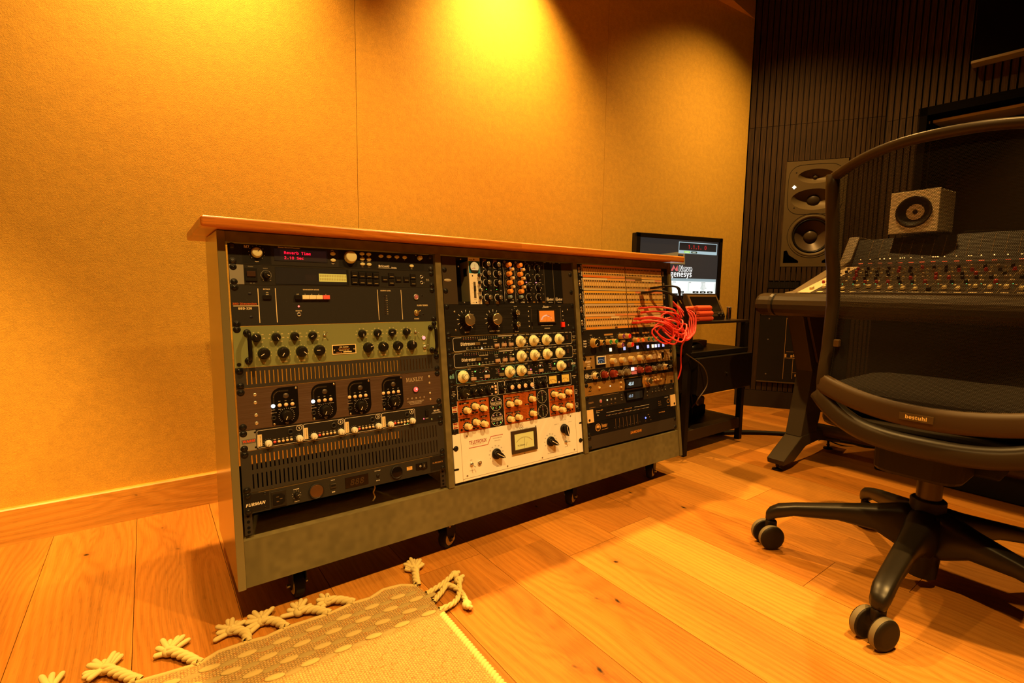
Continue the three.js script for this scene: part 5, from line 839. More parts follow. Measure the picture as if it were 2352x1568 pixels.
const redGroup = 'red patch cables looping from the patchbays';
[[252, 205], [262, 191], [271, 205], [292, 153], [303, 168], [281, 192]].forEach(([x, y], i) => patchLead('red patch cable looping out of the patchbay sockets', redCable, redGroup,
  [[x, y, 34], [x + 26, y - 4 + i, 58], [x + 62 + 5 * i, y + 6 + 3 * i, 88 + 5 * i], [x + 100 + 6 * i, y + 30 + 5 * i, 104 - 5 * i], [x + 104 + 5 * i, y + 62 - 2 * i, 98 + 3 * i], [x + 74 + 4 * i, y + 82 + 2 * i, 94 + 6 * i], [x + 36 + 5 * i, y + 66 + 2 * i, 84 + 4 * i], [x + 20 + 6 * i, y + 36, 74], [x + 50 + 4 * i, y + 18 + 2 * i, 84], [x + 104 + 2 * i, y + 50 + 3 * i, 92 + 2 * i], [414 + 5 * i, 262 + 4 * i, 96], [462 + 3 * i, 276 - 3 * i, 78 + 5 * i], [500 + 5 * i, 250 - 4 * i, 58 + 5 * i], [520 + 4 * i, 196 - 3 * i, 30 + 8 * i], [504 + 4 * i, 128 + 4 * i, 4], [470, 104 + 3 * i, -40]], [0]));
patchLead('red patch cable hanging down past the end of the rack cabinet', redCable, null, [[318, 205, 34], [345, 204, 66], [398, 236, 100], [436, 262, 96], [478, 275, 70], [508, 300, 30], [524, 345, 10], [528, 400, 2], [520, 440, -14], [508, 470, -60]], [0]);
[[364, 78, 0], [372, 78, 1], [310, 96, 2], [318, 97, 3], [326, 96, 4]].forEach(([x, y, i]) => patchLead('thin black patch cable arching from the patchbays over the red ones', blackCable, 'black patch cables arching from the patchbays',
  [[x, y, 36], [x + 22, y - 2, 62], [x + 58 + 6 * i, y + 6 + 3 * i, 84], [430 + 9 * i, y + 36 + 6 * i, 88 - 5 * i], [468 + 6 * i, 150 + 10 * i, 76], [490 + 4 * i, 200 + 4 * i, 62], [496 + 3 * i, 232, 44 + 4 * i], [508 + 5 * i, 226 - 12 * i, 24], [506, 262 + 9 * i, 4], [500, 300 + 12 * i, -40]], [0]));

// ---------------------------------------------------------------- equipment cart and what stands on it
const cartBlack = M(0.011, 0.010, 0.009, 0.5, 0.2);
{
  const c = thing('equipment_cart', 'black metal equipment cart with open shelves and a drawer beside the rack cabinet', 'cart');
  for (const [x, z] of [[1.735, -0.045], [2.2, -0.05], [1.735, -0.44], [2.2, -0.40]]) part(c, 'leg', rbox(0.026, 0.582, 0.026, 0.002), cartBlack, x, 0.291, z);
  part(c, 'top_shelf', rbox(0.565, 0.011, 0.41, 0.002), M(0.03, 0.024, 0.018, 0.3, 0.2), 1.942, 0.5875, -0.245);
  part(c, 'middle_shelf', rbox(0.47, 0.01, 0.40, 0.002), M(0.02, 0.017, 0.013, 0.4, 0.2), 1.968, 0.455, -0.235);
  part(c, 'shelf_lip', rbox(0.47, 0.022, 0.008, 0.002), cartBlack, 1.968, 0.45, -0.031);
  part(c, 'bottom_shelf', rbox(0.47, 0.012, 0.38, 0.002), M(0.02, 0.017, 0.013, 0.5, 0.2), 1.968, 0.104, -0.235); part(c, 'bottom_shelf_front', rbox(0.44, 0.05, 0.012, 0.002), M(0.04, 0.03, 0.02, 0.6), 1.968, 0.085, -0.046);
  part(c, 'bottom_shelf_back', rbox(0.44, 0.05, 0.012, 0.002), cartBlack, 1.968, 0.085, -0.42);
  const d = part(c, 'drawer', rbox(0.435, 0.158, 0.29, 0.003), cartBlack, 1.968, 0.358, -0.148); part(d, 'drawer_knob', cylZ(0.006, 0.004, 0.012, 14), M(0.08, 0.07, 0.06, 0.3, 0.8), 0, 0, 0.151); part(d, 'drawer_front', rbox(0.44, 0.162, 0.008, 0.002), M(0.014, 0.012, 0.01, 0.35), 0, 0, 0.148);
}
{
  // computer screen
  const A = [1.815, -0.42], B = [2.378, -0.30], ang = Math.atan2(-(B[1] - A[1]), B[0] - A[0]);
  const m = thing('computer_monitor', 'black computer monitor showing a white program window behind the patch cables', 'monitor'); m.position.set((A[0] + B[0]) / 2, 0.593, (A[1] + B[1]) / 2); m.rotation.y = ang;
  const W = 0.576, H = 0.332, cy = 0.254;
  part(m, 'case', rbox(W, H, 0.03, 0.004), M(0.008, 0.008, 0.008, 0.35), 0, cy, -0.018);
  for (const [w, h, x, y] of [[W, 0.022, 0, H / 2 - 0.011], [W, 0.024, 0, -H / 2 + 0.012], [0.024, H, -W / 2 + 0.012, 0], [0.024, H, W / 2 - 0.012, 0]]) part(m, 'bezel', rbox(w, h, 0.01, 0.002), M(0.01, 0.01, 0.01, 0.3), x, cy + y, 0.001);
  const sw = W - 0.046, sh = H - 0.044;
  const t = canvasTex(1060, 576, (c, w, h) => {
    c.fillStyle = '#2c2825'; c.fillRect(0, 0, w, h);
    c.fillStyle = '#7d5f33'; c.beginPath(); c.moveTo(270, 160); c.lineTo(590, 112); c.lineTo(600, 250); c.lineTo(255, 250); c.closePath(); c.fill(); c.fillStyle = '#2c2825'; c.fillRect(500, 150, 70, 60);  // brown shape painted into the image for a reflection on the glass
    c.fillStyle = '#9fb5bb'; c.fillRect(505, 20, 535, 118); c.fillStyle = '#1c1a19'; c.fillRect(513, 28, 518, 78);
    c.fillStyle = '#d21f1f'; c.font = 'bold 54px monospace'; c.textAlign = 'center'; c.textBaseline = 'middle'; c.fillText('1.1.1. 0', 760, 68);
    for (const [x, col] of [[620, '#9bd06a'], [718, '#35402f']]) { c.fillStyle = col; c.beginPath(); c.roundRect(x - 42, 111, 84, 22, 11); c.fill(); c.fillStyle = '#e8f0e0'; c.font = 'bold 15px sans-serif'; c.fillText(x < 700 ? 'master' : 'locate', x, 122); }
    c.save(); c.translate(104, 0); c.fillStyle = '#d0605c'; c.beginPath(); c.moveTo(310, 322); c.lineTo(345, 262); c.lineTo(372, 300); c.lineTo(396, 262); c.lineTo(404, 322); c.lineTo(378, 322); c.lineTo(352, 294); c.lineTo(336, 322); c.closePath(); c.fill();
    c.lineJoin = 'round'; c.textAlign = 'left'; c.font = 'bold 74px sans-serif'; c.lineWidth = 10; c.strokeStyle = '#f4f4f0'; c.strokeText('Neve', 415, 296); c.fillStyle = '#141312'; c.fillText('Neve', 415, 296);
    c.font = 'bold 80px sans-serif'; c.fillStyle = '#f4f4f0'; c.save(); c.translate(305, 352); c.scale(0.95, 1); c.fillText('genesys', 0, 0); c.restore(); c.restore();
    const gr = '#eef2ec'; c.fillStyle = '#8fa2a6'; c.fillRect(285, 396, 762, 30); c.fillStyle = gr; c.fillRect(285, 424, 762, 128);
    c.fillStyle = '#d5ded9'; for (const x of [440, 655, 845, 1025]) c.fillRect(x, 440, 16, 92);
    c.fillStyle = '#555'; c.font = 'bold 14px sans-serif'; c.fillText('TITLE', 470, 436); c.fillText('AREA', 680, 436); c.fillText('SESSION', 870, 436); c.font = '12px sans-serif'; ['Voc mix 2', 'Bs Bright', 'Gtr Clean D', 'Drm Session Mix', 'Strings', 'Out'].forEach((s, i) => c.fillText(s, 872, 452 + i * 14));
    ['Refresh', '', 'Add', 'Load', 'Save'].forEach((s, i) => { c.fillStyle = s ? '#23261f' : '#dfe6df'; c.beginPath(); c.roundRect(520 + i * 102, 526, 84, 22, 11); c.fill(); c.fillStyle = '#eee'; c.textAlign = 'center'; c.font = 'bold 14px sans-serif'; c.fillText(s, 562 + i * 102, 537); });
    c.fillStyle = '#e8efe8'; for (const x of [290, 520, 985]) { c.fillRect(x, 557, 62, 7); c.fillRect(x, 567, 62, 6); }
  });
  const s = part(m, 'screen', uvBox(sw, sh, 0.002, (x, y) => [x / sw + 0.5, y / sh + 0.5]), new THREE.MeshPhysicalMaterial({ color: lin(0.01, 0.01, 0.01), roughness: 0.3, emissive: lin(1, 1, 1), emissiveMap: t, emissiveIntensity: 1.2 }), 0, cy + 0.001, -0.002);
  s.userData.label = 'lit screen with a red counter, a logo and a white list window';
  part(m, 'stand_neck', rbox(0.05, 0.16, 0.02, 0.004), blackMetal, 0, 0.08, -0.04); part(m, 'stand_foot', rbox(0.22, 0.012, 0.14, 0.004), blackMetal, 0, 0.006, -0.03);
  const glowLight = new THREE.RectAreaLight(lin(0.86, 1, 0.95), 0.55, 0.38, 0.07); glowLight.position.set(0.07, cy - 0.09, 0.012); glowLight.rotation.y = Math.PI; m.add(glowLight);
}
{
  const t = thing('touch_controller', 'small dark touch screen controller leaning back on the cart', 'controller'); t.position.set(1.975, 0.5935, -0.098);
  const b = part(t, 'case', prism([[0, 0], [0.004, 0.018], [-0.05, 0.122], [-0.062, 0.122], [-0.08, 0]], -0.125, 0.125, 'zy', 0.003), M(0.035, 0.03, 0.024, 0.4));
  const lean = Math.atan2(0.054, 0.104), at = (n, w, h, d, m, x, up, o) => { const k = part(t, n, rbox(w, h, d, 0.001), m, x, 0.018 + up * Math.cos(lean), 0.004 - up * Math.sin(lean) + o, 0, 0, 0); k.rotation.x = -lean; return k; };
  at('screen_rim', 0.235, 0.092, 0.003, M(0.14, 0.1, 0.05, 0.4), -0.003, 0.064, 0.001); at('screen_glass', 0.215, 0.078, 0.003, M(0.008, 0.007, 0.006, 0.12), -0.003, 0.063, 0.0025);
  for (const x of [0.07, 0.1]) { const k = part(t, 'knob', latheZ('tk', [[0, 0.008], [0.006, 0.0075], [0.0075, 0.002], [0.0075, 0]], 16), blackKnob, x, 0.026, 0.002); k.rotation.x = -lean; }
}
for (const [i, [x, y, z]] of [[1.905, 0.6055, -0.052], [1.9, 0.629, -0.05], [1.893, 0.6525, -0.054]].entries()) {
  const redP = M(0.82, 0.11, 0.045, 0.42), g = thing('red_tool', 'red plastic tool handle, ' + ['lowest of three stacked on the cart', 'middle of three stacked on the cart', 'topmost of three stacked on the cart'][i], 'tool', 'red tool handles stacked on the cart');
  g.position.set(x, y, z);
  const pr2 = [[0, 0.014], [0.005, 0.0135], [0.0095, 0.010], [0.0115, 0.004], [0.0115, -0.10], [0.0095, -0.102], [0.0095, -0.17], [0, -0.17]];
  part(g, 'grip', new THREE.LatheGeometry(pr2.map(([r, h]) => new THREE.Vector2(r, h)), 24).rotateZ(-Math.PI / 2), redP);
  part(g, 'collar', rbox(0.03, 0.02, 0.022, 0.002), redP, -0.118, 0, 0); part(g, 'slot', rbox(0.022, 0.003, 0.004, 0.001), M(0.2, 0.02, 0.01, 0.6), -0.112, -0.002, 0.0105); if (i === 1) part(g, 'black_button', rbox(0.016, 0.012, 0.006, 0.002), blackKnob, -0.135, 0, 0.009);
}
{
  const c = thing('metal_cylinder', 'small shiny steel cylinder at the end of the cart top', 'cylinder'); c.position.set(2.137, 0.5935, -0.1);
  part(c, 'barrel', lathe('cup', [[0, 0], [0.0105, 0], [0.0112, 0.0008], [0.0112, 0.058], [0.0106, 0.0595], [0, 0.0595]], 28), M(0.7, 0.66, 0.58, 0.12, 1)); part(c, 'rim', new THREE.TorusGeometry(0.0106, 0.0009, 8, 28).rotateX(Math.PI / 2), steel, 0, 0.059, 0);
}
{
  const b = thing('interface_box', 'little black box with a green light on the middle shelf of the cart', 'interface'); b.position.set(1.93, 0.4605, -0.33);
  part(b, 'case', rbox(0.15, 0.075, 0.09, 0.003), M(0.01, 0.01, 0.01, 0.4), 0, 0.0375, 0); part(b, 'led', cylZ(0.004, 0.004, 0.002, 12), glow(0.35, 1, 0.12, 2.5), 0.052, 0.042, 0.046); part(b, 'led', cylZ(0.0025, 0.0025, 0.002, 10), glow(0.6, 0.8, 1, 1.5), 0.02, 0.042, 0.046);
  const w = thing('power_adapter', 'pale power adapter lying on the middle shelf of the cart', 'adapter'); w.position.set(2.05, 0.4605, -0.2); part(w, 'case', rbox(0.075, 0.028, 0.05, 0.004), M(0.5, 0.36, 0.2, 0.5), 0, 0.014, 0); part(w, 'lead', tube([V(-0.036, 0.014, 0), V(-0.07, 0.02, 0.02), V(-0.11, 0.006, 0.03), V(-0.16, 0.006, 0.0)], 0.003, 20, 6), blackCable);
  const ms = thing('computer_mouse', 'black computer mouse on the middle shelf of the cart', 'mouse'); ms.position.set(1.905, 0.4605, -0.12);
  const mb = new THREE.SphereGeometry(1, 20, 12, 0, Math.PI * 2, 0, Math.PI / 2); mb.scale(0.052, 0.032, 0.03); part(ms, 'shell', mb, M(0.008, 0.008, 0.008, 0.3)); part(ms, 'wheel', cylZ(0.006, 0.006, 0.006, 12), darkSteel, -0.03, 0.026, 0); part(ms, 'lead', tube([V(-0.05, 0.006, 0), V(-0.08, 0.004, -0.03), V(-0.11, 0.004, -0.1)], 0.0016, 16, 6), blackCable);
}
{
  const p = thing('power_brick', 'black power brick on the bottom shelf of the cart', 'power supply'); p.position.set(2.05, 0.1105, -0.22); part(p, 'case', rbox(0.15, 0.06, 0.09, 0.012), M(0.012, 0.011, 0.01, 0.6), 0, 0.07, 0, 0, 0.3, -0.2); part(p, 'support_box', rbox(0.13, 0.05, 0.1, 0.006), M(0.012, 0.012, 0.012, 0.7), -0.01, 0.0255, 0, 0, 0.1, 0);
  const b = thing('cable_bag', 'black soft bag slumped on the bottom shelf of the cart', 'bag'); b.position.set(1.86, 0.1105, -0.2);
  const g = new THREE.SphereGeometry(1, 24, 16), q = g.attributes.position; for (let i = 0; i < q.count; i++) { const x = q.getX(i), y = q.getY(i), z = q.getZ(i), k = 1 + 0.12 * Math.sin(x * 5 + 2) * Math.cos(z * 4) + 0.08 * Math.sin(y * 7); q.setXYZ(i, x * 0.085 * k, Math.max(-0.062, y * 0.072 * k) + 0.062, z * 0.07 * k); } g.computeVertexNormals();
  part(b, 'bag_body', g, M(0.012, 0.011, 0.01, 0.8)); part(b, 'strap', tube([V(-0.03, 0.12, 0.03), V(0, 0.165, 0.05), V(0.06, 0.15, 0.05), V(0.085, 0.09, 0.05), V(0.075, 0.03, 0.06)], 0.004, 24, 6), blackCable);
  const l = thing('loose_cable', 'thin black cable drooping from the middle shelf to the bottom of the cart', 'cable'); part(l, 'cord', tube([V(1.70, 0.46, -0.03), V(1.76, 0.40, 0.02), V(1.775, 0.33, 0.03), V(1.72, 0.26, 0.02), V(1.76, 0.235, 0.0), V(1.85, 0.23, -0.06), V(1.87, 0.19, -0.1)], 0.0028, 40, 6), M(0.06, 0.045, 0.03, 0.4));
  const f = thing('floor_cable', 'bundle of thick black cables running along the floor from cart to mixing desk', 'cable'); for (const o of [0, 1]) part(f, 'cord', tube([V(1.95, 0.01, -0.24 + 0.02 * o), V(2.15, 0.01, -0.17 + 0.02 * o), V(2.35, 0.01, -0.05 + 0.022 * o), V(2.5, 0.01, 0.12 + 0.02 * o), V(2.6, 0.01, 0.4 + 0.02 * o), V(2.6, 0.01, 0.8)], 0.008, 40, 8), blackCable);
}
// ---------------------------------------------------------------- main loudspeaker set into the corner wall
{
  const sp = thing('wall_loudspeaker', 'large three-way studio loudspeaker set flush into the slatted wall', 'loudspeaker');
  const sc = (SPEAKER[0] + SPEAKER[1]) / 2, W = 0.321, H = 0.627; sp.position.set(K[0] + cornerDir[0] * sc, SPEAKER[2] + 0.003, K[1] + cornerDir[1] * sc); sp.rotation.y = Math.atan2(-cornerDir[1], cornerDir[0]);
  const sh = new THREE.Shape([[-W / 2, 0], [W / 2, 0], [W / 2, H], [-W / 2, H]].map(([a, b]) => new THREE.Vector2(a, b)));
  const ell = (x, y, a, b) => { const p = new THREE.Path(); p.absellipse(x, y, a, b, 0, Math.PI * 2, true); sh.holes.push(p); };
  const wy = 0.185, my = 0.40, ty = 0.535; ell(0, wy, 0.122, 0.122); ell(0, my, 0.125, 0.062); ell(0, ty, 0.095, 0.042);
  for (const s of [-1, 1]) sh.holes.push(new THREE.Path([[s * 0.145, 0.022], [s * 0.145, 0.095], [s * 0.128, 0.098], [s * 0.115, 0.07], [s * 0.062, 0.034], [s * 0.062, 0.022]].map(([a, b]) => new THREE.Vector2(a, b))));
  const skin = M(0.11, 0.098, 0.06, 0.5, 0.15);
  part(sp, 'baffle', new THREE.ExtrudeGeometry(sh, { depth: 0.012, bevelEnabled: false, curveSegments: 40 }).translate(0, 0, -0.012), skin); part(sp, 'enclosure', box(W, H, 0.2), M(0.01, 0.01, 0.01, 0.8), 0, H / 2, -0.155);
  const dish = (n, y, a, b, deep, m) => { const g = new THREE.LatheGeometry([[1, 0], [0.93, -0.12], [0.75, -0.45], [0.5, -0.78], [0.33, -0.95], [0.26, -1], [0, -1]].map(([r, h]) => new THREE.Vector2(r, h)), 40).rotateX(Math.PI / 2); g.scale(a, b, deep); part(sp, n, g, m, 0, y, -0.001); };
  dish('waveguide', my, 0.125, 0.062, 0.04, skin); dish('waveguide', ty, 0.095, 0.042, 0.03, skin);
  const dome = new THREE.SphereGeometry(1, 24, 12, 0, Math.PI * 2, 0, Math.PI / 2).rotateX(Math.PI / 2);
  const md = part(sp, 'mid_dome', dome, M(0.035, 0.03, 0.022, 0.45), 0, my, -0.04); md.scale.set(0.036, 0.036, 0.022); const tw = part(sp, 'tweeter_dome', dome, M(0.05, 0.045, 0.03, 0.35), 0, ty, -0.03); tw.scale.set(0.013, 0.013, 0.01);
  part(sp, 'woofer_frame', latheZ('wf', [[0.122, 0], [0.12, 0.002], [0.112, 0.002], [0.106, -0.004], [0.104, -0.01]], 48), skin, 0, wy, 0); part(sp, 'surround', latheZ('sur', [[0.106, -0.012], [0.101, -0.004], [0.095, -0.004], [0.09, -0.014]], 48), M(0.01, 0.01, 0.01, 0.35), 0, wy, 0);
  part(sp, 'cone', latheZ('cone', [[0.092, -0.012], [0.07, -0.028], [0.045, -0.044], [0.034, -0.05]], 48), M(0.075, 0.062, 0.045, 0.38, 0.1), 0, wy, 0); const dc = part(sp, 'dust_cap', dome, M(0.055, 0.045, 0.03, 0.35), 0, wy, -0.052); dc.scale.set(0.04, 0.04, 0.024);
  const line = (pts, n) => part(sp, n, tube(pts.map(([x, y]) => V(x, y, 0.0002)), 0.0012, 90, 4, true), M(0.005, 0.005, 0.005, 0.9));
  const rr = []; for (const [cx, cy, a0] of [[0.075, 0.535, 0], [-0.075, 0.535, 90], [-0.075, 0.375, 180], [0.075, 0.375, 270]]) for (let k = 0; k <= 4; k++) { const a = (a0 + k * 22.5) * Math.PI / 180; rr.push([cx + 0.068 * Math.cos(a), cy + 0.068 * Math.sin(a) * (cy > 0.5 ? 1 : 0.9)]); }
  line(rr, 'plate_groove'); line([...Array(40)].map((_, i) => [0.132 * Math.cos(i / 40 * 6.2832), wy + 0.132 * Math.sin(i / 40 * 6.2832)]), 'ring_groove');
  const lg = part(sp, 'logo_light', box(0.017, 0.017, 0.003), glow(1, 0.85, 0.55, 2.2), -0.112, 0.475, 0.0015, 0, 0, Math.PI / 4); for (const [x, y] of [[-0.105, 0.56], [-0.105, 0.352], [0.105, 0.56]]) part(sp, 'plate_screw', cylZ(0.004, 0.004, 0.001, 12), M(0.01, 0.01, 0.01), x, y, 0.0004);
}
{
  const place = (g, s, y, out = 0) => { g.position.set(K[0] + cornerDir[0] * s + cornerIn[0] * out, y, K[1] + cornerDir[1] * s + cornerIn[1] * out); g.rotation.y = Math.atan2(-cornerDir[1], cornerDir[0]); };
  const v = thing('vent_grille', 'black vent grille under the large loudspeaker', 'grille'); place(v, 0.246, 0.7775); part(v, 'frame', rbox(0.184, 0.048, 0.01, 0.002), M(0.008, 0.008, 0.008, 0.6), 0, 0, -0.008); for (let i = 0; i < 18; i++) part(v, 'fin', box(0.003, 0.036, 0.004), M(0.016, 0.014, 0.012, 0.6), -0.08 + i * 0.0094, 0, -0.002);
  const p = thing('wall_connection_panel', 'black wall panel printed with pale outlines low on the slatted wall', 'connection panel'); place(p, 0.377, 0.3755);
  const t = canvasTex(972, 830, (c, w, h) => {
    c.fillStyle = '#141312'; c.fillRect(0, 0, w, h); c.strokeStyle = '#b78b4a'; c.fillStyle = '#c79a58'; c.lineWidth = 4;
    const L = (...q) => { c.beginPath(); c.moveTo(q[0], q[1]); for (let i = 2; i < q.length; i += 2) c.lineTo(q[i], q[i + 1]); c.stroke(); };
    L(300, 20, 300, 790); L(300, 20, 420, 160); L(300, 520, 720, 520); L(480, 320, 480, 800); L(610, 400, 610, 800); L(400, 520, 400, 780); L(400, 700, 700, 700); L(480, 620, 720, 620); L(320, 440, 440, 440); L(480, 780, 720, 780);
    for (const [x, y, a, b] of [[305, 470, 20, 40], [370, 480, 22, 30], [400, 470, 26, 34], [450, 478, 20, 32], [620, 490, 60, 18], [620, 560, 56, 44], [500, 560, 50, 20], [500, 640, 40, 24], [560, 650, 34, 30], [640, 640, 50, 20], [520, 740, 70, 16], [430, 720, 30, 30]]) c.fillRect(x, y, a, b);
    c.font = 'bold 30px sans-serif'; c.fillText('TIE LINES', 500, 735);
  });
  part(p, 'plate', uvBox(0.486, 0.415, 0.006, (x, y) => [x / 0.486 + 0.5, y / 0.415 + 0.5]), new THREE.MeshPhysicalMaterial({ map: t, roughness: 0.4 }), 0, 0, -0.004); part(p, 'lower_lip', box(0.486, 0.006, 0.014), M(0.10, 0.075, 0.04, 0.4), 0, -0.2085, 0.002); for (const [x, y] of [[-0.19, 0.19], [-0.19, 0.06], [-0.19, -0.16]]) part(p, 'plate_screw', cylZ(0.004, 0.004, 0.002, 10), steel, x, y, 0);
  const w = thing('wall_panel_screen', 'glossy black panel with a pale bottom ledge high above the window', 'panel'); const a = [J[0] + FRONT_DIR[0] * 1.15 + frontIn[0] * 0.03, J[1] + FRONT_DIR[1] * 1.15 + frontIn[1] * 0.03]; w.position.set(a[0], 1.88, a[1]); w.rotation.y = Math.atan2(-FRONT_DIR[1], FRONT_DIR[0]);
  part(w, 'panel_body', rbox(1.6, 0.72, 0.05, 0.003), M(0.006, 0.006, 0.006, 0.12), 0, 0.375, 0); part(w, 'ledge', rbox(1.6, 0.014, 0.075, 0.003), M(0.30, 0.24, 0.13, 0.5), 0, 0.007, 0.008);
}

// ---------------------------------------------------------------- mixing desk
{
  const d = thing('mixing_desk', 'long dark mixing desk with padded front rail on metal legs', 'mixing desk');
  const Z0 = 0.16, Z1 = 2.6, dark = M(0.014, 0.012, 0.009, 0.5, 0.1), pale = M(0.62, 0.47, 0.28, 0.5), leather = M(0.04, 0.034, 0.024, 0.33);
  // padded rail: rounded section swept along z, with an end cap in its own piece
  const rail = []; for (let k = 0; k <= 8; k++) { const a = Math.PI / 2 + k * Math.PI / 8; rail.push([1.925 + 0.058 * Math.cos(a), 0.678 + 0.046 * Math.sin(a)]); } rail.push([2.06, 0.632], [2.06, 0.724]);
  part(d, 'front_rail', prism(rail, Z0 + 0.075, Z1, 'xy', 0.003), leather); part(d, 'rail_end_cap', prism(rail, Z0, Z0 + 0.072, 'xy', 0.016), leather); part(d, 'rail_joint', prism(rail.map(([x, y]) => [1.97 + (x - 1.97) * 0.985, 0.678 + (y - 0.678) * 0.985]), Z0 + 0.068, Z0 + 0.08), M(0.005, 0.005, 0.005, 0.8));
  const lower = [[1.93, 0.632], [2.75, 0.632], [2.88, 0.80], [2.88, 0.985], [2.66, 0.985], [2.585, 0.862], [2.53, 0.846], [2.04, 0.722], [1.99, 0.70]];
  part(d, 'body', prism(lower, Z0 + 0.09, Z1, 'xy'), dark);
  part(d, 'end_cheek', prism([[1.99, 0.634], [2.75, 0.634], [2.88, 0.80], [2.88, 1.0], [2.655, 1.0], [2.57, 0.885], [2.1, 0.735], [2.03, 0.727]], Z0 + 0.045, Z0 + 0.09, 'xy', 0.004), M(0.17, 0.125, 0.07, 0.35));
  part(d, 'rail_lip', rbox(0.06, 0.022, Z1 - Z0 - 0.3, 0.008), leather, 2.03, 0.722, (Z0 + Z1) / 2 + 0.15);
  // sloping control panel, 32 channels
  const slope = Math.atan2(0.124, 0.49), P = (s, z, o = 0) => V(2.045 + s * Math.cos(slope) - o * Math.sin(slope), 0.7235 + s * Math.sin(slope) + o * Math.cos(slope), z);
  const base = part(d, 'control_panel', box(0.5, 0.004, Z1 - Z0 - 0.11), M(0.03, 0.024, 0.016, 0.5), 0, 0, 0); base.position.copy(P(0.25, (Z0 + Z1) / 2 + 0.045, 0.001)); base.rotation.z = slope;
  const put = (n, g, m, s, z, o, par = d) => { const k = part(par, n, g, m); k.position.copy(P(s, z, o)); k.rotation.z = slope; return k; };
  put('pale_strip', box(0.5, 0.005, 0.05), pale, 0.25, Z0 + 0.115, 0.002);
  const capG = rbox(0.022, 0.012, 0.011, 0.002), knobG = lathe('ck', [[0, 0.013], [0.0042, 0.013], [0.005, 0.0115], [0.0062, 0.001], [0.0062, 0]], 14), btnG = rbox(0.007, 0.006, 0.007, 0.001), ledG = cylY(0.0017, 0.0017, 0.002, 8), legendG = box(0.018, 0.0006, 0.02);
  const kc = [M(0.012, 0.012, 0.012, 0.4), M(0.20, 0.13, 0.07, 0.4), M(0.30, 0.02, 0.015, 0.4), M(0.02, 0.02, 0.018, 0.4)], kr = seeded(17), PITCH = 0.0385;
  const amber = glow(1, 0.42, 0.1, 5), red = glow(0.9, 0.1, 0.02, 2), green = glow(0.15, 1, 0.3, 2.2), creamB = M(0.62, 0.46, 0.22, 0.5), brownB = M(0.24, 0.15, 0.06, 0.5);
  for (let c = 0; c < 26; c++) {
    const z = Z0 + 0.115 + PITCH * (c + 0.4);
    put('divider_line', box(0.5, 0.0008, 0.0012), M(0.2, 0.14, 0.06, 0.5), 0.25, z + PITCH / 2, 0.0035);
    put('fader_cap', capG, kr() < 0.8 ? creamB : kc[0], 0.045 + 0.05 * kr(), z - 0.006, 0.01);
    put('scribble_strip', legendG, M(0.75, 0.58, 0.32, 0.5), 0.02, z, 0.0035);
    for (let k = 0; k < 5; k++) put('knob', knobG, kc[Math.floor(kr() * 4)], 0.17 + 0.066 * k, z - 0.008 + 0.015 * (k % 2), 0.003);
    for (let k = 0; k < 5; k++) put('button', btnG, kr() < 0.6 ? creamB : brownB, 0.125 + 0.076 * k, z + 0.011 - 0.02 * (k % 2), 0.005);
    put('led', ledG, green, 0.13, z + 0.002, 0.009);
    // rows of lit keys on the upper edge
    const n = 1 + Math.floor(kr() * 3); for (let k = 0; k < n; k++) part(d, 'key_light', cylZ(0.0022, 0.0022, 0.002, 8).clone().rotateY(-Math.PI / 2), amber, 2.596, 0.888 - (k > 0 && kr() < 0.35 ? 0.012 : 0), z - 0.008 + 0.008 * k);
    part(d, 'key_light', rbox(0.002, 0.003, 0.017, 0.0008), red, 2.588, 0.868, z - 0.004);
    part(d, 'meter_divider', box(0.002, 0.1, 0.002), M(0.12, 0.085, 0.035, 0.5), 2.63, 0.936, z + PITCH / 2, 0, 0, -0.545);
  }
  part(d, 'modesty_panel', box(0.018, 0.40, Z1 - 0.36), M(0.02, 0.016, 0.011, 0.6), 2.56, 0.434, (Z1 + 0.36) / 2);
  // metal under-frame
  const leg = M(0.045, 0.042, 0.034, 0.45, 0.2);
  for (const z of [0.285, 2.3]) {
    part(d, 'leg', prism([[2.02, 0.13], [2.16, 0.10], [2.24, 0.34], [2.33, 0.632], [1.96, 0.632], [2.08, 0.40], [2.07, 0.33]], z - 0.032, z + 0.032, 'xy', 0.004), leg);
    part(d, 'gusset', prism([[1.985, 0.63], [2.36, 0.63], [2.30, 0.46], [2.16, 0.41], [2.1, 0.44]], z + 0.034, z + 0.044, 'xy', 0.002), M(0.05, 0.038, 0.028, 0.5));
    part(d, 'foot', prism([[1.878, 0.052], [1.884, 0.032], [1.97, 0.034], [2.07, 0.082], [2.2, 0.088], [2.33, 0.06], [2.43, 0.036], [2.435, 0.056], [2.34, 0.095], [2.2, 0.135], [2.03, 0.132], [1.93, 0.08]], z - 0.034, z + 0.034, 'xy', 0.004), leg);
    for (const x of [1.915, 2.405]) { const f = part(d, 'levelling_foot', lathe('lf', [[0, 0.036], [0.005, 0.036], [0.005, 0.022], [0.0075, 0.021], [0.0075, 0.016], [0.005, 0.015], [0.005, 0.009], [0.018, 0.006], [0.02, 0], [0, 0]], 20), M(0.03, 0.026, 0.02, 0.3, 0.7), x, 0, z - 0.006); }
  }
  part(d, 'cross_beam', new THREE.CylinderGeometry(0.026, 0.026, 2.0, 24).rotateX(Math.PI / 2), M(0.07, 0.055, 0.03, 0.3, 0.3), 2.25, 0.122, 1.29);
  part(d, 'cable_duct', rbox(0.09, 0.1, 1.7, 0.006), M(0.008, 0.008, 0.008, 0.7), 2.30, 0.052, 1.36);
}
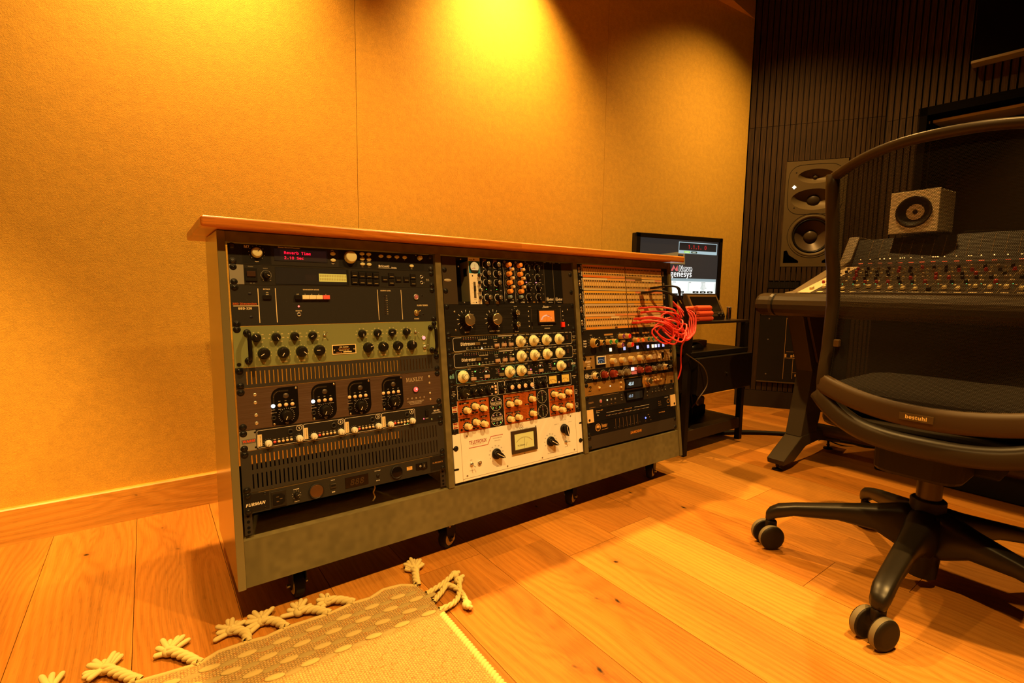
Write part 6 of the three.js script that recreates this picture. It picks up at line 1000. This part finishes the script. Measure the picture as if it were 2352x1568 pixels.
{
  const b = thing('cube_speaker', 'small white cube speaker with one round black cone on the mixing desk', 'speaker'); b.position.set(2.70, 1.0005, 0.478); b.rotation.y = -Math.PI / 2 - 0.1;
  const S = 0.178, sh = new THREE.Shape([[-S / 2, 0], [S / 2, 0], [S / 2, S], [-S / 2, S]].map(([x, y]) => new THREE.Vector2(x, y))), h = new THREE.Path(); h.absarc(0, S / 2, 0.066, 0, Math.PI * 2, true); sh.holes.push(h);
  const white = M(0.78, 0.66, 0.42, 0.45);
  part(b, 'baffle', new THREE.ExtrudeGeometry(sh, { depth: 0.01, bevelEnabled: true, bevelSize: 0.002, bevelThickness: 0.002, bevelSegments: 2, curveSegments: 40 }).translate(0, 0, 0.09), white); part(b, 'cabinet', rbox(S, S, 0.15, 0.004), white, 0, S / 2, 0.012);
  part(b, 'ring', latheZ('csr', [[0.066, 0], [0.068, 0.003], [0.063, 0.004], [0.058, 0.001]], 44), M(0.03, 0.025, 0.02, 0.4), 0, S / 2, 0.102); part(b, 'cone', latheZ('csc', [[0.06, 0.008], [0.03, -0.008], [0.022, -0.012], [0.01, -0.006], [0, -0.004]], 40), M(0.012, 0.011, 0.01, 0.5), 0, S / 2, 0.093);
}
{
  const f = thing('floor_box', 'black equipment box on the floor under the mixing desk', 'box'); f.position.set(2.44, 0, 0.62); part(f, 'case', rbox(0.12, 0.13, 0.3, 0.006), M(0.006, 0.006, 0.006, 0.7), 0, 0.066, 0); part(f, 'lid', rbox(0.124, 0.012, 0.304, 0.004), M(0.008, 0.008, 0.008, 0.5), 0, 0.137, 0);
  const w = thing('waste_bin', 'dark bin bag standing behind the desk leg', 'bag'); w.position.set(2.62, 0, 0.36); part(w, 'bag', lathe('bin', [[0, 0], [0.055, 0], [0.06, 0.01], [0.068, 0.16], [0.07, 0.17], [0.06, 0.172], [0, 0.165]], 14), M(0.006, 0.006, 0.006, 0.35));
  const c = thing('desk_cable', 'thin black cables coiled on the floor behind the desk leg', 'cable'); part(c, 'cord', tube([V(2.5, 0.004, 0.2), V(2.55, 0.05, 0.26), V(2.6, 0.13, 0.26), V(2.55, 0.06, 0.3), V(2.62, 0.02, 0.3), V(2.66, 0.1, 0.28), V(2.6, 0.16, 0.31), V(2.63, 0.4, 0.36)], 0.0035, 60, 6), blackCable); part(c, 'cord', tube([V(2.34, 0.004, 0.2), V(2.42, 0.03, 0.18), V(2.4, 0.06, 0.22), V(2.5, 0.004, 0.3), V(2.7, 0.004, 0.5)], 0.003, 40, 6), blackCable);
}

// ---------------------------------------------------------------- swivel chair, its back to the camera (it faces the desk, +x)
{
  const ch = thing('office_chair', 'black mesh back office chair on a five-star base facing the mixing desk', 'chair'); ch.position.set(1.38, 0, 0.883);
  const plastic = M(0.034, 0.028, 0.016, 0.42), plasticD = M(0.018, 0.015, 0.009, 0.5), plasticB = M(0.014, 0.013, 0.01, 0.36, 0, { specularIntensity: 0.7 });
  // loft through rings of points
  const loft = (rings, close = true) => { const n = rings[0].length, v = [], ix = []; for (const r of rings) for (const p of r) v.push(p.x, p.y, p.z); for (let i = 0; i < rings.length - 1; i++) for (let k = 0; k < (close ? n : n - 1); k++) { const a = i * n + k, b = i * n + (k + 1) % n; ix.push(a, b, a + n, b, b + n, a + n); } if (close) for (const [o, f] of [[0, 1], [(rings.length - 1) * n, 0]]) for (let k = 1; k < n - 1; k++) f ? ix.push(o, o + k + 1, o + k) : ix.push(o, o + k, o + k + 1); const g = new THREE.BufferGeometry(); g.setAttribute('position', new THREE.Float32BufferAttribute(v, 3)); g.setIndex(ix); g.computeVertexNormals(); return g; };
  const legRing = (r, w, y0, y1) => { const out = []; for (let k = 0; k < 12; k++) { const a = k / 12 * Math.PI * 2, ca = Math.cos(a), sa = Math.sin(a); out.push(V(r, (y0 + y1) / 2 + (y1 - y0) / 2 * Math.sign(sa) * Math.abs(sa) ** 0.7, -w / 2 * Math.sign(ca) * Math.abs(ca) ** 0.6)); } return out; };
  const legG = loft([legRing(0.02, 0.07, 0.09, 0.205), legRing(0.05, 0.068, 0.09, 0.20), legRing(0.10, 0.054, 0.118, 0.184), legRing(0.18, 0.044, 0.122, 0.164), legRing(0.28, 0.04, 0.106, 0.14), legRing(0.322, 0.04, 0.088, 0.127), legRing(0.342, 0.034, 0.074, 0.113), legRing(0.35, 0.02, 0.078, 0.1)]);
  const wheelG = latheZ('cw', [[0, 0.012], [0.021, 0.0125], [0.028, 0.010], [0.031, 0.0085], [0.0338, 0.0055], [0.034, -0.0075], [0.03, -0.0095], [0, -0.0095]], 28), bandG = latheZ('cwb', [[0.0338, 0.0052], [0.0345, 0.0035], [0.0345, -0.0035], [0.0338, -0.0065]], 28);
  for (let i = 0; i < 5; i++) {
    const a = (178 + 72 * i) * Math.PI / 180, leg = part(ch, 'base_leg', legG, plasticB, 0, 0, 0, 0, -a, 0);
    const c = part(ch, 'castor', rbox(0.03, 0.034, 0.02, 0.008), plasticD, 0.336 * Math.cos(a), 0.062, 0.336 * Math.sin(a)); c.rotation.y = [-0.38, -0.62, 0.9, 0.3, -0.2][i];
    for (const s of [-1, 1]) { const w = part(c, 'wheel', wheelG, plasticD, -0.008, -0.0275, s * 0.0215, 0, s > 0 ? 0 : Math.PI, 0); part(w, 'tread_band', bandG, M(0.16, 0.13, 0.07, 0.6)); }
    part(c, 'stem', cylY(0.0055, 0.0055, 0.03, 12), darkSteel, 0.002, 0.022, 0);
  }
  part(ch, 'hub', lathe('hubc', [[0.03, 0.03], [0.034, 0.08], [0.05, 0.11], [0.046, 0.19], [0.036, 0.2], [0.036, 0.222], [0.032, 0.226], [0.0, 0.226]], 28), plasticB); part(ch, 'gas_lift', cylY(0.0245, 0.0255, 0.10, 28), M(0.05, 0.04, 0.025, 0.25, 0.7), 0, 0.265, 0);
  const ro = (x0, x1, w, r) => { const p = []; for (const [cx, cz, a0] of [[x1 - r, w - r, 0], [x0 + r, w - r, 90], [x0 + r, -w + r, 180], [x1 - r, -w + r, 270]]) for (let k = 0; k <= 5; k++) { const a = (a0 + k * 18) * Math.PI / 180; p.push([cx + r * Math.cos(a), cz + r * Math.sin(a)]); } return p; };
  part(ch, 'tilt_mechanism', prism(ro(-0.165, 0.13, 0.082, 0.045), 0.31, 0.385, 'xz', 0.008), plasticD); part(ch, 'mechanism_side_box', rbox(0.1, 0.06, 0.05, 0.008), M(0.008, 0.008, 0.008, 0.6), 0.02, 0.342, 0.1); part(ch, 'tilt_lever', tube([V(0.02, 0.34, 0.12), V(0.02, 0.34, 0.22), V(0.02, 0.335, 0.27)], 0.006, 12, 8), plasticD);
  part(ch, 'seat_pan', prism(ro(-0.17, 0.27, 0.21, 0.08), 0.392, 0.425, 'xz', 0.01), plasticD); part(ch, 'seat_cushion', prism(ro(-0.15, 0.29, 0.225, 0.09), 0.426, 0.49, 'xz', 0.022), M(0.012, 0.011, 0.01, 0.9));
  // backrest: side line x(y), curved in plan
  const ZC = 0.028, XS = [[0.40, -0.14], [0.46, -0.135], [0.5, -0.148], [0.6, -0.132], [0.70, -0.125], [0.76, -0.135], [0.84, -0.16], [1.0, -0.182], [1.06, -0.19]];
  const xs = (y) => { for (let i = 0; i < XS.length - 1; i++) if (y <= XS[i + 1][0]) { const t = (y - XS[i][0]) / (XS[i + 1][0] - XS[i][0]), s = Math.max(0, t); return XS[i][1] + (XS[i + 1][1] - XS[i][1]) * s * s * (3 - 2 * s); } return XS[XS.length - 1][1]; };
  const B = (u, y, o = 0) => V(xs(y) - 0.072 * (1 - u * u) - o, y, ZC + 0.226 * u);
  const yTop = (u) => 1.035 - 0.038 * Math.abs(u) ** 2.6, yLow = (u) => 0.462 + 0.035 * Math.abs(u) ** 2;
  const band = (path, w, t) => loft(path.map((p, i) => { const q = path[Math.min(i + 1, path.length - 1)].clone().sub(path[Math.max(i - 1, 0)]).normalize(), nx = V(1, 0, 0).addScaledVector(q, -q.x).normalize(), side = q.clone().cross(nx); return [...Array(10)].map((_, k) => { const a = k / 10 * Math.PI * 2, c = Math.cos(a), s = Math.sin(a); return p.clone().addScaledVector(side, w / 2 * Math.sign(c) * Math.abs(c) ** 0.7).addScaledVector(nx, t / 2 * Math.sign(s) * Math.abs(s) ** 0.7); }); }));
  const sideLine = (u) => [...Array(20)].map((_, i) => B(u, 0.47 + 0.535 * i / 19)), along = (f, o = 0) => [...Array(25)].map((_, i) => { const u = -1 + 2 * i / 24; return B(u, f(u), o); });
  for (const s of [-1, 1]) part(ch, 'back_side_frame', band(sideLine(s), 0.026, 0.036), plastic);
  part(ch, 'back_top_rim', band(along(yTop), 0.02, 0.026), plastic); part(ch, 'back_lower_rail', band(along(yLow, 0.004), 0.05, 0.026), M(0.06, 0.045, 0.024, 0.45));
  const yoke = [...Array(25)].map((_, i) => { const u = -1 + 2 * i / 24, y = 0.394 + 0.075 * Math.abs(u) ** 3.2; return V(-0.195 + 0.055 * u * u, y, ZC + 0.232 * u); }); part(ch, 'back_yoke', band(yoke, 0.046, 0.05), plastic); part(ch, 'yoke_arm', prism([[-0.2, 0.37], [-0.2, 0.405], [-0.08, 0.40], [-0.08, 0.36]], ZC - 0.06, ZC + 0.06, 'xy', 0.006), plasticD);
  // mesh cloth
  const ny = 34, nu = 24, pos = [], uv = [], ix = []; for (let j = 0; j <= ny; j++) for (let i = 0; i <= nu; i++) { const u = -1 + 2 * i / nu, y = yLow(u) + (yTop(u) - yLow(u)) * j / ny, p = B(u, y, -0.004); pos.push(p.x, p.y, p.z); uv.push(p.z / 0.0104, y / 0.0104); if (i < nu && j < ny) { const a = j * (nu + 1) + i; ix.push(a, a + 1, a + nu + 1, a + 1, a + nu + 2, a + nu + 1); } }
  const g = new THREE.BufferGeometry(); g.setAttribute('position', new THREE.Float32BufferAttribute(pos, 3)); g.setAttribute('uv', new THREE.Float32BufferAttribute(uv, 2)); g.setIndex(ix); g.computeVertexNormals();
  const weaveA = dataTex(64, 64, (i, j) => { const h = (j % 16) < 6 ? 1 : 0, v = ((i + ((j >> 4) % 2) * 8) % 16) < 4 ? 1 : 0, a = h || v ? 255 : 0; return [a, a, a]; }, false);
  part(ch, 'back_mesh', g, new THREE.MeshPhysicalMaterial({ color: lin(0.012, 0.0095, 0.006), roughness: 0.8, specularIntensity: 0.2, alphaMap: weaveA, transparent: true, side: THREE.DoubleSide })).userData.label = 'see-through woven black mesh';
  const lt = canvasTex(256, 64, (c, w, h) => { c.fillStyle = '#4a3a1e'; c.fillRect(0, 0, w, h); c.fillStyle = '#f5d98a'; c.font = 'bold 46px sans-serif'; c.textAlign = 'center'; c.textBaseline = 'middle'; c.fillText('bestuhl', w / 2, h / 2); });
  const lp = B(-0.06, yLow(-0.06), 0.0185), plate = part(ch, 'name_plate', uvBox(0.058, 0.015, 0.003, (x, y) => [x / 0.058 + 0.5, y / 0.015 + 0.5]), new THREE.MeshPhysicalMaterial({ map: lt, roughness: 0.4 })); plate.position.copy(lp); plate.rotation.y = -Math.PI / 2;
  part(ch, 'lumbar_clip', rbox(0.014, 0.018, 0.012, 0.002), M(0.09, 0.065, 0.03, 0.4), xs(0.6) - 0.02, 0.6, ZC - 0.20);
}
// ---------------------------------------------------------------- rug with tassels
{
  const rug = thing('woven_rug', 'cream woven cotton rug with ochre band and knotted tassels on the oak floor', 'rug');
  const yarn = M(0.60, 0.47, 0.17, 0.9), yarnP = M(0.50, 0.37, 0.12, 0.9), yarnD = M(0.52, 0.38, 0.12, 0.9), yarnG = M(0.34, 0.25, 0.08, 0.9);
  const edge = [[-0.62, 0.158], [-0.3, 0.152], [-0.2, 0.158], [-0.149, 0.166], [-0.097, 0.173], [-0.065, 0.158], [-0.015, 0.16], [0.018, 0.167], [0.057, 0.16], [0.095, 0.162], [0.142, 0.166], [0.198, 0.159], [0.236, 0.164], [0.273, 0.15], [0.314, 0.157], [0.345, 0.181], [0.352, 0.227], [0.347, 0.296], [0.341, 0.422], [0.336, 0.541], [0.33, 1.0], [-0.62, 1.0]];
  const bump = dataTex(256, 256, (i, j) => { const a = Math.abs(Math.sin(i * Math.PI / 16)), b = Math.abs(Math.sin(j * Math.PI / 16 + (Math.floor(i / 16) % 2) * 1.57)), v = 60 + 160 * a * b + 50 * (noise(i / 3, j / 3, 85, 85) - 0.5); return [v, v, v]; }, false);
  const tone = dataTex(256, 256, (i, j) => { const a = Math.abs(Math.sin(i * Math.PI / 16)), b = Math.abs(Math.sin(j * Math.PI / 16 + (Math.floor(i / 16) % 2) * 1.57)), k = 0.78 + 0.2 * Math.min(1, a * b * 1.6) + 0.2 * (noise(i / 5, j / 5, 51, 51) - 0.5), o = noise(i / 11 + 7, j / 17, 23, 15) > 0.74 ? 0.82 : 1; return [196 * k, 160 * k * (o + 1) / 2, 92 * k * o]; });
  const g = prism(edge, 0.0005, 0.011, 'xz', 0.0015), p = g.attributes.position, uv = new Float32Array(p.count * 2); for (let i = 0; i < p.count; i++) { uv[2 * i] = p.getX(i) / 0.085; uv[2 * i + 1] = p.getZ(i) / 0.085; } g.setAttribute('uv', new THREE.BufferAttribute(uv, 2));
  part(rug, 'weave', g, new THREE.MeshPhysicalMaterial({ map: tone, bumpMap: bump, bumpScale: 0.003, roughness: 0.95 }));
  // border rows of padded stitches
  const pad = new THREE.SphereGeometry(1, 14, 8).scale(0.018, 0.0034, 0.0075), pr3 = seeded(23);
  for (let row = 0; row < 4; row++) for (let k = -9; k < 8; k++) { const x = 0.29 + k * 0.062 - (row % 2) * 0.031, z = 0.198 + row * 0.031; if (x < 0.33) { part(rug, 'padded_stitch', pad, yarnP, x, 0.0115, z, 0, (pr3() - 0.5) * 0.2 - 0.08, 0); part(rug, 'padded_stitch', pad, yarnG, x + 0.031, 0.0095, z + 0.004, 0, (pr3() - 0.5) * 0.2, 0); } }
  const st = new THREE.SphereGeometry(1, 12, 8).scale(0.010, 0.0055, 0.0052);
  for (let k = 0; k < 46; k++) { const z = 0.31 + k * 0.0085; part(rug, 'edge_stitch', st, yarn, 0.345 - 0.02 * (z - 0.3), 0.009, z, 0, 0.5, 0); }
  const rope = [...Array(54)].map((_, i) => i); for (let s = 0; s < edge.length - 7; s++) { const a = edge[s], b = edge[s + 1]; part(rug, 'edge_cord', tube([V(a[0], 0.008, a[1]), V((a[0] + b[0]) / 2, 0.009, (a[1] + b[1]) / 2 + 0.001), V(b[0], 0.008, b[1])], 0.0052, 10, 8), yarnD); }
  // tassel: cord from the hem to a knot, then strands fanning out (points x, z)
  const twist = (pts, r) => { const c = new THREE.CatmullRomCurve3(pts), n = 44, gs = []; for (let k = 0; k < 3; k++) { const q = []; for (let i = 0; i <= n; i++) { const t = i / n, P = c.getPointAt(t), T = c.getTangentAt(t), N = V(0, 1, 0), S = T.clone().cross(N).normalize(), a = t * c.getLength() / 0.026 * Math.PI * 2 / 1.6 + k * 2.094; q.push(P.clone().addScaledVector(S, Math.cos(a) * r * 0.55).addScaledVector(N, Math.sin(a) * r * 0.45)); } gs.push(new THREE.TubeGeometry(new THREE.CatmullRomCurve3(q), 48, r * 0.62, 7)); } return mergeGeometries(gs); };
  const tassel = (cord, fan, r = 0.0085) => {
    const H = 0.011, pts = cord.map(([x, z], i) => V(x, i === cord.length - 1 ? 0.014 : H, z)), k = cord[cord.length - 1], t = part(rug, 'tassel', twist(pts, r), yarn);
    part(t, 'knot', new THREE.SphereGeometry(1, 14, 10).scale(0.0115, 0.0095, 0.0115), yarn, k[0], 0.0105, k[1]);
    const all = []; fan.forEach((f, i) => { all.push(f); if (i < fan.length - 1) all.push([(f[0] + fan[i + 1][0]) / 2, (f[1] + fan[i + 1][1]) / 2]); });
    all.forEach(([x, z], i) => { const L = Math.hypot(x - k[0], z - k[1]) * (0.86 + 0.2 * pr3()), a = Math.atan2(-(z - k[1]), x - k[0]); const s = part(t, 'strand', cached('strand', () => { const q = new THREE.CapsuleGeometry(0.5, 1.4, 4, 10).rotateZ(Math.PI / 2); q.scale(1 / 2.4, 1, 1); return q; }), yarn, k[0] + Math.cos(a) * L * 0.55, 0.008 + 0.003 * (i % 3), k[1] - Math.sin(a) * L * 0.55, 0, a, 0); s.scale.set(L * 1.0, 0.0095, 0.0105); });
  };
  tassel([[-0.189, 0.158], [-0.215, 0.12], [-0.239, 0.089]], [[-0.212, 0.055], [-0.227, 0.052], [-0.257, 0.05], [-0.275, 0.075], [-0.262, 0.11]]);
  tassel([[-0.29, 0.155], [-0.31, 0.12], [-0.315, 0.092]], [[-0.30, 0.05], [-0.33, 0.05], [-0.352, 0.08]]);
  tassel([[-0.097, 0.172], [-0.118, 0.134], [-0.142, 0.102]], [[-0.17, 0.097], [-0.152, 0.06], [-0.125, 0.064], [-0.106, 0.08]]);
  tassel([[-0.015, 0.16], [-0.014, 0.128], [-0.036, 0.104]], [[-0.069, 0.115], [-0.06, 0.079], [-0.038, 0.066], [-0.02, 0.072], [-0.009, 0.094]]);
  tassel([[0.058, 0.16], [0.044, 0.126], [0.02, 0.109]], [[-0.014, 0.137], [-0.014, 0.1], [-0.004, 0.07], [0.026, 0.07], [0.05, 0.078]]);
  tassel([[0.144, 0.165], [0.12, 0.132], [0.092, 0.121]], [[0.058, 0.113], [0.083, 0.085], [0.109, 0.073], [0.123, 0.106]]);
  tassel([[0.2, 0.158], [0.178, 0.131], [0.154, 0.12]], [[0.129, 0.138], [0.13, 0.105], [0.147, 0.085], [0.173, 0.107]]);
  tassel([[0.346, 0.181], [0.357, 0.151], [0.371, 0.117]], [[0.352, 0.095], [0.357, 0.082], [0.372, 0.066], [0.392, 0.066], [0.404, 0.083], [0.402, 0.105]]);
  tassel([[0.349, 0.224], [0.397, 0.211], [0.442, 0.193]], [[0.452, 0.178], [0.458, 0.196]], 0.006); tassel([[0.349, 0.259], [0.378, 0.24], [0.406, 0.222], [0.418, 0.262], [0.406, 0.312]], [[0.412, 0.328], [0.4, 0.33]], 0.006); tassel([[0.346, 0.293], [0.381, 0.291], [0.409, 0.271], [0.438, 0.22]], [[0.45, 0.205], [0.456, 0.214]], 0.006);
}

scene.traverse((o) => { if (o.isMesh) { o.castShadow = true; o.receiveShadow = true; } });
renderer.render(scene, camera);
